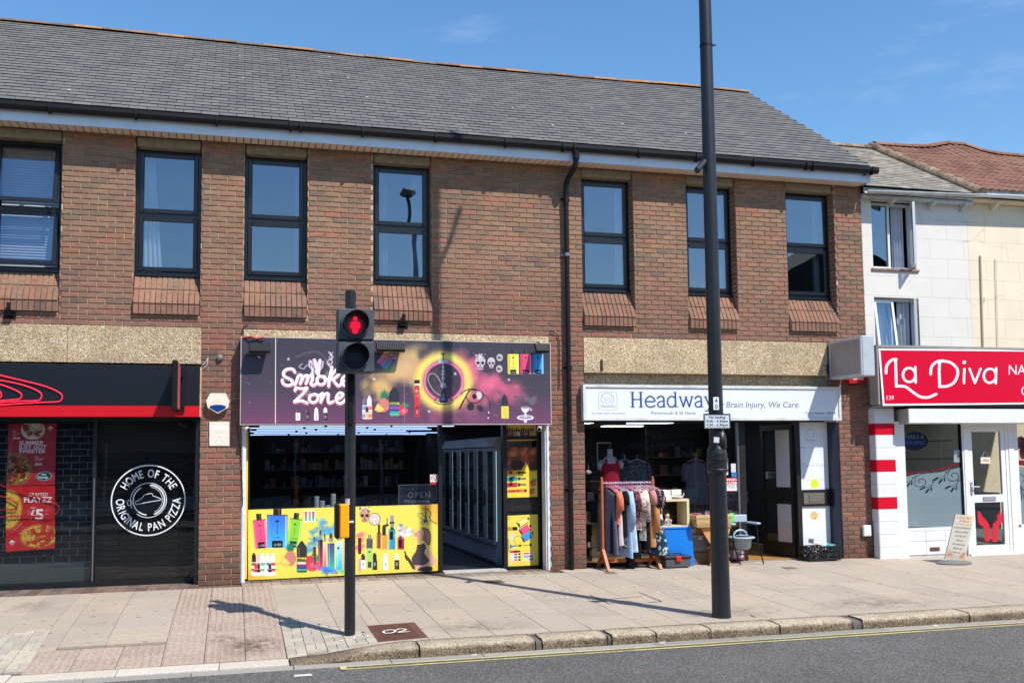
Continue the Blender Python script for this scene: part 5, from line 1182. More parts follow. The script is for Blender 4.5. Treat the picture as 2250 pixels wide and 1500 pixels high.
# ---- Headway fascia
zh = lambda x, y: (1280+x/3.879, 840+y/3.879)
HW = Cv(1283, 847, 1848, 922, 3, (222, 226, 233)); yth = lambda x: 847.5+5*(x-1283)/565
HW.T = lambda x, y: (x, 847+(y-yth(x))*75/(921.5-yth(x)))
for k, w in ((0, 1.2),):
    P = [(1288, 852), (1840, 857), (1842, 916), (1288, 915.5), (1288, 852)]; HW.line(P, w, (190, 195, 204), .9)
BL = (44, 78, 140); GRY = (120, 122, 134)
HW.line([zh(385, 82), zh(385, 82)], 1, BL)
def serif_word(c):
    X = lambda a, b_: zh(a, b_); w = 4.4
    # H
    for x in (402, 470): c.line([X(x, 86), X(x, 210)], w, BL)
    c.line([X(402, 146), X(470, 146)], w*.7, BL)
    for x in (402, 470):
        for y in (84, 211): c.line([X(x-17, y), X(x+17, y)], 1.7, BL)
    # e
    c.line([X(515, 163), X(580, 163), X(578, 138), X(548, 118), X(515, 140), X(508, 170), X(522, 203), X(552, 212), X(584, 200)], 3.6, BL, sm=6)
    # a
    c.line([X(606, 136), X(630, 118), X(655, 125), X(660, 150), X(660, 208)], 3.8, BL, sm=6); c.line([X(660, 160), X(625, 166), X(607, 188), X(622, 210), X(645, 208), X(662, 192)], 3.4, BL, sm=6); c.line([X(655, 209), X(676, 209)], 1.7, BL)
    # d
    c.line([X(757, 86), X(757, 208)], 4, BL); c.line([X(757, 140), X(732, 118), X(700, 134), X(690, 170), X(704, 204), X(732, 210), X(757, 188)], 3.6, BL, sm=6); c.line([X(742, 86), X(758, 86)], 1.7, BL); c.line([X(755, 209), X(776, 209)], 1.7, BL)
    # w
    c.line([X(796, 122), X(822, 208), X(846, 130), X(872, 208), X(898, 122)], 3.6, BL)
    for x in (796, 846, 898): c.line([X(x-12, 121), X(x+12, 121)], 1.7, BL)
    # a
    c.line([X(922, 136), X(946, 118), X(970, 125), X(975, 150), X(975, 208)], 3.8, BL, sm=6); c.line([X(975, 160), X(940, 166), X(922, 188), X(937, 210), X(960, 208), X(977, 192)], 3.4, BL, sm=6); c.line([X(972, 209), X(992, 209)], 1.7, BL)
    # y
    c.line([X(1010, 122), X(1045, 206)], 3.8, BL); c.line([X(1078, 122), X(1045, 206), X(1030, 242), X(1010, 246)], 3.2, BL); c.line([X(998, 121), X(1024, 121)], 1.7, BL); c.line([X(1066, 121), X(1090, 121)], 1.7, BL)
serif_word(HW)
def headlogo(c, cx, cy, s, col):
    c.line([(cx+a*s, cy+b_*s) for a, b_ in ((-.5, -.3), (-.36, -.5), (.36, -.5), (.5, -.3), (.5, .38), (.36, .54), (-.36, .54), (-.5, .38), (-.5, -.3))], s*.018, col, .8, sm=3)
    c.line([(cx-.24*s, cy+.2*s), (cx-.36*s, cy), (cx-.3*s, cy-.3*s), (cx-.1*s, cy-.42*s), (cx+.14*s, cy-.4*s), (cx+.3*s, cy-.24*s), (cx+.33*s, cy+.02*s), (cx+.2*s, cy+.24*s)], s*.022, col, sm=5)
    c.line([(cx-.3*s, cy-.3*s), (cx-.16*s, cy-.1*s), (cx-.12*s, cy+.12*s), (cx+.02*s, cy+.26*s)], s*.02, col, .8, sm=4); c.line([(cx+.2*s, cy-.36*s), (cx+.24*s, cy-.1*s), (cx+.1*s, cy+.16*s)], s*.02, col, .8, sm=4)
    for d in (-1, 1): c.line([(cx+d*.1*s-.05*s, cy-.1*s), (cx+d*.1*s+.05*s, cy-.1*s)], s*.025, col)
    c.line([(cx, cy-.06*s), (cx+.02*s, cy+.04*s)], s*.018, col); c.line([(cx-.06*s, cy+.12*s), (cx+.06*s, cy+.12*s)], s*.018, col); c.text('Headway', cx, cy+.4*s, s*.15, col, align='c')
headlogo(HW, *zh(200, 155), 38, GRY); HW.text('the brain injury association', *zh(68, 272), 3.6, GRY, W=70, bold=.015); HW.text('Portsmouth & SE Hants', *zh(552, 276), 7.2, GRY, W=96, bold=.012); HW.text('For Brain Injury, We Care', *zh(1822, 214), 12.5, (122, 124, 142), shear=.2, bold=.01, W=196, align='r'); HW.text('Charity Number 1086140', *zh(2162, 274), 6, (80, 84, 110), align='r', W=72)
YH = -.10
hs_ = thing('fascia_sign', 'white sign with blue Headway lettering over the charity shop', 'shop sign', (7.3, YH, 2.24))
cn = corners((1283, 847.5), (1844, 852.5), (1847, 921), (1284, 920.5), YH)
EDG = plain('white_sign_edge', (214, 216, 216), .4, dirt=.3)
print_board('panel', HW.mat('headway_print', .4), EDG, 0, 0, 0, 0, YH, .10, hs_, cn)
MB().ring(cn[0][0]-.02, cn[1][0]+.015, cn[2][1]-.015, cn[1][1]+.02, .04, YH-.018, YH+.10).obj('frame', EDG, hs_)

# ---- pizza fascia
YP = -.12
ps = thing('fascia_sign', 'black fascia sign with red neon roof outlines and red band', 'shop sign', (-2.5, YP, 2.27))
MB().bbox(XL, -.445, YP, -.0, 2.42, 2.965, .004).obj('panel', plain('black_sign_face', (17, 20, 27), .38, var=.1), ps)
RED = plain('red_sign_band', (196, 6, 22), .4, var=.05)
MB().box(XL, -.445, YP-.004, -.0, 2.274, 2.42).obj('red_band', RED, ps)
MB().box(-.445, -.425, YP+.01, .0, 2.27, 2.95).obj('end_plate', plain('raw_edge', (200, 168, 140), .8, var=.3), ps)
NEON = emis('red_neon', (232, 30, 60), .75)
zn = lambda x, y: (x/5.0, 800+y/5.0)
for pts in ([(-420, 40), (-200, 70), (0, 120), (200, 168), (400, 215), (540, 258), (640, 305), (682, 345), (670, 395), (620, 413), (450, 418), (250, 430), (0, 446), (-300, 462)],
            [(-250, 130), (0, 175), (160, 205), (290, 240), (400, 285), (455, 330), (440, 385), (390, 400), (250, 404), (0, 418), (-300, 436)], [(-200, 180), (0, 222), (100, 255), (200, 300), (238, 340), (215, 380), (150, 388), (0, 400), (-200, 410)], [(-60, 250), (-10, 290), (15, 330), (5, 365), (-60, 385)]):
    P = [pt(*zn(x, y), YP-.015) for x, y in smooth(pts, 5)]; MB().tube([(a, YP-.015, b_) for a, b_ in P], .0085, 6).obj('neon_outline', NEON, ps)
pj = thing('projecting_sign', 'thin black sign projecting edge on from the pizza fascia', 'projecting sign', (-.72, -.4, 2.3))
MB().bbox(-.775, -.700, -.78, -.19, 2.33, 2.985, .02).obj('sign_body', BLACKM, pj)
MB().box(-.699, -.694, -.74, -.23, 2.36, 2.95).obj('sign_face', plain('pink_face', (196, 90, 100), .4), pj)
MB().box(-.69, -.64, -.16, -.122, 2.34, 2.93).box(-.7, -.66, -.2, -.15, 2.4, 2.46).box(-.7, -.66, -.2, -.15, 2.8, 2.86).obj('wall_bracket', BLACKM, pj)

# ---- La Diva fascia
YD = -.42
zd = lambda x, y: (1780+x/2.885, 740+y/2.885)
LD = Cv(1930, 763, 2262, 893, 3, (210, 0, 48)); ytd = lambda x: 764+4.2*(x-1930)/320; ybd = lambda x: 891-3.5*(x-1930)/320
xld = lambda y: 1930+9.5*(y-764)/127
LD.T = lambda x, y: (1930+(x-xld(y))*(332)/(2262-xld(y)), 763+(y-ytd(x))*130/(ybd(x)-ytd(x)))
WH = (250, 244, 248)
for P in ([(1930, 765), (2262, 769)], [(1940, 890), (2262, 887)], [(1931, 765), (1940, 890)]): LD.line([(x, y) for x, y in P], 6.5, WH)
w = 6.0
LD.line([zd(480, 228), zd(485, 180), (zd(515, 145)), zd(545, 140)], w, WH, sm=6); LD.line([zd(540, 142), zd(543, 312)], w, WH); LD.line([zd(543, 310), zd(600, 315), zd(640, 345), zd(690, 378), zd(740, 382), zd(790, 362)], w, WH, sm=6)
def ring_(c, cx, cy, rx, ry, w, a0=0, a1=2*pi): c.line([(cx+rx*cos(a0+(a1-a0)*k/24), cy+ry*sin(a0+(a1-a0)*k/24)) for k in range(25)], w, WH)
p = zd(624, 240); ring_(LD, p[0], p[1], 13.5, 15.5, w*.9); LD.line([zd(664, 190), zd(664, 288)], w*.9, WH)
LD.line([zd(760, 235), zd(768, 185), zd(800, 155), zd(835, 150), zd(835, 150)], w, WH, sm=6); LD.line([zd(815, 160), zd(815, 312)], w, WH); LD.line([zd(815, 152), zd(880, 160), zd(925, 200), zd(930, 245), zd(905, 290), zd(860, 312), zd(812, 314)], w, WH, sm=6)
LD.line([zd(972, 202), zd(972, 292)], w*.9, WH); LD.ell(*zd(970, 160), 4, 4, WH); LD.line([zd(1005, 202), zd(1042, 292), zd(1075, 200)], w*.85, WH); p = zd(1135, 246); ring_(LD, p[0], p[1], 13.5, 15.5, w*.9); LD.line([zd(1174, 196), zd(1174, 294)], w*.9, WH)
LD.text('NAILS', *zd(1250, 238), 21, WH, sx=.9); LD.text('COSMETICS', *zd(1335, 372), 21, WH, sx=.8); LD.text('139', *zd(476, 398), 9.2, WH, sx=.9)
ld = thing('fascia_sign', 'red La Diva nails sign with white looping letters numbered 139', 'shop sign', (11.8, YD, 2.4))
cn = corners((1930, 765), (2262, 768.5), (2262, 887.5), (1940, 891), YD)
GM = plain('grey_sign_side', (150, 146, 140), .6, dirt=.4, dirtcol=(100, 92, 80))
LDM = LD.mat('diva_print', .3)
print_board('panel', LDM, GM, 0, 0, 0, 0, YD, .21, ld, cn)
MB().box(cn[0][0]-.012, cn[1][0]+3, YD+.0, -.2, cn[1][1]-.01, cn[1][1]+.03).box(cn[0][0]-.03, cn[0][0]-.004, YD+.005, -.2, cn[2][1]-.02, cn[1][1]+.02).box(cn[0][0]+.35, cn[1][0]+3, -.2, .1, 2.44, 3.3).obj('frame', GM, ld)
MB().box(cn[1][0], cn[1][0]+3, YD, YD+.2, cn[2][1], cn[1][1]).obj('panel_extension', plain('red_sign', (210, 0, 48), .3), ld)

# ================================================================== SHOPFRONTS
def panes(b, x0, x1, z0, z1, y, mat, parent, name='pane'): return MB().box(x0, x1, y, y+.006, z0, z1).obj(name, mat, parent)
# ---- pizza shop
zf = thing('shopfront', 'black framed pizza shop window with dark tiled backing and round white emblem', 'shopfront', (-2.6, .28, .02))
FB = plain('black_shop_frame', (22, 24, 28), .4, var=.2)
fr_ = MB().box(XL, -.437, .25, .33, .0, .075).box(XL, -.437, .25, .33, 2.235, 2.31).box(-1.835, -1.785, .25, .33, .075, 2.235).box(-.505, -.438, .25, .33, .075, 2.235).box(-4.6, -4.55, .25, .33, .075, 2.235)
fr_.obj('frame', FB, zf); MB().box(-1.815, -1.8, .238, .25, .08, 1.45).obj('edge_strip', ALU, zf)
panes(None, XL, -1.835, .075, 2.235, .285, GLASS_SH, zf); panes(None, -1.785, -1.113, .075, 2.235, .285, GLASS_SH, zf); panes(None, -1.108, -.505, .075, 2.235, .285, GLASS_SH, zf)
TILEM = island_mat('black_tile', [(22, 26, 34), (26, 30, 38), (18, 22, 30), (24, 27, 36)], .22, 10, .15, .1, 30)
tw = MB().box(XL, -1.84, .412, .45, .33, 2.3).obj('tile_wall', plain('tile_grout', (150, 158, 164), .8), zf)
k = 0; z = .335
while z < 2.24:
    x = XL+(.1025 if k % 2 else 0)
    while x < -1.85:
        x1 = min(x+.199, -1.845)
        if x1 > -3.35 and x1-x > .02: MB().bbox(x, x1, .404, .42, z, z+.0825, .003).obj('tile', TILEM, tw)
        x += .205
    z += .0892; k += 1
MB().box(XL, -1.84, .40, .45, .04, .33).obj('kick_panel', plain('grey_kick_panel', (58, 70, 76), .35, var=.2), zf)
bw = MB().box(-1.84, -.43, .432, .46, .0, 2.3).obj('painted_brick_wall', plain('black_joint', (14, 14, 16), .6), zf)
PB = island_mat('black_painted_brick', [(24, 25, 28), (20, 21, 24), (28, 29, 32)], .35, 14, .2, .5, 40)
k = 0; z = .08
while z < 1.75:
    x = -1.83+(.1125 if k % 2 else 0)-.1125
    while x < -.45:
        a, b_ = max(x, -1.83), min(x+.217, -.45)
        if b_-a > .03: MB().bbox(a, b_, .418+rnd.uniform(-.002, .002), .44, z, z+.062, .006).obj('brick', PB, bw)
        x += .225
    z += .075; k += 1
MB().box(-.495, -.438, .03, .25, .0, 2.25).obj('side_return', FB, zf)
# round emblem on the glass
STK = plain('white_sticker', (226, 230, 232), .6, var=.03)
ecx, ecz, yE = -1.112, 1.142, .282
em = thing('window_emblem', 'round white window emblem reading home of the original pan pizza', 'window sticker', (ecx, yE, ecz))
def arcstroke(b, pts, w, y=yE):
    """flat ribbon 1 mm thick on the glass"""
    n = len(pts)
    L_, R_ = [], []
    for i in range(n):
        a = pts[max(0, i-1)]; c = pts[min(n-1, i+1)]; dx, dz = c[0]-a[0], c[1]-a[1]; l = sqrt(dx*dx+dz*dz)+1e-9; nx, nz = -dz/l*w/2, dx/l*w/2
        L_.append((pts[i][0]+nx, pts[i][1]+nz)); R_.append((pts[i][0]-nx, pts[i][1]-nz))
    vs = [(x, y, z) for x, z in L_]+[(x, y, z) for x, z in R_]; b.add(vs, [(i, i+1, n+i+1, n+i) for i in range(n-1)])
circ = lambda r, a0=0, a1=2*pi, n=60, cx=ecx, cz=ecz, ry=1: [(cx+r*cos(a0+(a1-a0)*k/n), cz+r*ry*sin(a0+(a1-a0)*k/n)) for k in range(n+1)]
b = MB(); arcstroke(b, circ(.478), .016); b.obj('outer_ring', STK, em)
b = MB()
for r, a0, a1, w in ((.235, -1.3, 1.9, .008), (.205, -1.2, 1.5, .014), (.235, 1.9, 3.6, .008), (.2, 2.1, 4.6, .014), (.235, 4.0, 4.98, .008), (.218, -1.1, 1.4, .005), (.18, -1.1, 1.4, .005)): arcstroke(b, circ(r, a0, a1, 30), w)
arcstroke(b, circ(.028, 0, 2*pi, 14, ecx-.245, ecz-.03, 1.4), .008)
arcstroke(b, [(ecx+x, ecz+z) for x, z in [(-.17, -.02), (-.1, .02), (-.07, .05), (-.06, .075), (.03, .095), (.05, .085), (.055, .06), (.11, .04), (.165, .015), (.16, .0), (.02, -.02), (-.165, -.055), (-.17, -.02)]], .008)
b.obj('pan_drawing', STK, em)
def ring_text(t, r, a_mid, top=True, h=.105, span=2.3):
    ws = []
    for ch in t:
        T = text_tris(ch, .012) if ch != ' ' else None; ws.append((T[..., 0].max() if T is not None else .3)*h/.68*.72+.02)
    kk = span*r/sum(ws); ws = [w*kk for w in ws]; tot = sum(ws); a = a_mid+(tot/2/r if top else -tot/2/r)
    for ch, w in zip(t, ws):
        am = a-(w/2/r if top else -w/2/r); a = a-(w/r if top else -w/r)
        if ch == ' ': continue
        T = text_tris(ch, .012); b = MB(); rot = am-pi/2 if top else am+pi/2; rr = r if top else r
        W_ = T[..., 0].max()
        for tri in T:
            vs = []
            for u, v in tri:
                U = (u-W_/2)*h/.68*.72; Vv = v*h/.68-(0 if top else 0); px, pz = ecx+rr*cos(am), ecz+rr*sin(am)
                vs.append((px+U*cos(rot)-Vv*sin(rot), yE, pz+U*sin(rot)+Vv*cos(rot)))
            b.add(vs, [(0, 1, 2)])
        b.obj('letter', STK, em)
ring_text('HOME OF THE', .315, pi/2, True, .105, 2.25)
ring_text('ORIGINAL PAN PIZZA', .42, -pi/2, False, .105, 3.3)
po = props(print_board('poster', P1.mat('poster_summer', .4), None, 0, 0, 0, 0, .36, .003, None, corners((19, 930), (125, 930), (120, 1065), (14, 1066), .36)), 'dark red summer poster with pizza and a plate in the shaded window', 'poster')
props(print_board('poster', P2.mat('poster_flatzz', .4), None, 0, 0, 0, 0, .36, .003, None, corners((14, 1067), (121, 1067), (121, 1204), (12, 1212), .36)), 'bright red crafted pizza poster priced £5 below the summer poster', 'poster')
nw = thing('window_neon', 'red neon roof outline hanging in the window before the posters', 'neon sign', (-2.6, .33, 1.1))
zw = lambda x, y: (x/3.947, 920+y/3.947); NEOND = plain('unlit_red_neon', (190, 20, 34), .3)
for P in ([(-200, 520), (0, 572), (200, 635), (350, 680), (450, 715), (505, 750), (508, 790), (470, 835), (420, 852), (300, 840), (0, 850), (-200, 860)], [(-100, 640), (0, 665), (90, 700), (150, 740), (140, 775), (90, 785), (0, 788), (-100, 792)]):
    MB().tube([(pt(*zw(x, y), .33)[0], .33, pt(*zw(x, y), .33)[1]) for x, y in smooth(P, 4)], .008, 6).obj('tube', NEOND, nw)
MB().tube([(-.72, .2, 2.2), (-.66, .16, 2.17), (-.60, .1, 2.15)], .03, 10).obj('dome_camera', FB, zf)

# ---- vape shop
vf = thing('shopfront', 'vape shop window with yellow printed base and open doorway on the right', 'shopfront', (2.3, .22, .02))
b = MB().box(.203, 2.935, .225, .29, .0, .04).box(.203, 2.935, .225, .29, 2.17, 2.3).box(2.935, 2.99, .19, .30, .0, 2.3).box(.205, .235, .225, .29, .04, 2.2)
b.box(3.93, 3.99, .22, .34, .0, 2.3).box(4.49, 4.53, .28, .34, .0, 2.2).box(3.99, 4.49, .29, .34, 1.945, 2.0).box(3.99, 4.49, .29, .34, .83, 1.06).box(3.99, 4.49, .29, .34, 0, .045).box(3.99, 4.49, .29, .34, 1.05, 1.07).box(3.99, 4.49, .285, .34, 2.17, 2.3)
b.obj('frame', FB, vf)
panes(None, .235, 2.935, 1.0, 2.17, .25, GLASS_SH, vf)
YELS = plain('yellow_strip', (240, 200, 30), .5)
MB().box(.178, .205, .12, .16, .04, 2.17).obj('yellow_trim', YELS, vf)
MB().box(4.0, 4.46, .275, .288, .86, .96).box(4.12, 4.40, .268, .276, .885, .94).obj('letter_plate', DKALU, vf)
GUID = plain('shutter_guide_white', (214, 218, 224), .45, dirt=.35)
MB().box(.12, .178, .0, .16, .0, 2.175).box(.13, .15, -.012, 0, 0, 2.175).obj('shutter_guide', GUID, vf)
MB().box(4.53, 4.60, .02, .2, .0, 2.17).box(4.553, 4.575, .0, .02, 0, 2.17).obj('shutter_guide', GUID, vf)
MB().box(.12, 4.6, -.02, .22, 2.172, 2.30).obj('shutter_box', plain('shutter_box_dark', (60, 56, 66), .5), vf)
MB().box(2.99, 3.93, .05, .32, .0, .022).obj('threshold', plain('worn_threshold', (196, 192, 186), .5, dirt=.4), vf)
print_board('window_vinyl', VM, YELS, 0, 0, 0, 0, .215, .012, vf, corners((545, 1119.5), (963, 1107), (963, 1253), (545, 1274), .215))
print_board('panel', A1.mat('door_print_top', .35), None, 0, 0, 0, 0, .30, .01, vf, corners((1109, 932), (1177, 932), (1177.5, 967), (1109.5, 969), .30))
print_board('panel', A2.mat('door_print_mid', .35), None, 0, 0, 0, 0, .30, .01, vf, corners((1107.5, 982), (1179, 982), (1181, 1091), (1107.5, 1094), .30))
print_board('panel', A3.mat('door_print_low', .35), None, 0, 0, 0, 0, .30, .01, vf, corners((1106, 1133), (1184, 1129), (1187, 1242), (1107.5, 1246), .30))
LEDM = LE.mat('led_sign_face', .4, emit=.25)  # faint glow added to the whole sign face
lo = thing('led_sign', 'small faintly glowing led sign reading open welcome behind the vape shop glass', 'led sign', (2.63, .3, 1.0))
cn = corners((877, 1066), (959, 1063), (961, 1110), (877, 1112), .29); print_board('screen', LEDM, None, 0, 0, 0, 0, .29, .02, lo, cn)
MB().ring(cn[0][0]-.012, cn[1][0]+.01, cn[2][1]-.01, cn[0][1]+.012, .012, .283, .29).obj('bezel', ALU, lo)
props(print_board('sticker', NE.mat('age_sticker', .5), None, 0, 0, 0, 0, .247, .001, None, corners((945, 1042), (961, 1042), (961, 1064), (945, 1064), .247)), 'small square age restriction sticker above the led sign', 'sticker')
# interior
room = thing('shop_interior', 'dark vape shop interior with blue strip lit ceiling', 'shop interior', (2.3, 5, 0))
FLO = plain('dark_floor', (40, 40, 44), .35, var=.25)
MB().box(.12, 4.6, .34, 11.2, -.05, 0).obj('floor', FLO, room)
MB().box(.0, .1, .34, 11.2, 0, 2.6).box(4.62, 4.7, .34, 11.2, 0, 2.6).box(0, 4.7, 11.2, 11.3, 0, 2.6).obj('wall', DARKIN, room)
MB().box(0, 4.7, .34, 11.2, 2.26, 2.34).obj('ceiling', plain('black_ceiling', (14, 18, 34), .6), room)
LEDL = emis('blue_led', (170, 196, 250), 1.9)
y = .9; k = 0
while y < 11:
    x = .14+(.3 if k % 2 else 0)
    while x < 4.5:
        if not (x > 3.2 and y < 7): MB().box(x, min(x+1.1, 4.55), y, y+.07+.016*y, 2.243, 2.256).obj('led_strip', LEDL, room)
        x += 1.16
    y += .62+.115*y; k += 1
# shelving with stock
def shelf_unit(x0, x1, y, zs, label, seed, cols, dens=.8, depth=.3):
    t = thing('shelving', label, 'shelving', ((x0+x1)/2, y, 0)); q = random.Random(seed)
    MB().box(x0, x1, y+depth, y+depth+.02, 0, 2.1).obj('back_board', DARKIN, t)
    for z in zs: MB().box(x0, x1, y, y+depth, z-.015, z).obj('shelf', GREYIN, t)
    b = [MB() for _ in cols]
    for z in zs:
        x = x0+.03
        while x < x1-.06:
            w = q.uniform(.03, .12); h = q.uniform(.06, .2)
            if q.random() < dens: b[q.randrange(len(cols))].box(x, x+w*.9, y+.03, y+.03+w, z, z+h)
            x += w+q.uniform(0, .02)
    for i, m in enumerate(cols):
        if b[i].v: b[i].obj('stock', m, t, kind='stuff')
    return t
ST = [plain('stock_a', (66, 74, 92), .6), plain('stock_b', (104, 104, 108), .6), plain('stock_c', (92, 52, 52), .6), plain('stock_d', (44, 52, 84), .6), plain('stock_e', (96, 84, 56), .6)]
shelf_unit(.5, 2.95, 3.1, (.5, .85, 1.2, 1.5, 1.8), 'shelves of boxed stock behind the vape shop window', 3, ST)
shelf_unit(.9, 3.6, 9.8, (.5, .85, 1.2, 1.5, 1.8), 'shelves at the far back of the vape shop', 5, ST)
t = thing('canister_stack', 'stack of pale round tins on the sill inside the vape window', 'tins', (1.27, .5, 1.0))
for i, n in enumerate((5, 3, 1, 6)):
    for k in range(n): MB().lathe([(.035, 0), (.037, .006), (.037, .026), (.034, .03)], (1.18+.08*i, .45, .98+k*.033), 12).obj('tin', plain('tin_pale', (170, 176, 180), .5), t)
MB().box(.25, 2.9, .36, .8, .94, .98).obj('window_shelf', DARKIN, room)
# drinks fridge row along the right wall
fg = thing('display_fridge', 'long row of glass door drinks fridges inside the vape shop doorway', 'fridge', (4.2, 2.8, 0))
FRG = plain('fridge_grey', (176, 182, 190), .4, .1); xF = 3.98
MB().box(xF+.04, 4.6, .95, 4.95, .0, .3).box(xF+.04, 4.6, .95, 4.95, 1.83, 2.0).box(xF+.5, 4.6, .95, 4.95, .3, 1.83).box(xF+.04, 4.6, .93, .955, 0, 2.0).obj('cabinet', FRG, fg)
MB().prism([(xF-.02, 1.85), (xF+.05, 2.0), (xF+.05, 1.83)], .95, 4.95, axis='Y').prism([(xF-.0, .05), (xF+.05, .30), (xF+.05, .02)], .95, 4.95, axis='Y').obj('canopy', FRG, fg)
for k in range(6):
    a = .98+k*.66; d = MB().box(xF, xF+.035, a, a+.05, .31, 1.83).box(xF, xF+.035, a+.58, a+.63, .31, 1.83).box(xF, xF+.035, a+.05, a+.58, .31, .36).box(xF, xF+.035, a+.05, a+.58, 1.78, 1.83).obj('door', FRG, fg)
    MB().box(xF+.015, xF+.02, a+.05, a+.58, .36, 1.78).obj('pane', GLASS_SH, d); MB().box(xF-.02, xF, a+.56, a+.59, .9, 1.15).obj('handle', BLACKM, d)
    MB().box(xF+.045, xF+.06, a+.01, a+.025, .36, 1.78).obj('light_strip', emis('fridge_strip', (170, 226, 228), .9), d)
    for z in (.62, .92, 1.2, 1.5): MB().box(xF+.06, xF+.45, a, a+.63, z-.01, z).obj('shelf', ALU, fg)
# ---- charity shop
hf = thing('shopfront', 'charity shop window with dark bronze frame and open glazed door', 'shopfront', (7.4, .17, .02))
X1 = pt(1620, 1000, .17)[0]; X2 = pt(1636, 1000, .17)[0]; X3 = pt(1746, 1000, .17)[0]; X4 = pt(1755, 1000, .17)[0]; X5 = pt(1819, 1000, .17)[0]; X6 = pt(1842, 1000, .17)[0]
MB().box(5.16, 5.2, .14, .22, 0, 2.3).box(X1+.03, X2, .14, .22, 0, 2.3).box(5.2, X1+.03, .14, .22, 2.2, 2.3).box(5.2, X1+.03, .14, .22, .0, .06).box(X3, X4, .12, .24, 0, 2.3).box(X4, X5, .15, .22, .0, .04).box(X4, X5, .15, .22, 2.2, 2.3).box(X2, X3, .15, .22, 2.2, 2.3).box(X4, X5, .14, .2, .83, 1.1).obj('frame', DKALU, hf)
MB().box(X1-.01, X1+.03, .15, .2, 0, 2.2).obj('frame_bead', ALU, hf)
MB().bbox(X5+.0, 9.62, .02, .24, 0, 2.3, .004).obj('navy_post', NAVY, hf)
panes(None, 5.2, X1, .06, 2.2, .18, GLASS_SH, hf)
MB().box(X4+.04, X5-.12, .125, .14, .87, 1.05).box(X4+.14, X5-.2, .115, .126, .9, 1.02).obj('letter_plate', plain('steel_plate', (150, 142, 132), .35, .6), hf)
HP = Cv(1748, 925, 1822, 1075, 3, (226, 229, 236)); headlogo(HP, 1779, 955, 30, (120, 124, 140)); HP.text('the brain injury association', 1751, 983, 3.2, (140, 144, 158), W=62); HP.line([(1790, 988), (1812, 988)], .7, (170, 174, 186))
HP.text('Opening Hours', 1755, 1024, 8, (196, 199, 210), W=60, bold=.02)
for i, t_ in enumerate(('Mon - Fri', 'Saturday', '9.00am - 4.30pm')): HP.text(t_, 1756, 1036+i*10, 5, (198, 202, 212), W=[30, 30, 58][i])
def burst(c, x, y, r, col, n=16):
    c.ell(x, y, r*.78, r*.78, col)
    for i in range(n): a = 2*pi*i/n; c.poly([(x+r*.72*cos(a-.16), y+r*.72*sin(a-.16)), (x+r*cos(a), y+r*sin(a)), (x+r*.72*cos(a+.16), y+r*.72*sin(a+.16))], col)
burst(HP, 1785, 1062, 12.5, (214, 240, 40))
HP2 = Cv(1752, 1108, 1828, 1238, 3, (228, 231, 237)); burst(HP2, 1786, 1133, 12.5, (236, 180, 120)); HP2.speck(14, 3, (90, 60, 50), (1776, 1124, 1796, 1143), (.5, 1.4), .9); HP2.speck(20, 4, (250, 220, 150), (1776, 1124, 1796, 1143), (.6, 1.8), .9); HP2.line([(1773, 1150), (1788, 1150)], .6, (190, 192, 200))
print_board('door_vinyl', HP.mat('opening_hours_print', .4), None, 0, 0, 0, 0, .165, .006, hf, [(X4+.004, 2.2), (X5-.003, 2.2), (X5-.003, 1.1), (X4+.004, 1.1)])
print_board('door_vinyl', HP2.mat('lower_vinyl_print', .4), None, 0, 0, 0, 0, .165, .006, hf, [(X4+.004, .83), (X5-.003, .83), (X5-.003, .04), (X4+.004, .04)])
# open door leaf, hinged at X3 and swung inwards
hx, hy = X3-.005, .2; ex = pt(1673, 1000, .98)[0]; ey_ = .98; dv = Vector((ex-hx, ey_-hy, 0)); dl = dv.length; ang = math.atan2(dv.y, dv.x)
RD = Matrix.Rotation(ang, 3, 'Z')
def dbox(u0, u1, z0, z1, w0=-.02, w1=.02):
    mb = MB().box(u0, u1, w0, w1, z0, z1); mb.v = [tuple(RD @ Vector((v[0], v[1], 0))+Vector((hx, hy, v[2]))) for v in mb.v]; return mb
def join(*m):
    r = MB()
    for q in m: r.add(q.v, q.f)
    return r
lf = join(dbox(0, .07, .02, 2.17), dbox(dl-.07, dl, .02, 2.17), dbox(.07, dl-.07, .02, .24), dbox(.07, dl-.07, 2.08, 2.17), dbox(.07, dl-.07, .9, 1.12)).obj('door', DKALU, hf)
dbox(.07, dl-.07, .24, .9, -.003, .003).obj('pane', GLASS_SH, lf); dbox(.07, dl-.07, 1.12, 2.08, -.003, .003).obj('pane', GLASS_SH, lf)
PAP = plain('white_paper', (205, 207, 212), .8, var=.05)
dbox(.08, .42, 1.14, 2.08, .006, .008).obj('paper', PAP, lf); dbox(.08, .42, .2, .86, .006, .008).obj('paper', PAP, lf)
OP = Cv(0, 0, 60, 40, 3, (214, 214, 216)); OP.text('OPEN', 30, 28, 18, (60, 60, 66), align='c', sx=.85)
p0 = RD @ Vector((dl-.32, .03, 0)); x_, y_ = hx+p0.x, hy+p0.y
a = pt(1683, 1036, .85); c_ = pt(1704, 1050, .85)
props(print_board('open_sign', OP.mat('open_print', .6), None, 0, 0, 0, 0, .85, .004, None, [(a[0], a[1]), (c_[0], a[1]), (c_[0], c_[1]), (a[0], c_[1])]), 'white card sign reading open hung on the charity shop door', 'open sign')
room2 = thing('shop_interior', 'charity shop interior with bright ceiling panels and clothes rails', 'shop interior', (7.4, 5, 0))
MB().box(5.16, 9.6, .24, 9.2, -.05, 0).obj('floor', plain('wood_floor', (170, 120, 60), .5, var=.2), room2)
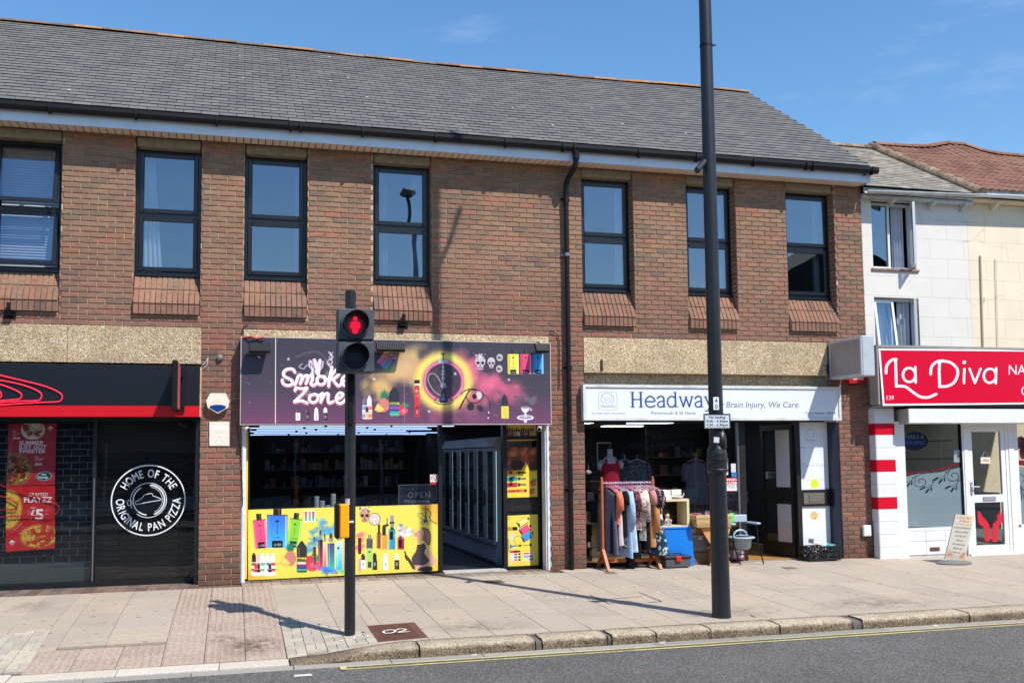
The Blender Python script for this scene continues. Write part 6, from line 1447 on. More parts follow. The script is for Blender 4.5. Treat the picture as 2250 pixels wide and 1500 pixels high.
MB().box(5.05, 5.15, .24, 9.2, 0, 2.6).box(9.62, 9.7, .24, 9.2, 0, 2.6).box(5.05, 9.7, 9.2, 9.3, 0, 2.6).obj('wall', plain('interior_wall_blue', (44, 50, 66), .8), room2)
MB().box(5.05, 9.7, .24, 9.2, 2.34, 2.42).obj('ceiling', plain('interior_ceiling', (120, 124, 130), .8), room2)
LP_ = emis('ceiling_light', (214, 232, 240), 7)
for x, y in ((5.5, 2.0), (7.4, 2.0), (5.9, 4.0), (7.6, 4.0), (6.2, 6.0), (7.9, 6.2), (6.4, 8.0)): MB().box(x, x+.9, y, y+.28, 2.32, 2.338).obj('ceiling_light', LP_, room2)
for k in range(12): MB().box(7.9, 9.5, 4.0, 4.02, .3+k*.16, .44+k*.16).obj('slatwall', plain('slatwall_grey', (70, 72, 80), .7), room2)
shelf_unit(7.95, 9.4, 3.5, (.5, .9, 1.3, 1.65), 'charity shop shelves seen through the open door', 8, ST+[plain('stock_f', (150, 110, 60), .6), plain('stock_g', (90, 40, 60), .6)], .7)
shelf_unit(5.2, 5.6, .7, (.25, .62, .98), 'small white shelves at the left of the charity shop window', 9, [plain('stock_h', (170, 165, 155), .6), plain('stock_i', (120, 90, 70), .6)], .6, .25)
# mannequin with red top
WS = plain('white_mannequin', (205, 200, 196), .5); REDC = plain('red_cloth', (190, 22, 58), .85, var=.15, scale=14)
mn = thing('mannequin', 'white torso form in a red top hanging in the charity shop window', 'mannequin', (5.75, .5, 1.2))
mx_, my_ = pt(1340, 1000, .5)[0], .5; mz = pt(1340, 1060, .5)[1]
b = MB(); prof = [(.13, -.12), (.12, .0), (.135, .12), (.155, .25), (.15, .33), (.10, .39), (.05, .42), (.045, .50), (.048, .53)]
b.lathe([(r, mz+z) for r, z in prof], (mx_, my_, 0), 18, sy=.6); b.tube([(mx_-.14, my_, mz+.33), (mx_-.19, my_-.02, mz+.27), (mx_-.185, my_-.02, mz+.2)], [.05, .045, .03], 10).tube([(mx_+.14, my_, mz+.33), (mx_+.18, my_-.02, mz+.28), (mx_+.175, my_-.02, mz+.22)], [.05, .045, .03], 10); b.obj('torso', WS, mn, smooth=True)
MB().lathe([(.165, mz-.14), (.15, mz-.02), (.155, mz+.12), (.172, mz+.24), (.165, mz+.3)], (mx_, my_, 0), 18, sy=.64, caps=False).box(mx_-.12, mx_-.08, my_-.1, my_-.085, mz+.28, mz+.37).box(mx_+.07, mx_+.11, my_-.1, my_-.085, mz+.28, mz+.37).obj('red_top', REDC, mn, smooth=False)
MB().tube([(mx_, my_, mz+.53), (mx_, my_, mz+.56), (mx_+.02, my_, mz+.59), (mx_+.01, my_, mz+.63)], .005, 6).obj('hook', ALU, mn)
MB().box(mx_-.18, mx_+.06, my_+.1, my_+.115, mz+.62, mz+.64).box(mx_-.18, mx_-.16, my_+.1, my_+.115, mz+.2, mz+.62).obj('display_frame', plain('pale_wood', (190, 160, 120), .7), mn)
# white bird ornament
bi = MB(); x_, z_ = pt(1293, 1037, .3); bi.lathe([(.005, -.05), (.03, -.03), (.036, 0), (.02, .03), (.005, .05)], (x_, .3, z_), 10, axis='X'); bi.tube([(x_, .3, z_), (x_, .3, z_+.12)], .002, 5)
props(bi.obj('bird_ornament', WS), 'white hanging bird ornament at the left edge of the charity window', 'ornament')

# ---------------------------------------------------------------- garments
def cloth(name, c1, c2=None, kind='plain', s=20):
    m, nt, p, L = newmat(name); g = nt.nodes.new('ShaderNodeNewGeometry')
    c = lin(c1)
    if kind == 'stripe':
        w = nt.nodes.new('ShaderNodeTexWave'); w.inputs['Scale'].default_value = s; w.bands_direction = 'X'; L(g.outputs['Position'], w.inputs[0]); r = ramp(nt, [(.4, lin(c1)), (.6, lin(c2))]); L(w.outputs['Fac'], r.inputs['Fac']); c = r.outputs['Color']
    elif kind == 'zebra':
        w = nt.nodes.new('ShaderNodeTexWave'); w.inputs['Scale'].default_value = s; w.bands_direction = 'DIAGONAL'; w.inputs['Distortion'].default_value = 9; w.inputs['Detail'].default_value = 2; w.inputs['Detail Scale'].default_value = 2; L(g.outputs['Position'], w.inputs[0]); r = ramp(nt, [(.45, lin(c1)), (.55, lin(c2))]); L(w.outputs['Fac'], r.inputs['Fac']); c = r.outputs['Color']
    elif kind == 'floral':
        v = nt.nodes.new('ShaderNodeTexVoronoi'); v.inputs['Scale'].default_value = s; L(g.outputs['Position'], v.inputs['Vector']); sp = nt.nodes.new('ShaderNodeSeparateColor'); L(v.outputs['Color'], sp.inputs[0])
        r = ramp(nt, [(0, lin(c1)), (.5, lin(c2)), (.7, lin(c1)), (.85, lin(mul(c2, .5)))], 'CONSTANT'); L(sp.outputs[0], r.inputs['Fac']); c = r.outputs['Color']
    n = pos_noise(nt, 12, 4, .6); q = ramp(nt, [(.3, G(.8)), (.7, G(1.08))]); L(n.outputs['Fac'], q.inputs['Fac']); c = mixc(nt, 1.0, c, q.outputs['Color'], 'MULTIPLY')
    L(c, p.inputs['Base Color']); p.inputs['Roughness'].default_value = .9; p.inputs['Specular IOR Level'].default_value = .15
    n2 = pos_noise(nt, 45, 4, .6); bump(nt, n2.outputs['Fac'], .5, .01); return m
HANG = plain('pink_hanger', (226, 150, 176), .4); HANGW = plain('white_hanger', (226, 226, 232), .4)
def garment(x, y, ztop, length, ang, mat, label, sleeve=0, hem=1.15, seed=0, group='clothes on the wooden rail', sh=.2, straps=False):
    q = random.Random(seed); t = thing('garment', label, 'garment', (x, y, ztop-length), group)
    b = MB(); n = 22; rows = []; ph = q.uniform(0, 6); kf = q.choice([3, 4, 5])
    ts = [0, .03, .07, .14, .25, .4, .55, .7, .85, 1.0]; ca, sa = cos(ang), sin(ang)
    for tt in ts:
        w = {0: .05, .03: .11, .07: sh*.97}.get(tt, sh*(.9+(hem-.9)*max(0, (tt-.14))/.86)); d = .022+.03*min(1, tt*3); am = .35*min(1, tt*1.6)
        row = []
        for k in range(n):
            a = 2*pi*k/n; f = 1+am*sin(kf*2*a+ph+tt*1.2)*.6; u = w*cos(a); v = d*sin(a)*f+.012*sin(3*a+ph)*am*3
            zz = ztop-tt*length+(.012*sin(a*2+ph) if tt == 1 else 0)-(abs(cos(a))*.05 if tt < .1 else 0)
            row.append((x+u*ca-v*sa, y+u*sa+v*ca, zz))
        rows.append(row)
    vs = [v for r in rows for v in r]; m_ = len(rows)
    b.add(vs, [(i*n+k, i*n+(k+1) % n, (i+1)*n+(k+1) % n, (i+1)*n+k) for i in range(m_-1) for k in range(n)]+[tuple(range(n))])
    b.obj('cloth', mat, t, smooth=True)
    if sleeve:
        for s in (-1, 1):
            ux = s*sh*.93; P = [(ux, 0, -.075), (ux+s*.035, .0, -.075-sleeve*.4), (ux+s*.05, .005, -.075-sleeve)]
            MB().tube([(x+p[0]*ca-p[1]*sa, y+p[0]*sa+p[1]*ca, ztop+p[2]) for p in P], [.045, .055, .05], 10).obj('sleeve', mat, t, smooth=True)
    MB().tube([(x-.17*ca, y-.17*sa, ztop-.05), (x, y, ztop+.01), (x+.17*ca, y+.17*sa, ztop-.05)], .006, 5).tube([(x, y, ztop), (x, y, ztop+.035), (x+.02, y, ztop+.05), (x+.01, y, ztop+.07), (x-.01, y, ztop+.06)], .0035, 5).obj('hanger', HANG if q.random() < .6 else HANGW, t)
    return t
RAILZ, RY_ = 1.275, -.17
GL = [(1333, 1.28-.30, .9, cloth('grey_plaid', (84, 86, 104), (104, 104, 120), 'stripe', 18), 'long grey striped dress at the left end of the rail', 0, .2, 1.2),
      (1339, .98, 1.0, cloth('navy_plain', (30, 34, 60)), 'dark navy dress beside the grey striped dress', 0, .19, 1.0),
      (1344, .55, 1.1, cloth('coral', (214, 120, 92)), 'coral short sleeved top near the left of the rail', .28, .2, 1.0),
      (1348, .88, .9, cloth('pale_pink', (212, 196, 200)), 'pale pink long top hanging below the coral sleeve', 0, .17, 1.1),
      (1353, .75, 1.0, cloth('black_plain', (24, 24, 30)), 'plain black top between the pink and navy clothes', .2, .2, 1.1),
      (1358, .92, .9, cloth('bw_floral', (60, 62, 70), (214, 214, 220), 'floral', 60), 'black and white small patterned skirt', 0, .17, 1.1),
      (1364, 1.05, 1.0, cloth('light_denim', (160, 188, 220)), 'light blue shirt dress reaching down the middle of the rail', .5, .2, 1.15),
      (1370, .98, .8, cloth('pale_blue', (176, 200, 222), (190, 212, 230), 'stripe', 40), 'pale striped blue shirt behind the light blue dress', 0, .2, 1.25),
      (1376, .72, 1.0, cloth('navy_floral', (34, 34, 50), (170, 80, 90), 'floral', 55), 'dark floral blouse with small red flowers', .3, .19, 1.0),
      (1381, 1.22, 1.0, cloth('black_trouser', (18, 18, 22)), 'long black trousers reaching nearly to the rail base', 0, .13, .8),
      (1386, .66, .9, cloth('cream_floral', (222, 200, 190), (190, 90, 100), 'floral', 45), 'cream blouse with rust flowers in the middle of the rail', .3, .19, 1.0),
      (1392, 1.08, 1.0, cloth('charcoal', (34, 36, 40)), 'charcoal long skirt behind the zebra blouse', 0, .14, 1.0),
      (1397, .82, .9, cloth('zebra', (232, 228, 218), (22, 20, 24), 'zebra', 22), 'black and white zebra print blouse', .45, .2, 1.0),
      (1402, .6, 1.1, cloth('ivory', (232, 224, 206)), 'plain ivory top right of the zebra blouse', .2, .19, 1.0),
      (1406, .94, .9, cloth('black_b', (22, 22, 24)), 'black dress partly hidden by the tan jacket', 0, .17, 1.0),
      (1411, .9, .7, cloth('tan_jacket', (206, 144, 92)), 'tan jacket with long sleeve near the right of the rail', .62, .21, 1.05),
      (1417, .6, 1.0, cloth('rose', (196, 130, 124)), 'dusty rose top beside the tan jacket', .2, .18, 1.0),
      (1422, .7, 1.0, cloth('dark_b', (36, 38, 58)), 'dark blue blouse near the right end of the rail', .25, .19, 1.0),
      (1427, 1.02, .8, cloth('teal_floral', (40, 70, 96), (206, 222, 224), 'floral', 30), 'blue and white flowered flared dress at the right end', 0, .19, 1.75),
      (1431, .5, .9, cloth('dark_floral', (30, 28, 44), (200, 150, 160), 'floral', 50), 'dark flowered top outermost at the right end of the rail', .25, .2, 1.1)]
for i, (px, ln_, an, m, lab, slv, sh, hem) in enumerate(GL):
    garment(pt(px, 1070, RY_)[0], RY_+rnd.uniform(-.02, .02), RAILZ-.05, ln_, -an-.25+rnd.uniform(-.1, .1), m, lab, slv, hem, i, sh=sh)
PINE = plain('stained_pine', (176, 96, 48), .5, var=.25, scale=12)
rk = thing('clothes_rail', 'wooden clothes rail with angled feet standing before the charity shop', 'clothes rail', (5.8, RY_, 0))
xl, xr = pt(1322, 1060, RY_)[0], pt(1434, 1060, RY_)[0]
for x in (xl, xr):
    MB().bbox(x-.018, x+.018, RY_-.025, RY_+.025, .2, RAILZ+.05, .004).lathe([(.012, 0), (.02, .015), (.016, .035), (.002, .045)], (x, RY_, RAILZ+.05), 10).obj('post', PINE, rk)
    for s in (-1, 1):
        MB().prism([(RY_+s*.02, .3), (RY_+s*.25, -.0), (RY_+s*.19, -.0), (RY_-s*.01, .24)], x-.022, x+.022, axis='X').obj('foot', PINE, rk)
    MB().bbox(x-.02, x+.02, RY_-.14, RY_+.14, .10, .135, .004).obj('foot_brace', PINE, rk)
MB().tube([(xl, RY_, RAILZ), (xr, RY_, RAILZ)], .0125, 10).obj('rail', plain('chrome_rail', (215, 205, 210), .2, .7), rk)
for z in (.25, .09): MB().bbox(xl+.02, xr-.02, RY_-.012, RY_+.012, z, z+.055, .004).obj('stretcher', PINE, rk)
for px, lab, m in ((1400, 'grey patterned top hanging inside the charity window', cloth('g1', (86, 90, 104), (120, 124, 136), 'floral', 40)), (1372, 'grey floral dress hanging inside the charity window at left', cloth('g2', (64, 68, 84), (104, 108, 122), 'floral', 30)), (1530, 'pale coat hanging deep inside the charity window', cloth('g3', (96, 100, 112))), (1612, 'brown top hanging inside by the charity shop door', cloth('g4', (104, 84, 84), (70, 66, 76), 'floral', 30))):
    garment(pt(px, 1040, .9)[0], .9, 1.62 if px != 1612 else 1.25, .75, 0.15, m, lab, .3, 1.2, px, 'clothes hanging inside the charity shop window')
for k in range(9): garment(7.6+k*.05+.5, 2.4, 1.2, .7, 1.0, ST[k % 5], 'dim garment number %s from the door on the rail inside the charity shop' % ['one','two','three','four','five','six','seven','eight','nine'][k], 0, 1.0, k, 'garments on the rail inside the charity shop')

# ---------------------------------------------------------------- goods outside
CRM = plain('cream_laminate', (216, 202, 166), .6, var=.08)
bt = thing('storage_box', 'bright blue plastic storage box standing behind the toolbox', 'storage box', (6.57, .0, 0))
BLU = plain('blue_plastic', (0, 124, 222), .35, var=.06)
b = MB(); b.add([(6.335, -.20, .585), (6.80, -.20, .585), (6.80, .14, .585), (6.335, .14, .585), (6.38, -.17, 0), (6.85, -.17, 0), (6.85, .1, 0), (6.38, .1, 0)], [(0, 3, 2, 1), (4, 5, 6, 7), (0, 1, 5, 4), (1, 2, 6, 5), (2, 3, 7, 6), (3, 0, 4, 7)]); b.obj('body', BLU, bt)
MB().bbox(6.325, 6.81, -.212, .15, .565, .592, .006).obj('lid', BLU, bt)
cs = thing('cube_shelf', 'cream cube shelf standing on the blue box with a doll inside', 'shelf', (6.53, 0, .593))
x0, x1, z0, z1 = 6.27, 6.77, .594, 1.015; xd = pt(1450, 1120, -.15)[0]
MB().box(x0, x1, -.2, .16, z1-.035, z1).box(x0, x1, -.2, .16, z0, z0+.018).box(x1-.04, x1, -.2, .16, z0+.018, z1-.035).box(x0, x0+.03, -.2, .16, z0+.018, z1-.035).box(xd, xd+.015, -.195, .15, z0+.018, z1-.035).obj('carcass', CRM, cs)
dl_ = thing('doll', 'small dressed doll sitting inside the cream cube shelf', 'doll', (6.57, -.05, .612)); dx, dz = pt(1466, 1135, -.05)[0], .612
MB().lathe([(.001, .0), (.07, .005), (.06, .05), (.03, .1), (.02, .12)], (dx, -.05, dz), 12).obj('dress', cloth('doll_dress', (150, 130, 132), (200, 190, 190), 'floral', 60), dl_)
MB().lathe([(.01, .11), (.03, .125), (.036, .15), (.028, .175), (.005, .185)], (dx, -.05, dz), 12).obj('head', plain('doll_skin', (214, 178, 160), .6), dl_)
MB().lathe([(.037, .145), (.042, .165), (.03, .19), (.005, .198)], (dx, -.035, dz), 12).obj('hair', plain('doll_hair', (120, 64, 54), .9), dl_)
MB().tube([(dx-.02, -.06, dz+.1), (dx-.05, -.09, dz+.07), (dx-.02, -.11, dz+.06)], .011, 7).tube([(dx+.02, -.06, dz+.1), (dx+.055, -.09, dz+.07), (dx+.02, -.11, dz+.06)], .011, 7).obj('arm', plain('doll_skin_b', (210, 176, 160), .6), dl_)
WB = plain('white_card_box', (224, 222, 214), .7, var=.06)
bx = thing('box', 'white open box on the left of the cube shelf top', 'box', (6.36, -.03, 1.016)); MB().box(6.27, 6.50, -.12, .1, 1.06, 1.15).obj('carton', WB, bx); MB().box(6.27, 6.5, -.15, .12, 1.016, 1.058).obj('tray', WB, bx)
ds = thing('china_set', 'white flowered plate box with dish on the right of the shelf top', 'china', (6.64, -.03, 1.016))
CH = Cv(0, 0, 60, 40, 3, (228, 224, 212)); CH.speck(12, 5, (90, 110, 70), (12, 8, 50, 34), (.8, 2), .8); CH.speck(8, 6, (190, 90, 90), (14, 8, 48, 32), (.8, 1.8), .8); CH.rect(0, 0, 6, 40, (150, 96, 60))
print_board('lid', CH.mat('china_print', .4), WB, 6.52, 6.70, 1.07, 1.155, -.08, .06, ds)
MB().lathe([(.06, 0), (.125, .02), (.13, .04), (.12, .035), (.06, .012)], (6.61, -.04, 1.017), 20).obj('dish', plain('glazed_china', (226, 222, 208), .25), ds); MB().tube([(6.73, -.06, 1.05), (6.755, -.06, 1.075), (6.74, -.06, 1.1)], .007, 6).obj('handle', WB, ds)
tb = thing('toolbox', 'grey and black toolbox with red latch on the pavement', 'toolbox', (6.6, -.26, 0)); TG = plain('toolbox_grey', (78, 80, 84), .5); x0, x1 = pt(1458, 1235, -.32)[0], pt(1517, 1235, -.32)[0]
MB().bbox(x0+.02, x1-.01, -.36, -.12, .003, .13, .01).obj('body', TG, tb); MB().bbox(x0, x1, -.375, -.11, .13, .175, .012).obj('lid', plain('toolbox_black', (34, 34, 38), .45), tb)
MB().tube([(x0+.13, -.24, .17), (x0+.13, -.24, .205), (x0+.32, -.24, .205), (x0+.32, -.24, .17)], .011, 8).obj('handle', BLACKM, tb); xm = (x0+x1)/2; MB().bbox(xm-.045, xm+.045, -.395, -.36, .09, .17, .01).obj('latch', plain('red_plastic', (206, 24, 34), .4), tb)
gb = thing('storage_box', 'grey plastic box with raised lid between blue box and wooden stand', 'storage box', (6.97, .05, 0)); MB().bbox(6.88, 7.14, -.08, .14, .0, .19, .005).obj('brown_carton', plain('brown_card', (120, 88, 60), .8), gb)
MB().add([(6.84, -.1, .42), (7.12, -.1, .42), (7.12, .15, .42), (6.84, .15, .42), (6.87, -.08, .2), (7.16, -.08, .2), (7.16, .13, .2), (6.87, .13, .2)], [(0, 3, 2, 1), (4, 5, 6, 7), (0, 1, 5, 4), (1, 2, 6, 5), (2, 3, 7, 6), (3, 0, 4, 7)]).obj('tub', plain('grey_plastic', (112, 112, 106), .5), gb); MB().add([(6.83, -.12, .44), (7.12, -.12, .44), (7.06, .1, .54), (6.85, .1, .54), (6.83, -.12, .425), (7.12, -.12, .425), (7.06, .1, .52), (6.85, .1, .52)], [(0, 1, 2, 3), (7, 6, 5, 4), (0, 4, 5, 1), (1, 5, 6, 2), (2, 6, 7, 3), (3, 7, 4, 0)]).obj('lid', plain('grey_lid', (170, 170, 162), .5), gb); MB().box(6.96, 7.02, -.105, -.1, .38, .42).obj('price_label', PAP, gb)
sd_ = thing('wooden_stand', 'pale wooden pedestal with curved sides holding the wicker basket', 'stand', (7.15, -.15, 0)); PLY = plain('pale_plywood', (206, 146, 88), .55, var=.15)
for y in (-.28, -.04): MB().prism([(6.93, .56), (7.42, .56), (7.38, .45), (7.33, .30), (7.35, .12), (7.42, -.003), (7.05, -.003), (7.1, .12), (7.09, .3), (6.99, .45)], y, y+.02).obj('side', PLY, sd_)
MB().box(6.92, 7.43, -.29, .0, .56, .58).obj('top', PLY, sd_); MB().box(7.1, 7.34, -.26, -.04, .25, .27).obj('shelf', PLY, sd_)
bk = thing('basket', 'woven basket of pink cards on the wooden stand', 'basket', (7.1, -.15, .58)); WK = island_mat('wicker', [(206, 176, 128), (190, 158, 110), (216, 188, 140)], .8, 40, .2, .4, 60)
for j in range(9):
    z = .583+j*.021; k = j*.0035; x0, x1, y0, y1 = 6.83-k, 7.40+k, -.33-k, .0+k; MB().bbox(x0, x1, y0, y0+.02, z, z+.018, .005).bbox(x0, x0+.02, y0+.02, y1, z, z+.018, .005).bbox(x1-.02, x1, y0+.02, y1, z, z+.018, .005).bbox(x0+.02, x1-.02, y1-.02, y1, z, z+.018, .005).obj('cane_row', WK, bk)
MB().box(6.85, 7.38, -.31, -.02, .581, .59).obj('base', WK, bk); q = random.Random(4)
for k in range(12): x = 6.88+k*.042; MB().box(x, x+.006+.01*q.random(), -.3, -.06, .6, .8+q.uniform(-.01, .025), rot=Matrix.Rotation(q.uniform(-.3, .3), 3, 'Y')).obj('card', [plain('pink_card', (222, 120, 160), .6), PAP, plain('card_dark', (70, 60, 80), .6), plain('pale_pink_card', (240, 205, 215), .6)][k % 4], bk)
# commode chair
ch = thing('commode_chair', 'grey commode chair with black tube frame and pale seat pan', 'chair', (7.7, -.1, 0)); TB = plain('black_tube', (30, 26, 32), .3, .4); PG = plain('pale_grey_plastic', (166, 184, 200), .4, var=.05)
fy, by = -.34, .04; lx, rx = 7.50, 7.88
MB().tube([(lx+.02, fy-.03, 0), (lx-.04, fy+.05, .3), (lx-.05, fy+.08, .58), (lx-.05, by-.03, .6)], .011, 8).tube([(rx+.04, fy-.03, 0), (rx+.0, fy+.05, .3), (rx-.0, fy+.08, .58), (rx-.0, by-.03, .6)], .011, 8).tube([(lx+.1, by+.1, 0), (lx-.0, by, .35), (lx-.02, by-.03, .78), (rx-.02, by-.03, .78), (rx-.02, by, .35), (rx-.08, by+.1, 0)], .011, 8).tube([(lx-.02, fy, .16), (rx+.02, fy, .16)], .008, 7).tube([(lx+.03, by, .2), (rx-.03, by, .2)], .008, 7).tube([(lx-.03, fy+.03, .36), (lx-.0, by, .38)], .008, 7).tube([(rx, fy+.03, .36), (rx, by, .38)], .008, 7).obj('frame', TB, ch)
MB().bbox(lx-.0, rx-.03, by-.06, by-.02, .62, .74, .012).obj('backrest', PG, ch)
for x in (lx-.05, rx-.0): MB().bbox(x-.035, x+.045, fy+.02, by-.02, .60, .63, .01).obj('armrest', PG, ch)
MB().lathe([(.11, 0), (.2, .0), (.21, .012), (.2, .024), (.12, .024), (.11, 0)], ((lx+rx)/2-.02, -.15, .385), 24, caps=False).obj('seat', PG, ch, smooth=True)
MB().lathe([(.09, 0), (.13, .02), (.15, .17), (.155, .175), (.145, .17), (.12, .03), (.0, .02)], ((lx+rx)/2-.01, -.15, .215), 22).obj('pan', plain('pan_grey', (150, 164, 176), .4), ch, smooth=True)
MB().tube([((lx+rx)/2-.02+.12*cos(a), -.12, .41+.1*sin(a)) for a in [pi*k/10 for k in range(11)]], .014, 8).lathe([(.1, 0), (.105, .01), (.0, .016)], ((lx+rx)/2+.02, -.12, .42), 16, axis='Z').obj('pan_lid', PG, ch)
MB().box(lx+.03, lx+.11, by-.09, by-.062, .63, .77).obj('price_card', plain('green_card', (60, 220, 80), .6), ch)
rb = Cv(0, 0, 60, 50, 3, (150, 60, 80)); rb.rect(6, 6, 54, 40, (214, 206, 212)); rb.text('SALE', 30, 22, 10, (120, 40, 60), align='c', bold=.03); rb.text('TODAY', 30, 36, 8, (80, 70, 90), align='c', bold=.03)
props(print_board('box', rb.mat('red_box_print', .5), PAP, 7.62, 7.83, .03, .2, .06, .08), 'dark red printed box on the ground under the commode chair', 'box')
# crate of bits
cr_ = thing('crate', 'black plastic crate of bric a brac right of the charity shop door', 'crate', (9.05, -.13, 0)); CP = plain('black_crate_plastic', (26, 26, 30), .4); x0, x1, y0, y1 = pt(1779, 1226, -.3)[0], pt(1848, 1226, -.3)[0], -.30, .02
b = MB().box(x0, x1, y0, y1, .004, .02)
for z in (.02, .09, .16, .2): b.box(x0, x1, y0, y0+.012, z, z+.022).box(x0, x1, y1-.012, y1, z, z+.022).box(x0, x0+.012, y0+.012, y1-.012, z, z+.022).box(x1-.012, x1, y0+.012, y1-.012, z, z+.022)
k = x0
while k < x1: b.box(k, k+.012, y0-.001, y0+.010, .02, .2); k += .045
k = y0+.03
while k < y1-.02: b.box(x0-.001, x0+.010, k, k+.012, .02, .2).box(x1-.010, x1+.001, k, k+.012, .02, .2); k += .045
b.box(x0-.008, x1+.008, y0-.008, y0+.012, .205, .226).box(x0-.008, x0+.012, y0+.012, y1, .205, .226).obj('crate_body', CP, cr_)
q = random.Random(12); cols_ = [ALU, plain('glass_beads', (40, 60, 130), .2), plain('bead_silver', (190, 196, 204), .2, .6), plain('bead_black', (18, 18, 22), .25), plain('teal_bits', (90, 190, 190), .4), plain('pink_bits', (220, 150, 160), .4), plain('amber_bits', (200, 130, 60), .4)]
jb = [MB() for _ in cols_]
for i in range(150):
    j = q.randrange(7) if i > 60 else q.choice([0, 2, 3, 3]); x, y, z = q.uniform(x0+.03, x1-.03), q.uniform(y0+.025, y1-.03), q.uniform(.03, .22); r = q.uniform(.006, .02); R_ = Matrix.Rotation(q.uniform(0, 3), 3, Vector((q.random(), q.random(), q.random())).normalized()); jb[j].box(x-r, x+r*q.uniform(1, 2.5), y-r, y+r, z-r*.5, z+r*.5, rot=R_)
for j, m in enumerate(cols_): jb[j].obj('trinkets', m, cr_, kind='stuff')
MB().box(8.88, 9.12, -.25, -.1, .245, .31, rot=Matrix.Rotation(.25, 3, 'Y')).obj('white_carton', WB, cr_); MB().box(9.08, 9.3, -.2, -.02, .225, .26, rot=Matrix.Rotation(.2, 3, 'Y')).obj('cloth_bundle', cols_[4], cr_)
# notices on the charity window
NT = Cv(0, 0, 40, 36, 4, (240, 240, 240)); NT.rect(0, 0, 40, 17, (186, 20, 40)); NT.text('SHOPLIFTING', 20, 8, 5.4, (250, 240, 240), align='c', W=37, bold=.03); NT.text('IS A CRIME', 20, 15.5, 5, (250, 240, 240), align='c', W=30, bold=.03); NT.text('OFFENDERS WILL', 20, 22.5, 3.6, (60, 60, 70), align='c', W=35, bold=.02); NT.text('BE PROSECUTED', 20, 28, 3.6, (60, 60, 70), align='c', W=34, bold=.02); NT.rect(0, 34, 40, 36, (186, 20, 40)); NT.line([(12, 31), (30, 31)], .5, (120, 120, 130))
props(print_board('notice', NT.mat('shoplifting_notice', .5), None, 0, 0, 0, 0, .172, .002, None, corners((1590, 1049), (1628, 1049), (1629, 1079), (1590, 1079), .172)), 'red and white shoplifting notice in the charity shop window', 'notice')
for (a, b_, c_, d_), lab, m in (((1592, 1015, 1600, 1043), 'white slip of paper taped beside the lamp post in the window', PAP), ((1606, 1018, 1617, 1037), 'white rounded card taped above the blue sticker', PAP), ((1607, 1038, 1620, 1048), 'small blue sticker above the shoplifting notice', plain('blue_sticker', (40, 120, 190), .5))):
    l, t_ = pt(a, b_, .172); r_, bo = pt(c_, d_, .172); props(MB().box(l, r_, .171, .173, bo, t_).obj('notice', m), lab, 'notice')

# ================================================================== WALL FITTINGS
CB = plain('cream_plastic', (232, 226, 206), .45, dirt=.2)
X0, Z0 = pt(479, 884, 0); ab = thing('alarm_box', 'cream many sided alarm box with blue base on the pier', 'alarm box', (X0, -.05, Z0))
hp = [(-.10, .125), (.10, .125), (.155, .02), (.135, -.075), (0, -.155), (-.135, -.075), (-.155, .02)]
MB().prism([(X0+a, Z0+b_) for a, b_ in hp], -.085, -.004).obj('case', CB, ab); MB().prism([(X0-.11, Z0-.055), (X0-.04, Z0-.035), (X0+.04, Z0-.035), (X0+.11, Z0-.055), (X0+.1, Z0-.085), (X0, Z0-.14), (X0-.1, Z0-.085)], -.088, -.0852).obj('blue_lens', plain('blue_lens', (24, 60, 130), .25), ab)
PQ = Cv(460, 926, 504, 979, 5, (224, 220, 206)); PQ.text('SERVIAN', 464, 943, 7.5, (244, 242, 234), W=37, bold=.04); PQ.line([(466, 954), (498, 954)], 1.4, (236, 232, 222)); PQ.line([(482, 958), (494, 976), (470, 976), (482, 958)], .8, (196, 190, 176)); PQ.text('SECURITY', 471, 952, 3.2, (200, 196, 184), W=24)
props(print_board('plaque', PQ.mat('plaque_print', .5), CB, 0, 0, 0, 0, -.016, .012, None, corners((460, 926), (504, 926), (504, 979), (460, 979), -.016)), 'faded cream security plaque below the alarm box', 'plaque')
X0, Z0 = pt(483, 786, 0); props(MB().lathe([(.045, -.003), (.045, -.03), (.03, -.045), (.012, -.05)], (X0, 0, Z0), 18, axis='Y').obj('sensor', plain('grey_sensor', (124, 124, 126), .5, .3)), 'small round grey sensor above the alarm box', 'sensor')
for px, py, lab in ((22, 690, 'black wall bracket on the brickwork at the far left'), (885, 713, 'black wall bracket on the brickwork below the fourth window')):
    X0, Z0 = pt(px, py, 0); t = thing('wall_bracket', lab, 'wall bracket', (X0, -.02, Z0), 'empty lamp brackets on the brick wall')
    MB().box(X0-.075, X0+.075, -.014, -.003, Z0-.055, Z0+.03).obj('plate', BLACKM, t); MB().tube([(X0, -.012, Z0), (X0+.005, -.07, Z0+.02), (X0, -.10, Z0+.06), (X0, -.10, Z0+.14)], .026, 10).obj('spigot', BLACKM, t); MB().box(X0-.05, X0+.05, -.10, -.014, Z0-.02, Z0-.005).obj('foot', BLACKM, t)
# floodlights over the vape sign
def flood(px, py, lab, fins, w=.28, rx=-38):
    X0, Z0 = pt(px, py, -.34); t = thing('floodlight', lab, 'floodlight', (X0, -.3, Z0), 'floodlights over the vape shop sign'); R_ = Matrix.Rotation(radians(rx), 3, 'X'); c = (X0, -.34, Z0)
    MB().bbox(X0-w/2, X0+w/2, -.36, -.31, Z0-.08, Z0+.08, .008, rot=R_, c=c).obj('housing', BLACKM, t)
    if fins:
        for k in range(16): x = X0-w/2+.01+k*(w-.02)/15; MB().box(x-.0025, x+.0025, -.375, -.36, Z0-.075, Z0+.075, rot=R_, c=c).obj('fin', plain('fin_grey', (80, 82, 86), .4), t)
    MB().tube([(X0, -.33, Z0), (X0, -.26, Z0+.06), (X0, -.2, Z0+.1), (X0, -.1, Z0+.11), (X0, -.0, Z0+.11)], .009, 7).obj('arm', BLACKM, t)
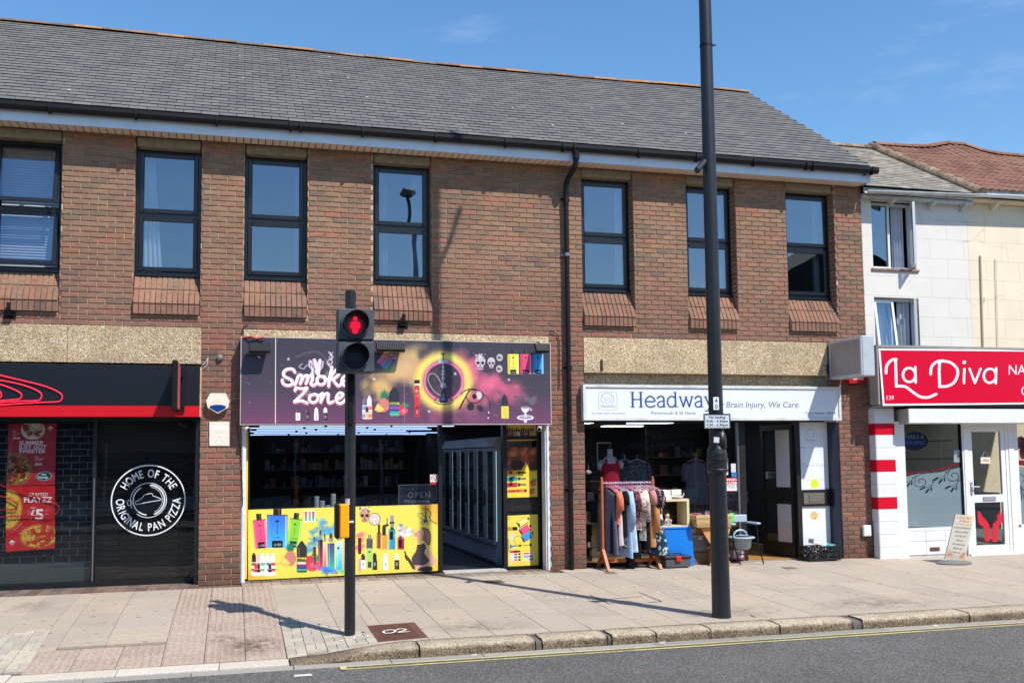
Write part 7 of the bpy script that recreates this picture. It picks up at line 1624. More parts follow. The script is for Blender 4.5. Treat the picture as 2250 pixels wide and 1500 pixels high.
flood(570, 764, 'black floodlight at the left end of the vape shop sign', False)
flood(858, 762, 'finned black floodlight over the middle of the vape shop sign', True, .4)
flood(1190, 764, 'black floodlight at the right end of the vape shop sign', False, .2)
RW = plain('red_white_wire', (206, 60, 44), .5)
props(MB().tube([(pt(532, 742, -.2)[0], -.19, 3.36), (.22, -.25, 3.37), (.3, -.22, 3.35), (.4, -.24, 3.365)], .012, 6).obj('red_cable', RW), 'red cable along the top left corner of the vape shop sign', 'cable')
WC = plain('white_camera', (222, 224, 226), .4)
for px, py, d, lab in ((541, 938, 1, 'white security camera at the left corner under the vape sign'), (1194, 937, 1, 'white security camera at the right corner under the vape sign')):
    X0, Z0 = pt(px, py, -.16); t = thing('security_camera', lab, 'camera', (X0, -.1, Z0), 'security cameras under the vape shop sign'); MB().tube([(X0-.03*d, -.02, Z0+.03), (X0-.03*d, -.1, Z0+.0)], .016, 8).obj('arm', WC, t)
    v = Vector((.06*d if px < 600 else -.05, -.12, -.05)); MB().tube([Vector((X0-.03, -.09, Z0+.01)), Vector((X0-.03, -.09, Z0+.01))+v], .033, 12).obj('body', WC, t); MB().tube([Vector((X0-.03, -.09, Z0+.01))+v, Vector((X0-.03, -.09, Z0+.01))+v*1.05], .026, 12).obj('lens', BLACKM, t)
CBL = plain('black_cable', (26, 22, 24), .5)
def cable(pts, Y, lab, r=.006, m=CBL, nm='cable'):
    props(MB().tube([(pt(*p, Y)[0], Y, pt(*p, Y)[1]) for p in smooth(pts, 4)], r, 6).obj(nm, m), lab, 'cable')
cable([(540, 742), (533, 735), (534, 720), (545, 712)], -.02, 'black cable looping from brickwork to the vape sign corner')
cable([(521, 930), (524, 960), (529, 1000), (532, 1060), (533, 1110)], -.02, 'dark cable hanging down the pier beside the white shutter guide')
cable([(445, 800), (452, 796), (456, 786), (455, 800), (448, 808)], -.03, 'thin white wires sticking out beside the black fascia', .004, PAP)
cable([(1207, 728), (1220, 732), (1228, 745), (1229, 800), (1229, 850)], -.02, 'thin dark cable looping down beside the downpipe')
cable([(1906, 1178), (1903, 1190), (1908, 1200), (1905, 1212), (1915, 1218)], -.02, 'black cable hanging from the socket box on the right pier')
cable([(1848, 820), (1852, 850), (1845, 880), (1850, 900), (1862, 870), (1856, 840)], -.06, 'tangled dark cable below the blank projecting light box')
cable([(1914, 900), (1916, 1000), (1918, 1120), (1920, 1222)], -.02, 'thin dark cable running down the right pier edge')
X0, Z0 = pt(1902, 1165, 0); props(MB().bbox(X0-.075, X0+.075, -.06, -.003, Z0-.09, Z0+.09, .012).obj('socket_box', WHITEP), 'small white socket box low on the right brick pier', 'socket box')
RS = plain('rust_stain', (70, 40, 26), .9)
for px, y0, y1, lab in ((1322, 790, 814, 'rusty bolt stub on the pebbled panel above the white sign'), (1818, 800, 822, 'dark slot in the pebbled panel beside the light box')):
    X0, Z1 = pt(px, y0, -.02); Z0 = pt(px, y1, -.02)[1]; props(MB().box(X0-.016, X0+.016, -.03, -.0125, Z0, Z1).obj('bolt_stub', RS), lab, 'bolt')
# blank projecting light box
lb = thing('projecting_sign', 'blank grey projecting light box on the right end of the brick building', 'projecting sign', (9.52, -.4, 2.9)); LBM = plain('light_box_case', (196, 204, 210), .35, .2, var=.1); LBF = plain('blank_perspex', (150, 146, 150), .3, var=.1)
MB().bbox(9.44, 9.66, -.90, -.02, 2.885, 3.515, .012).obj('case', LBM, lb); MB().box(9.430, 9.44, -.86, -.05, 2.93, 3.475).obj('face', LBF, lb); b = MB().ring(-.89, -.03, 2.895, 3.505, .035, 9.424, 9.44); b.v = [(v[1], v[0], v[2]) for v in b.v]; b.obj('face_frame', LBM, lb)
RA = Cv(0, 0, 60, 26, 4, (170, 24, 34)); RA.rect(14, 0, 52, 20, (240, 170, 160)); RA.text('GUARD', 33, 14, 10, (220, 60, 60), align='c', W=34, bold=.05)
X0, Z0 = pt(1868, 822, -.12); X1_, Z1_ = pt(1903, 842, -.12); t = thing('alarm_box', 'red alarm box partly hidden under the blank light box', 'alarm box', (X0, -.1, Z0)); print_board('front', RA.mat('red_alarm_print', .4), RED, X0-.02, X1_, Z1_, Z0+.1, -.12, .10, t)

# ================================================================== STREET FURNITURE
PM = plain('dark_post_paint', (30, 33, 37), .4, var=.2, scale=5, dirt=.3, dirtcol=(60, 62, 64)); PMh = plain('signal_head_plastic', (66, 72, 80), .55, var=.25, scale=7, dirt=.5, dirtcol=(96, 102, 108))
tx, ty = 1.197, -3.665; zg = gz(tx, ty)
tl = thing('traffic_light', 'black pedestrian signal pole showing a red man over the crossing', 'traffic light', (tx, ty, zg))
MB().lathe([(.057, zg-.05), (.057, 3.47), (.052, 3.476), (.045, 3.476)], (tx, ty, 0), 24).obj('pole', PM, tl, smooth=False)
hx0, hx1, hy0, hy1 = 1.035, 1.415, ty-.27, ty-.075
for zb, lens in ((2.915, 'red'), (2.575, 'green')):
    zt = zb+.335; zc = (zb+zt)/2+.0; xc = (hx0+hx1)/2-.01
    hb = MB().bbox(hx0, hx1, hy0, hy1, zb+.003, zt-.003, .014).obj('signal_housing', PMh, tl)
    MB().lathe([(.150, hy0-.001), (.150, hy0-.02), (.138, hy0-.03), (.132, hy0-.03), (.128, hy0-.002)], (xc, 0, zc), 32, axis='Y', caps=False).obj('lens_ring', PMh, hb, smooth=True)
    # tubular hood, longer at the top
    n = 28; vs = []
    for rr in (.124, .130):
        for k in range(n+1):
            a = -pi*.14+(pi*1.28)*k/n; l = .20-.07*(abs(a-pi/2)/(pi*.64))**2
            vs += [(xc+rr*cos(a), hy0-.002, zc+rr*sin(a)), (xc+rr*cos(a)*.98, hy0-l, zc+rr*sin(a)*.98)]
    m_ = 2*(n+1); fs = []
    for k in range(n): fs += [(2*k, 2*k+1, 2*k+3, 2*k+2), (m_+2*k, m_+2*k+2, m_+2*k+3, m_+2*k+1), (2*k+1, m_+2*k+1, m_+2*k+3, 2*k+3)]
    fs += [(0, m_, m_+1, 1), (2*n, 2*n+1, m_+2*n+1, m_+2*n)]
    MB().add(vs, fs).obj('hood', BLACKM, hb)
    Lc = Cv(0, 0, 64, 64, 4, (10, 12, 16) if lens == 'red' else (8, 16, 22))
    if lens == 'red':
        Lc.ell(32, 17, 6, 6.4, (255, 30, 60)); Lc.poly([(21, 26), (43, 26), (46, 42), (40, 44), (39, 56), (25, 56), (24, 44), (18, 42)], (250, 16, 50), sm=2); Lc.glow(32, 36, 26, 30, (235, 10, 45), .95, 1.0)
    else: Lc.glow(32, 34, 14, 18, (20, 60, 74), .8)
    b = MB(); n = 32; b.add([(xc+.124*cos(2*pi*k/n), hy0-.006, zc+.124*sin(2*pi*k/n)) for k in range(n)], [tuple(range(n))]); o = b.obj('lens', Lc.mat('lens_'+lens, .3, emit=.85 if lens == 'red' else .1), hb)
    uv = o.data.uv_layers.new(name='UVMap')
    for li in o.data.loops: v = o.data.vertices[li.vertex_index].co; uv.data[li.index].uv = (.5+(v.x-xc)/.248, .5+(v.z-zc)/.248)
MB().box(hx0+.1, hx1-.1, hy1, ty-.04, 2.6, 2.66).box(hx0+.1, hx1-.1, hy1, ty-.04, 3.16, 3.22).tube([(tx-.03, ty-.06, 3.25), (tx, ty-.08, 3.29), (tx+.03, ty-.06, 3.25)], .008, 6).obj('mounting_bracket', BLACKM, tl)
MB().box(tx-.035, tx+.035, ty-.075, ty-.055, 2.35, 2.57).box(tx-.02, tx+.02, ty-.07, ty-.056, 2.05, 2.3).obj('cable_strap', BLACKM, tl)
pb = thing('push_button_box', 'yellow and black crossing push button box on the signal pole', 'push button box', (1.1, ty, .87)); YB = plain('signal_yellow', (244, 166, 12), .4, var=.08)
MB().bbox(1.075, 1.175, ty-.12, ty+.05, .865, 1.215, .012).obj('case', YB, pb); MB().bbox(1.035, 1.074, ty-.125, ty+.055, .86, 1.22, .012).obj('front_face', BLACKM, pb); MB().lathe([(.022, 1.034), (.022, 1.028)], (0, ty-.03, .95), 16, axis='X').obj('button', plain('steel_button', (190, 190, 190), .3, .7), pb)
for i, (z0_, z1_, m, lab) in enumerate(((1.21, 1.27, PAP, 'white torn sticker on the signal pole above the button box'), (1.02, 1.04, PAP, 'small white sticker on the signal pole beside the button box'))):
    n = 6; vs = []
    for z in (z0_, z1_):
        for k in range(n+1): a = radians(-150+k*(60/n) + (35 if i else -10)); vs.append((tx+.0578*cos(a), ty+.0578*sin(a), z))
    props(MB().add(vs, [(k, k+1, n+2+k, n+1+k) for k in range(n)]).obj('sticker', m), lab, 'sticker')

lx_, ly_ = 5.296, -4.0; zg = gz(lx_, ly_)
lp = thing('lamp_post', 'tall black lamp post standing by the kerb', 'lamp post', (lx_, ly_, zg))
MB().lathe([(.106, zg-.05), (.107, zg+.03), (.104, zg+.05), (.100, .6), (.097, 1.50)], (lx_, ly_, 0), 32, caps=False).obj('base_column', PM, lp, smooth=True)
MB().lathe([(.098, 1.48), (.118, 1.50), (.12, 1.52), (.112, 1.53), (.114, 1.60), (.122, 1.62), (.124, 1.645), (.112, 1.65), (.112, 1.70), (.100, 1.755), (.086, 1.79)], (lx_, ly_, 0), 32, caps=False).obj('collar', PM, lp, smooth=False)
MB().lathe([(.084, 1.78), (.081, 2.4), (.078, 4.3), (.071, 7.0), (.06, 12.1), (.0, 12.12)], (lx_, ly_, 0), 28, caps=False).obj('shaft', PM, lp, smooth=True)
MB().tube([(lx_+.03, ly_-.045, 1.76), (lx_+.03, ly_-.05, 1.86), (lx_+.03, ly_-.046, 1.94), (lx_+.02, ly_-.03, 1.965)], [.062, .06, .045, .01], 16).obj('cable_boss', PM, lp, smooth=True)
MB().lathe([(.076, 6.44), (.076, 6.47)], (lx_, ly_, 0), 24).box(lx_+.04, lx_+.10, ly_-.05, ly_-.04, 6.445, 6.465).obj('band', BLACKM, lp)
MB().tube([(lx_-.05, ly_, 5.08), (lx_-.21, ly_-.1, 4.93)], .036, 14).obj('bracket_stub', PM, lp)
MB().tube([(lx_, ly_, 10.5), (lx_+.2, ly_, 10.95), (lx_+.38, ly_, 11.5)], .035, 10).obj('arm', PM, lp)
for i in range(9):
    z = [.75, .8, .92, .5, .3, 1.1, 1.25, .62, .2][i]; a = radians(-100+i*9); r = .1008-.003*z; w = .006+.004*(i % 3)
    MB().add([(lx_+r*cos(a), ly_+r*sin(a), z), (lx_+r*cos(a+w*9), ly_+r*sin(a+w*9), z+.005), (lx_+r*cos(a+w*6), ly_+r*sin(a+w*6), z+.03), (lx_+r*cos(a-w), ly_+r*sin(a-w), z+.024)], [(0, 1, 2, 3)]).obj('paint_chip', plain('paint_chip', (120, 122, 124), .7) if i == 0 else bpy.data.materials['paint_chip'], lp)
# plates and stickers on the post
NL = Cv(0, 0, 88, 46, 5, (202, 210, 220)); NL.line([(2, 2), (86, 2), (86, 44), (2, 44), (2, 2)], 1.6, (70, 74, 82)); NL.text('No loading', 44, 13.5, 8.2, (34, 36, 44), align='c', W=58, bold=.03); NL.text('8.00 - 9.30am', 44, 27, 8.2, (34, 36, 44), align='c', W=74, bold=.03); NL.text('4.30 - 6.30pm', 44, 39.5, 8.2, (34, 36, 44), align='c', W=74, bold=.03)
x0, z1_ = pt(1547.5, 910, ly_-.1); x1, z0_ = pt(1604, 940, ly_-.1); t = thing('parking_sign', 'small grey plate reading no loading on the lamp post', 'sign plate', ((x0+x1)/2, ly_-.1, z0_))
print_board('plate', NL.mat('no_loading_print', .5), BLACKM, x0, x1, z0_, z1_, ly_-.1, .006, t); MB().ring(x0-.008, x1+.008, z0_-.008, z1_+.008, .008, ly_-.103, ly_-.092).obj('rim', BLACKM, t); MB().box(lx_-.05, lx_+.05, ly_-.094, ly_-.07, z0_+.02, z1_-.02).obj('clip', BLACKM, t)
N4 = Cv(0, 0, 26, 56, 5, (224, 226, 228)); N4.text('4', 13, 25, 18, (60, 60, 60), align='c', bold=.02); N4.text('0', 13, 51, 18, (60, 60, 60), align='c', bold=.02)
x0, z1_ = pt(1567, 872, ly_-.085); x1, z0_ = pt(1580, 900, ly_-.085); props(print_board('number_plate', N4.mat('post_number', .5), None, x0, x1, z0_, z1_, ly_-.0865, .004), 'white column label numbered 40 on the lamp post', 'label')
x0, z1_ = pt(1568, 960, ly_-.108); x1, z0_ = pt(1580, 972, ly_-.108); props(MB().box(x0, x1, ly_-.113, ly_-.109, z0_, z1_, rot=Matrix.Rotation(.08, 3, 'Y')).obj('sticker', PAP), 'crumpled white sticker on the lamp post above the collar', 'sticker')

# ================================================================== WHITE AND CREAM HOUSES
YW = .10
def stucco(name, rgb, crack=.5):
    m, nt, p, L = newmat(name); g = nt.nodes.new('ShaderNodeNewGeometry')
    n = pos_noise(nt, 1.2, 6, .65); q = ramp(nt, [(.35, G(.93)), (.7, G(1.02))]); L(n.outputs['Fac'], q.inputs['Fac']); c = mixc(nt, 1.0, lin(rgb), q.outputs['Color'], 'MULTIPLY')
    mp = nt.nodes.new('ShaderNodeMapping'); mp.inputs['Scale'].default_value = (1, 1, 1); L(g.outputs['Position'], mp.inputs[0])
    nn = pos_noise(nt, 3.5, 5, .7); ms = nt.nodes.new('ShaderNodeMix'); ms.data_type = 'VECTOR'; ms.inputs['Factor'].default_value = .16; L(g.outputs['Position'], ms.inputs['A']); L(nn.outputs['Color'], ms.inputs['B'])
    v = nt.nodes.new('ShaderNodeTexVoronoi'); v.feature = 'DISTANCE_TO_EDGE'; v.inputs['Scale'].default_value = 1.05; L(ms.outputs['Result'], v.inputs['Vector'])
    r = ramp(nt, [(0, G(crack)), (.012, G(0))]); L(v.outputs['Distance'], r.inputs['Fac'])
    n2 = pos_noise(nt, .9, 3, .6); r2 = ramp(nt, [(.47, G(0)), (.6, G(1))]); L(n2.outputs['Fac'], r2.inputs['Fac'])
    mm = nt.nodes.new('ShaderNodeMath'); mm.operation = 'MULTIPLY'; L(r.outputs['Color'], mm.inputs[0]); L(r2.outputs['Color'], mm.inputs[1])
    c = mixc(nt, mm.outputs[0], c, lin(mul(rgb, .5))); L(c, p.inputs['Base Color']); p.inputs['Roughness'].default_value = .8
    n3 = pos_noise(nt, 45, 5, .6); bump(nt, n3.outputs['Fac'], .15, .006); return m
STW = stucco('white_stucco', (222, 217, 209), .75); STC = stucco('cream_stucco', (230, 216, 190), .35); GRV = plain('stucco_joint', (206, 202, 196), .9); GRC = plain('cream_joint', (216, 200, 168), .9)
UPV = plain('white_window_frame', (226, 228, 230), .35, var=.06)
XH = 10.172; XC = 12.36
def ashlar(x0, x1, z0, z1, opens, mat, name, parent, y=YW, h=.34, w=.7):
    """rendered wall cut into lined-out blocks with fine open joints"""
    k = 0; z = z0; b = MB()
    cuts = sorted(set([z0, z1]+[v for o in opens for v in o[2:]]+[z0+h*i for i in range(1, int((z1-z0)/h)+1)]))
    for a, c in zip(cuts[:-1], cuts[1:]):
        if c-a < .004: continue
        row = int((a-z0+.001)/h); zc = (a+c)/2; iv = [(x0, x1)]
        for o in opens:
            if o[2] < zc < o[3]:
                nv = []
                for p, q in iv:
                    if o[0] > p: nv.append((p, min(q, o[0])))
                    if o[1] < q: nv.append((max(p, o[1]), q))
                iv = [t for t in nv if t[1]-t[0] > .001]
        jz0 = .0012 if abs((a-z0)/h-round((a-z0)/h)) < .01 else 0; jz1 = .0012 if abs((c-z0)/h-round((c-z0)/h)) < .01 else 0
        for p, q in iv:
            xs = [p]+[x for x in [x0+(w/2 if row % 2 else 0)+w*i for i in range(30)] if p+.03 < x < q-.03]+[q]
            for u, v in zip(xs[:-1], xs[1:]): b.box(u+(.0015 if u != p else 0), v-(.0015 if v != q else 0), y, y+.03, a+jz0, c-jz1)
    return b.obj(name, mat, parent)
w1 = (*pt(1913, 440, YW)[:1], pt(2010, 500, YW)[0], pt(1960, 590, YW)[1], pt(1960, 444, YW)[1]); w2 = (pt(1922, 700, YW)[0], pt(2020, 700, YW)[0], pt(1970, 790, YW)[1], pt(1970, 654, YW)[1])
wh = thing('white_house', 'narrow white rendered house with cracked front and two open windows', 'house', (11.3, YW, 0))
WO = [(w1[0], w1[1], w1[2], w1[3]), (w2[0], w2[1], w2[2], w2[3])]
wlw = MB()
for a, b_ in ((2.3, w2[2]), (w2[3], w1[2]), (w1[3], 6.15)): wlw.box(XH, XC, YW+.022, YW+.25, a, b_)
wlw.box(XH, min(w1[0], w2[0]), YW+.022, YW+.25, w2[2], w1[3]).box(max(w1[1], w2[1]), XC, YW+.022, YW+.25, w2[2], w1[3]).box(XH, XC, 5, 5.1, 0, 6.1).box(XH, XC, .3, 5, 6.0, 6.05)
wo_ = wlw.obj('wall', GRV, wh); ashlar(XH, XC, 2.3, 6.12, WO, STW, 'render_coat', wo_)
def casement(x0, x1, z0, z1, par, kind):
    y = YW+.10; b = MB().ring(x0, x1, z0, z1, .045, y, y+.06); xm = x0+(x1-x0)*.47; b.box(xm-.022, xm+.022, y-.001, y+.06, z0+.045, z1-.045); o = b.obj('window', UPV, par)
    MB().bbox(x0-.04, x1+.04, YW-.03, y, z0-.045, z0-.004, .006).obj('sill', plain('worn_sill', (150, 120, 104), .9, var=.4, scale=20), o) if kind == 1 else None
    def leaf(xa, xb, ang, side, bottom=False):
        w = xb-xa; R_ = Matrix.Rotation(ang, 3, 'Z') if not bottom else Matrix.Rotation(ang, 3, 'X'); piv = Vector((xb if side > 0 else xa, y-.004, z1-.04)) if not bottom else Vector((xa, y-.004, z1-.04))
        def tr(mb): mb.v = [tuple(R_ @ (Vector(v)-piv)+piv) for v in mb.v]; return mb
        tr(MB().ring(xa, xb, z0+.04, z1-.04, .045, y-.045, y-.005)).obj('casement', UPV, o); tr(MB().box(xa+.045, xb-.045, y-.03, y-.024, z0+.085, z1-.085)).obj('pane', GLASS_UP, o)
    if kind == 1: MB().box(x0+.045, xm-.022, y+.02, y+.026, z0+.045, z1-.045).obj('pane', GLASS_UP, o); leaf(xm+.022, x1-.045, radians(62), 1)
    else: leaf(x0+.03, xm+.0, radians(-7), 0, True); leaf(xm+.022, x1-.045, radians(55), 1)
    if kind == 1: curtain('curtain', xm+.12, x1-.1, z0, z1, y+.09, CURT, o, 4, .03)
    else: curtain('curtain', x0+.12, xm+.2, z0, z1, y+.09, CURT, o, 4, .03, lambda t: .35+.5*t); curtain('curtain', x1-.3, x1-.06, z0, z1, y+.09, CURT, o, 3, .03)
    MB().box(x0-.05, x1+.05, y+.3, y+1.5, z1+.0, z1+.02).box(x0-.1, x1+.1, y+1.5, y+1.52, z0-.5, z1).box(x1+.05, x1+.1, y+.1, y+1.5, z0-.5, z1).obj('room', DARKIN, o)
casement(*WO[0], wh, 1); casement(*WO[1], wh, 2)
MB().box(w1[0]-.02, w1[1]+.0, YW+.03, YW+.10, w1[3], w1[3]+.09).obj('window_head', plain('weathered_wood', (176, 168, 156), .9, var=.25), wh)
# roofs
EY2, EZ2, RY2, RZ2 = -.17, 6.13, 2.68, 7.80
S2 = Vector((0, RY2-EY2, RZ2-EZ2)); L2 = S2.length; U2 = S2.normalized(); N2 = Vector((0, -U2.z, U2.y))
def r2(x, s, h, dz=0): q = Vector((x, EY2, EZ2+dz))+U2*s+N2*h; return (q.x, q.y, q.z)
SL2 = island_mat('mossy_slate', [(150, 142, 128), (138, 130, 120), (160, 152, 138), (146, 136, 122), (130, 126, 120)], .85, 9, .3, .5, 60, patch=((176, 166, 140), 2.2, .5, .7, .5))
wr = MB().prism([(EY2+.02, EZ2-.05), (RY2, RZ2-.05), (RY2, RZ2-.5), (EY2+.3, EZ2-.05)], XH, 12.41, axis='X').obj('roof', DARKIN, wh)
k = 0
while k*.135 < L2:
    x = XH-.12+(.1 if k % 2 else 0)
    while x < 12.36:
        x1 = min(x+.198, 12.38); xa = max(x, XH-.02); s0, s1 = k*.135, min(k*.135+.17, L2); j = rnd.uniform(-.003, .004)
        if x1-xa > .03: MB().add([r2(xa, s0+j, .006), r2(x1, s0+j, .006), r2(x1, s0+j, .02+j), r2(xa, s0+j, .02+j), r2(xa, s1, .008), r2(x1, s1, .008)], [(0, 1, 2, 3), (3, 2, 5, 4), (0, 3, 4), (1, 5, 2)]).obj('slate', SL2, wr)
        x += .2
    k += 1
HIP = island_mat('lichened_tile', [(134, 112, 92), (112, 94, 80), (146, 124, 102)], .95, 14, .5, .9, 40, patch=((176, 164, 132), 7, .5, .62, .6), bdist=.02)
x = XH-.6
while x < 12.4:
    n = 7; vs = []
    for X in (x, min(x+.42, 12.4)):
        for i in range(n+1): a = pi*i/n; vs.append((X, RY2+.12*cos(a), RZ2+.085*sin(a)-.02))
    MB().add(vs, [(i, i+1, n+2+i, n+1+i) for i in range(n)]+[tuple(range(n+1)), tuple(range(n+1, 2*n+2))[::-1]]).obj('ridge_tile', HIP, wr); x += .43
GW = plain('old_white_gutter', (196, 198, 198), .45, var=.25, scale=8, dirt=.5, dirtcol=(110, 106, 98))
def gutter2(x0, x1, z0, z1, y, par, r=.052, m=GW):
    n = 8; vs = []
    for x, z in ((x0, z0), (x1, z1)):
        for rr in (r, r-.008):
            for k in range(n+1): a = pi+pi*k/n; vs.append((x, y+rr*cos(a), z+rr*sin(a)))
    M_ = 2*(n+1); fs = []
    for k in range(n): fs += [(k, k+1, M_+k+1, M_+k), (n+1+k, M_+n+1+k, M_+n+2+k, n+2+k)]
    fs += [(0, M_, M_+n+1, n+1), (n, 2*n+1, M_+2*n+1, M_+n)]
    return MB().add(vs, fs).box(x0, x1, y+r-.004, y+r+.03, min(z0, z1)-.02, max(z0, z1)).obj('gutter', m, par)
g1 = gutter2(XH-.02, 12.36, 6.055, 6.12, -.17, wh)
for x in (10.75, 11.55, 12.2): MB().box(x, x+.05, -.09, YW, 5.95, 5.985).prism([(-.09, 5.95), (YW, 5.95), (YW, 5.86)], x+.005, x+.045, axis='X').obj('eaves_bracket', GW, wh)
MB().box(XH, 12.37, -.06, YW+.02, 5.98, 6.03).obj('soffit', GW, wh)
chh = thing('cream_house', 'cream rendered house with red tiled roof at the right edge', 'house', (14, YW, 0))
MB().box(XC+.003, 18, YW+.022, YW+.25, 2.3, 6.25).box(XC+.1, 18, 4, 4.1, 0, 6.1).obj('wall', GRC, chh); ashlar(XC+.003, 18, 2.3, 6.22, [], STC, 'render_coat', chh)
RTM = island_mat('red_roof_tile', [(136, 96, 80), (127, 89, 75), (144, 104, 86), (120, 84, 72), (140, 100, 84)], .85, 10, .25, .4, 50, patch=((96, 70, 60), 2, .52, .75, .6))
cr2 = MB().prism([(EY2+.02, EZ2+.02), (RY2, RZ2+.02), (RY2, RZ2-.5), (EY2+.3, EZ2)], 12.43, 18, axis='X').obj('roof', DARKIN, chh)
def sag(x, s): return .07+.16*math.exp(-((x-14.35)/.55)**2)*max(0, (s/L2-.45)/.55)
k = 0
while k*.27 < L2-.05:
    x = 12.45
    while x < 17.4:
        s0, s1 = k*.27, min(k*.27+.33, L2); vs = []; pr = [(0, .012), (.03, .034), (.075, .036), (.11, .012), (.15, .012), (.18, .034), (.225, .036), (.26, .012), (.296, .010)]
        for s, e in ((s0, .012), (s1, 0)):
            for u, h in pr: vs.append(r2(x+u, s, h+e, sag(x+u, s)))
        for u, h in pr: vs.append(r2(x+u, s0, h-.008, sag(x+u, s0)))
        n = len(pr); MB().add(vs, [(i, i+1, n+i+1, n+i) for i in range(n-1)]+[(2*n+i, 2*n+i+1, i+1, i) for i in range(n-1)]).obj('roof_tile', RTM, cr2); x += .3
    k += 1
x = 12.41
while x < 17.5:
    n = 7; vs = []
    for X in (x, x+.42):
        for i in range(n+1): a = pi*i/n; vs.append((X, RY2+.12*cos(a), RZ2+.085*sin(a)+.0+sag(X, L2)))
    MB().add(vs, [(i, i+1, n+2+i, n+1+i) for i in range(n)]+[tuple(range(n+1)), tuple(range(n+1, 2*n+2))[::-1]]).obj('ridge_tile', island_mat('red_ridge', [(140, 96, 76), (150, 104, 80), (128, 90, 74)], .9, 14, .35, .6, 40) if x < 12.42 else bpy.data.materials['red_ridge'], cr2); x += .43
s = -.05; i = 0
while s < L2+.05:
    n = 8; vs = []; e = min(s+.4, L2+.08)
    for q, rr in ((s, .125), (e, .112)):
        for i in range(n+1):
            a = pi*i/n; p_ = r2(12.40+rr*cos(a), q, .01+rr*.95*sin(a)); vs.append(p_)
    MB().add(vs, [(i, i+1, n+2+i, n+1+i) for i in range(n)]+[tuple(range(n+1)), tuple(range(n+1, 2*n+2))[::-1]]).obj('party_ridge_tile', HIP, cr2); s += .385
gutter2(12.37, 17.5, 6.13, 6.26, -.17, chh, .056, plain('new_white_gutter', (226, 230, 232), .3))
for x in (12.85, 13.6, 14.4, 15.2): MB().box(x, x+.06, -.09, YW, 6.0, 6.05).prism([(-.09, 6.0), (YW, 6.0), (YW, 5.9)], x+.005, x+.055, axis='X').obj('eaves_bracket', STC, chh)
MB().box(12.37, 17.5, -.06, YW+.02, 6.05, 6.09).obj('soffit', STC, chh)
for a, b_, r in (((2156, 562), (2162, 768), .018), ((2189, 570), (2194, 768), .008)):
    p, q = pt(*a, YW-.03), pt(*b_, YW-.03); MB().tube([(p[0], YW+.02, p[1]+.02), (p[0], YW-.025, p[1]), (q[0], YW-.025, q[1])], r, 8).obj('pipe', STC, chh)
p = pt(2163, 660, YW-.03); MB().lathe([(.03, p[1]), (.03, p[1]+.05)], (p[0], YW-.025, 0), 10).obj('pipe_joint', STC, chh)

# ---------------------------------------------------------------- nail bar front
nf = thing('shopfront', 'white nail bar shopfront with glazed door and red banded pilaster', 'shopfront', (11.8, -.1, -.04))
TWm = plain('white_glazed_tile', (224, 226, 230), .25, var=.05); RBm = plain('red_paint', (206, 8, 42), .3, var=.06); GSm = plain('grey_side', (176, 172, 166), .5, dirt=.3)
YPi = -.18; a0 = pt(1931, 1100, YPi)[0]; a1 = pt(1972, 1100, YPi)[0]
MB().box(a0+.006, a1-.004, YPi+.012, .05, -.08, 2.45).obj('pilaster', plain('tile_joint', (190, 190, 190), .8), nf)
zs = [pt(1950, y, YPi)[1] for y in (1228, 1201, 1173, 1145, 1118, 1092, 1064, 1036, 1010, 983, 955, 930, 897)]
for i, (z0, z1) in enumerate(zip(zs[:-1], zs[1:])):
    red = i in (4, 7, 10); m = RBm if red else TWm
    MB().bbox(a0, a1, YPi, YPi+.012, z0+.002, z1-.002, .003).obj('tile', m, nf); MB().bbox(a0-.012, a0, YPi+.004, -.006, z0+.002, z1-.002, .002).obj('tile', m, nf)
YG = -.10; gx = [pt(x, 1050, YG)[0] for x in (1977, 1986, 2117, 2124, 2216, 2228, 2236)]
MB().box(a1+.002, gx[1]-.004, -.165, -.07, -.06, 2.2).obj('shutter_guide', UPV, nf)
bx0 = pt(1998, 910, -.42)[0]
MB().box(bx0, 18, -.415, -.08, 2.17, 2.40).obj('shutter_box', UPV, nf); MB().box(bx0-.012, bx0, -.41, -.08, 2.155, 2.40).obj('shutter_end', GSm, nf)
zs0 = pt(2050, 1158, YG)[1]
MB().box(gx[1], gx[2]+.02, YG, YG+.05, zs0-.05, zs0).box(gx[1]-.004, gx[1]+.012, YG, YG+.05, zs0, 2.2).box(gx[2]-.006, gx[2]+.02, YG-.01, YG+.05, zs0, 2.2).box(gx[1], gx[2], YG, YG+.05, 2.16, 2.215).obj('window_frame', UPV, nf)
MB().box(gx[2]-.03, gx[2]-.006, YG+.0, YG+.05, zs0, 2.16).obj('black_gasket', BLACKM, nf)
sb = MB().box(gx[1], gx[2]+.02, YG+.012, YG+.1, -.06, zs0-.05).obj('stall_riser', plain('riser_joint', (196, 196, 196), .8), nf)
for i in range(3):
    for j in range(2):
        if (i, j) == (1, 0):
            u0, u1 = gx[1]+i*.38+.002, gx[1]+(i+1)*.38-.002; MB().bbox(u0, u1, YG, YG+.012, .12, .22, .002).bbox(u0, u0+.06, YG, YG+.012, .004, .12, .002).bbox(u0+.26, u1, YG, YG+.012, .004, .12, .002).bbox(u0+.06, u0+.26, YG, YG+.012, .004, .05, .002).obj('tile', TWm, sb)
        else: MB().bbox(gx[1]+i*.38+.002, min(gx[1]+(i+1)*.38, gx[2]+.02)-.002, YG, YG+.012, j*.225+.004, min((j+1)*.225, zs0-.055), .002).obj('tile', TWm, sb)
u0 = gx[1]+.38
for k, (dx, dz) in enumerate(((.065, .052), (.065, .088), (.16, .088), (.16, .052))): MB().bbox(u0+dx, u0+dx+.09, YG+.004, YG+.03, dz, dz+.03, .003).obj('vent_brick', BRICK, sb)
panes(None, gx[1]+.012, gx[2]-.03, zs0, 2.16, YG+.02, GLASS_SH, nf)
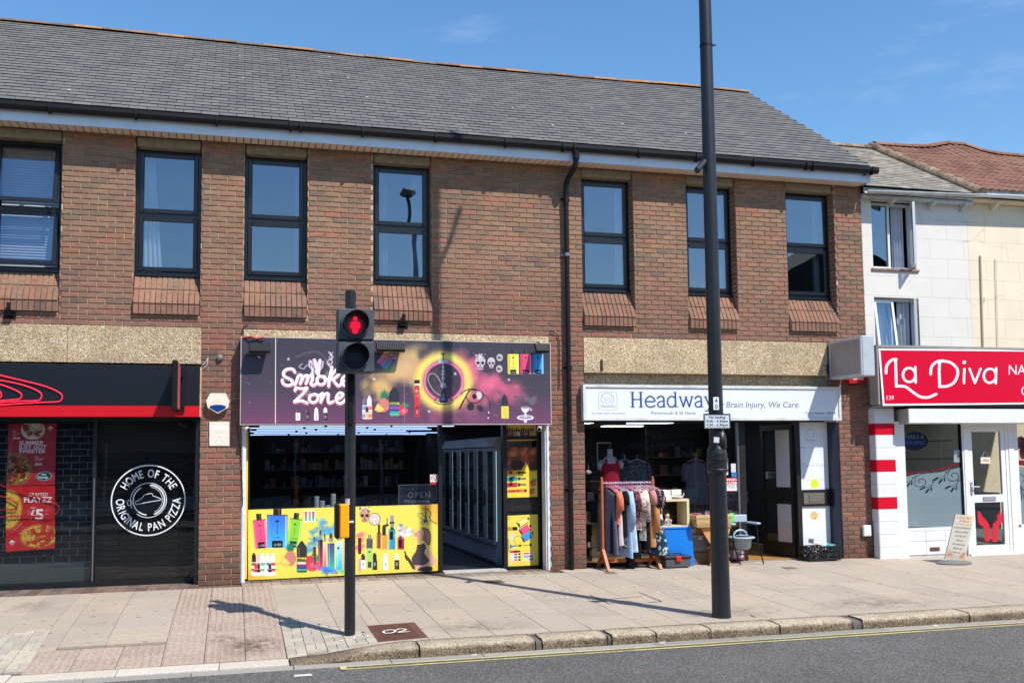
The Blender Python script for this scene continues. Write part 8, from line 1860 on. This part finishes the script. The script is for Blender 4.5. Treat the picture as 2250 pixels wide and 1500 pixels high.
# frosted and decorated film
FX0, FX1, FY0, FY1 = 1986, 2116, 948, 1157
zf_ = lambda x, y: (1960+x/4.686, 930+y/4.686)
FL = Cv(FX0, FY0, FX1, FY1, 4, (150, 168, 176), 0)
top_ = [zf_(130, 556), zf_(240, 520), zf_(370, 500), zf_(500, 495), zf_(600, 465), zf_(720, 440), zf_(760, 435)]
FL.poly(smooth(top_, 5)+[(2122, 1160), (1980, 1160)], (176, 192, 200), .98); FL.glow(*zf_(230, 900), 24, 60, (196, 206, 208), .35); FL.glow(*zf_(240, 1020), 20, 16, (206, 212, 210), .5)
FL.poly(smooth([zf_(120, 525), zf_(200, 500), zf_(400, 480), zf_(560, 440), zf_(730, 400), zf_(760, 395)], 5)+smooth([zf_(760, 420), zf_(720, 425), zf_(600, 448), zf_(480, 478), zf_(350, 492), zf_(240, 505), zf_(130, 535)], 5), (178, 34, 50), 1)
DK = (30, 40, 48)
FL.line([zf_(130, 545), zf_(300, 510), zf_(480, 500), zf_(640, 455), zf_(720, 445)], .9, DK, sm=6)
for cx_, cy_ in ((295, 598), (635, 540)):
    P = [zf_(cx_+(14+a*9)*cos(a+2.2), cy_+(12+a*7)*sin(a+2.2)) for a in [k*.45 for k in range(16)]]; FL.line(P, 1.6, DK, sm=4)
    FL.line([zf_(cx_-62, cy_+10), zf_(cx_-40, cy_-60), zf_(cx_+60, cy_-90), zf_(cx_+120, cy_-100)], 1.3, DK, sm=4)
for cx_, cy_, s_ in ((215, 560, .8), (420, 603, 1), (555, 505, 1), (680, 592, 1)):
    FL.ell(*zf_(cx_, cy_), 2, 2, DK); FL.ell(*zf_(cx_+20, cy_-15), 1.2, 1.2, DK); FL.ell(*zf_(cx_+36, cy_-24), .8, .8, DK)
    for dx, dy, w_ in ((-130, 75, 3.8), (-72, 105, 4.0), (-20, 85, 3.2)): FL.line([zf_(cx_-8, cy_+22), zf_(cx_+dx*s_*.5-6, cy_+18+dy*s_*.5), zf_(cx_+dx*s_, cy_+dy*s_)], .8, DK); FL.line([zf_(cx_+dx*s_*.65, cy_+dy*s_*.7), zf_(cx_+dx*s_, cy_+dy*s_)], w_, DK)
FL.ell(*zf_(230, 180), 30, 20, (22, 30, 60), .95); FL.text('NAILS &', *zf_(135, 155), 9, (130, 134, 150), W=41, bold=.02); FL.text('WAXING', *zf_(130, 218), 9, (84, 104, 190), W=44, bold=.02)
FL.rect(*zf_(636, 272), *zf_(718, 400), (216, 226, 230)); FL.text('8', *zf_(668, 355), 8, (60, 80, 90), bold=.02); FL.line([zf_(645, 340), zf_(710, 340)], .5, (120, 130, 140))
FL.rect(*zf_(116, 255), *zf_(140, 380), (130, 146, 160), .9)
print_board('window_film', FL.mat('nail_bar_film', .35, alpha=True), None, 0, 0, 0, 0, YG+.0272, .0008, nf, corners((FX0, FY0), (FX1, FY0), (FX1, FY1), (FX0, FY1), YG+.027))
# door
dx0, dx1 = gx[3]-.02, gx[4]; zt = 2.21
dfr = MB().box(gx[2]+.022, dx0+.055, YG-.02, YG+.06, -.05, zt).box(dx1-.05, dx1+.01, YG-.02, YG+.06, -.05, zt).box(dx0+.055, dx1-.05, YG-.02, YG+.06, 2.13, zt).obj('door_frame', UPV, nf)
dz = [pt(2165, y, YG)[1] for y in (1216, 1197, 1103, 1086, 960)]; l0, l1 = dx0+.06, dx1-.055
dd = MB().ring(l0, l1, -.02, 2.125, .085, YG-.012, YG+.035, tb=dz[1]+.02 if dz[1] > 0 else .15, tt=.1).box(l0+.085, l1-.085, YG-.012, YG+.035, dz[2], dz[3]).obj('door', UPV, dfr)
MB().box(dx0, dx1, YG-.05, YG-.02, -.05, .0).obj('sill', UPV, dfr)
MB().box(l0+.08, l1-.08, YG+.01, YG+.016, .14, dz[2]+.01).box(l0+.08, l1-.08, YG+.01, YG+.016, dz[3]-.01, 2.03).obj('pane', GLASS_SH, dfr)
xm = (l0+l1)/2; MB().bbox(xm-.12, xm+.14, YG-.028, YG-.013, dz[2]+.03, dz[3]-.03, .006).obj('letter_plate', plain('steel_letter_plate', (200, 200, 204), .3, .6), dfr)
MB().bbox(l0+.015, l0+.055, YG-.03, YG-.013, dz[3]+.0, dz[3]+.22, .006).tube([(l0+.035, YG-.03, dz[3]+.14), (l0+.035, YG-.06, dz[3]+.14), (l0+.16, YG-.06, dz[3]+.135)], .012, 8).obj('handle', plain('steel_handle', (210, 210, 214), .25, .6), dfr)
MB().box(dx1+.012, gx[5], YG-.03, YG+.06, -.05, 2.2).box(gx[5]+.004, gx[6]+.03, YG-.01, YG+.05, zs0, 2.2).box(gx[6]+.03, 18, YG, YG+.05, 2.16, 2.2).box(gx[6]+.03, 18, YG, YG+.05, zs0-.05, zs0).obj('window_frame', UPV, nf)
panes(None, gx[6]+.03, 14.4, zs0, 2.16, YG+.02, GLASS_SH, nf); MB().box(14.4, 18, YG, YG+.05, 0, 2.2).obj('end_panel', UPV, nf)
MB().box(gx[5]+.004, 18, YG+.002, YG+.1, -.06, zs0-.05).obj('stall_riser', TWm, nf)
F2 = Cv(0, 0, 160, 209, 2, (164, 180, 188), 0); F2.poly([(0, 90), (30, 92), (160, 110), (160, 209), (0, 209)], (176, 192, 200), .98); F2.poly([(0, 76), (40, 78), (160, 96), (160, 106), (40, 88), (0, 86)], (178, 34, 50)); F2.line([(6+a*2.2*cos(a+1), 112+a*1.8*sin(a+1)) for a in [k*.5 for k in range(14)]], 1.2, DK)
for dx, dy in ((8, 30), (18, 34), (28, 24)): F2.line([(4, 128), (dx, 128+dy)], 2.2, DK)
F2.ell(14, 40, 14, 14, (150, 30, 44)); F2.ell(16, 60, 8, 14, (130, 26, 40)); F2.glow(14, 44, 8, 8, (30, 20, 24), .9)
print_board('window_film', F2.mat('nail_bar_film_right', .35, alpha=True), None, gx[6]+.032, gx[6]+1.2, zs0, 2.16, YG+.027, .0008, nf)
HD = Cv(2143, 1105, 2214, 1196, 4, (200, 24, 44), 0); RH = (200, 26, 48)
zk = zf_
HD.poly([zk(*q) for q in ((880, 905), (900, 905), (940, 965), (975, 1000), (1000, 1045), (1002, 1110), (1008, 1200), (955, 1205), (958, 1120), (940, 1070), (900, 1035), (885, 1000), (882, 950))], RH, sm=4)
HD.poly([zk(*q) for q in ((1140, 1005), (1150, 960), (1145, 905), (1130, 902), (1122, 950), (1118, 905), (1104, 905), (1104, 955), (1095, 930), (1085, 940), (1088, 985), (1050, 1020), (1035, 1060), (1032, 1205), (1088, 1205), (1090, 1095), (1110, 1045))], RH, sm=3)
HD.poly([zk(*q) for q in ((1085, 975), (1070, 950), (1080, 948), (1100, 985))], RH)
props(print_board('window_sticker', HD.mat('red_hands_sticker', .5, alpha=True), None, 0, 0, 0, 0, YG+.007, .0008, None, corners((2143, 1105), (2214, 1105), (2214, 1196), (2143, 1196), YG+.007)), 'red pair of raised hands stuck on the lower door glass', 'window sticker')
OPN = Cv(0, 0, 40, 26, 4, (226, 218, 200)); OPN.text('OPEN', 20, 19, 11, (170, 50, 50), align='c', W=28, bold=.02)
t = thing('open_sign', 'small hanging open sign with string behind the nail bar door glass', 'open sign', (pt(2166, 1010, YG)[0], YG, 1.5)); print_board('board', OPN.mat('nail_open_print', .6), None, 0, 0, 0, 0, YG+.004, .004, t, corners((2155, 1004), (2176, 1004), (2176, 1018), (2155, 1018), YG+.004))
p, q, r = pt(2157, 1004, YG), pt(2165, 990, YG), pt(2174, 1004, YG); MB().tube([(p[0], YG+.005, p[1]), (q[0], YG+.005, q[1]), (r[0], YG+.005, r[1])], .003, 5).obj('string', PAP, t)
room3 = thing('shop_interior', 'dim nail bar interior with white desk behind the door', 'shop interior', (11.8, 3, 0))
MB().box(10.5, 15, YG+.1, 5, -.04, 0).box(10.45, 10.5, YG+.1, 5, 0, 2.5).box(10.4, 15, 5, 5.1, 0, 2.5).box(10.4, 15, YG+.1, 5, 2.4, 2.45).obj('shell', plain('nail_bar_wall', (34, 32, 34), .8), room3)
MB().bbox(12.55, 13.4, .8, 1.2, 0, .95, .01).obj('desk', plain('white_desk', (170, 168, 168), .5), room3); MB().lathe([(.03, .95), (.12, 1.0), (.14, 1.1), (.08, 1.2), (.01, 1.22)], (12.9, 1.0, 0), 14).obj('ornament', plain('grey_ornament', (130, 132, 128), .6), room3)
for k in range(3): MB().box(12.3, 13.6, 2.2, 2.4, 1.2+k*.35, 1.22+k*.35).obj('shelf', plain('nail_shelf', (150, 146, 146), .6), room3)
# pavement sign
AB = Cv(0, 0, 46, 100, 5, (196, 192, 180)); AB.glow(40, 4, 40, 30, (222, 204, 160), .8); AB.glow(5, 90, 26, 26, (190, 150, 130), .7); AB.glow(42, 92, 18, 24, (206, 170, 100), .8); AB.puffs([(4, 82), (8, 90), (40, 84), (38, 92)], 5, [(180, 120, 110), (200, 150, 110), (150, 110, 90)], 30, 3, .5)
AB.text('La Diva Nails', 4, 9, 6, (176, 60, 50), W=34, shear=.3); AB.text('& Beauty', 12, 16, 6, (176, 60, 50), W=26, shear=.3); AB.line([(4, 20), (42, 21)], .7, (90, 80, 76))
for i, t_ in enumerate(('ACRYLIC EXTENSIONS', 'DIPPING POWDER', 'GLITTER TIPS', 'SHELLAC', 'SPA PEDICURE', 'MANICURE', 'NAIL ART')): AB.text(t_, 23, 30+i*9, 3.4, (60, 56, 62), align='c', W=[40, 32, 26, 18, 28, 20, 17][i], bold=.02)
for i in range(4): AB.line([(12, 89+i*2.5), (34, 89+i*2.5)], .5, (130, 120, 110))
Yb = -.85; base = pt(2096, 1236, Yb); sgn = thing('pavement_sign', 'leaning price board on a grey oval base outside the nail bar', 'pavement sign', (base[0], Yb, gz(base[0], Yb)))
zb = gz(base[0], Yb); MB().lathe([(.30, zb), (.30, zb+.02), (.24, zb+.04), (.02, zb+.055)], (base[0], Yb, 0), 28, sy=.62).obj('base', plain('grey_rubber', (112, 114, 114), .7), sgn, smooth=False)
cn = corners((2099, 1129), (2140, 1132), (2118, 1234), (2075, 1227), Yb)
print_board('board', AB.mat('price_board_print', .45), plain('board_edge', (170, 166, 156), .5), 0, 0, 0, 0, Yb-.012, .02, sgn, cn)

# ================================================================== THE OTHER SIDE OF THE STREET (seen in the glass)
DB = plain('dark_brick', (78, 56, 50), .9, var=.3, scale=3); DG = plain('dark_window', (30, 34, 42), .2)
def terrace(x0, x1, y, h, label, roofh, n, gable=False):
    t = thing('terrace_building', label, 'building', ((x0+x1)/2, y, 0))
    MB().box(x0, x1, y-8, y, -.3, h).obj('wall', DB, t)
    if gable: MB().prism([(x0-.2, h), (x1+.2, h), ((x0+x1)/2, h+roofh)], y-8, y, axis='Y').obj('roof', DARKIN, t)
    else: MB().prism([(y+.3, h-.1), (y-4, h+roofh), (y-8, h-.1)], x0, x1, axis='X').obj('roof', DARKIN, t)
    if gable: MB().box(21.9, 22.5, y-3, y-2.2, 8, 10.1).box(22.05, 22.15, y-2.7, y-2.6, 10.1, 10.4).box(22.3, 22.4, y-2.7, y-2.6, 10.1, 10.35).obj('chimney', DB, t)
    for k in range(n):
        xx = x0+(x1-x0)*(k+.5)/n
        w = MB().ring(xx-.55, xx+.55, 3.6, 5.0, .07, y, y+.05).box(xx-.03, xx+.03, y, y+.05, 3.67, 4.93).obj('window', UPV, t); MB().box(xx-.48, xx+.48, y+.005, y+.012, 3.67, 4.93).obj('pane', DG, w)
    MB().box(x0+.2, x1-.2, y, y+.08, .4, 2.3).obj('shop_window', DG, t); MB().box(x0+.1, x1-.1, y, y+.2, 2.45, 3.0).obj('fascia', plain('dark_fascia', (26, 30, 44), .5), t); MB().box(x0+.1, x1-.1, y, y+.1, -.1, .4).obj('plinth', UPV, t)
    for k in range(n+1): xx = x0+.2+(x1-x0-.4)*k/n; MB().box(xx-.04, xx+.04, y+.08, y+.12, .4, 2.3).obj('mullion', UPV, t)
YO = -20.0
for i, (a, b_, h, rh, n, g) in enumerate([(-34, -22, 5.9, .8, 4, 0), (-21.9, -10, 6.1, .7, 4, 0), (-9.9, -1, 5.8, .9, 3, 0), (-.9, 8, 6.0, .8, 3, 0), (8.1, 17.2, 6.1, .9, 3, 0), (18, 31, 6.8, 3.4, 4, 1), (31.2, 40, 6.4, 1.6, 3, 0)]):
    terrace(a, b_, YO, h, ['far left dark brick terrace across the street', 'second dark terrace across the street', 'low dark terrace across the street facing the pizza shop', 'dark terrace across the street facing the vape shop', 'dark terrace across the street facing the charity shop', 'gabled dark building across the street facing the nail bar', 'far right dark terrace across the street'][i], rh, n, g)
CY = Cv(0, 0, 300, 60, 2, (20, 24, 34)); CY.text('www.cri.org.uk', 20, 26, 16, (190, 196, 206), W=130); CY.text('Children beyond words', 20, 50, 14, (190, 196, 206), W=190)
b = print_board('shop_sign', CY.mat('charity_sign_print', .5), None, 0, 0, 0, 0, YO+.4, -.1, None, [(17.0, 2.6), (13.0, 2.6), (13.0, 1.85), (17.0, 1.85)]); props(b, 'dark shop sign with white web address across the street', 'shop sign')
ol = thing('street_lamp', 'lamp post across the street mirrored in an upstairs window', 'lamp post', (6.05, -18.6, -.13)); GP = plain('grey_post', (96, 104, 112), .5)
MB().lathe([(.11, -.13), (.1, 1.5), (.07, 9.6)], (6.05, -18.6, 0), 16, caps=False).obj('post', GP, ol); MB().tube([(6.05, -18.6, 9.5), (5.95, -18.3, 10.2), (5.8, -17.6, 10.5)], .05, 10).bbox(5.6, 5.95, -17.8, -17.0, 10.4, 10.6, .06).obj('lantern', GP, ol)
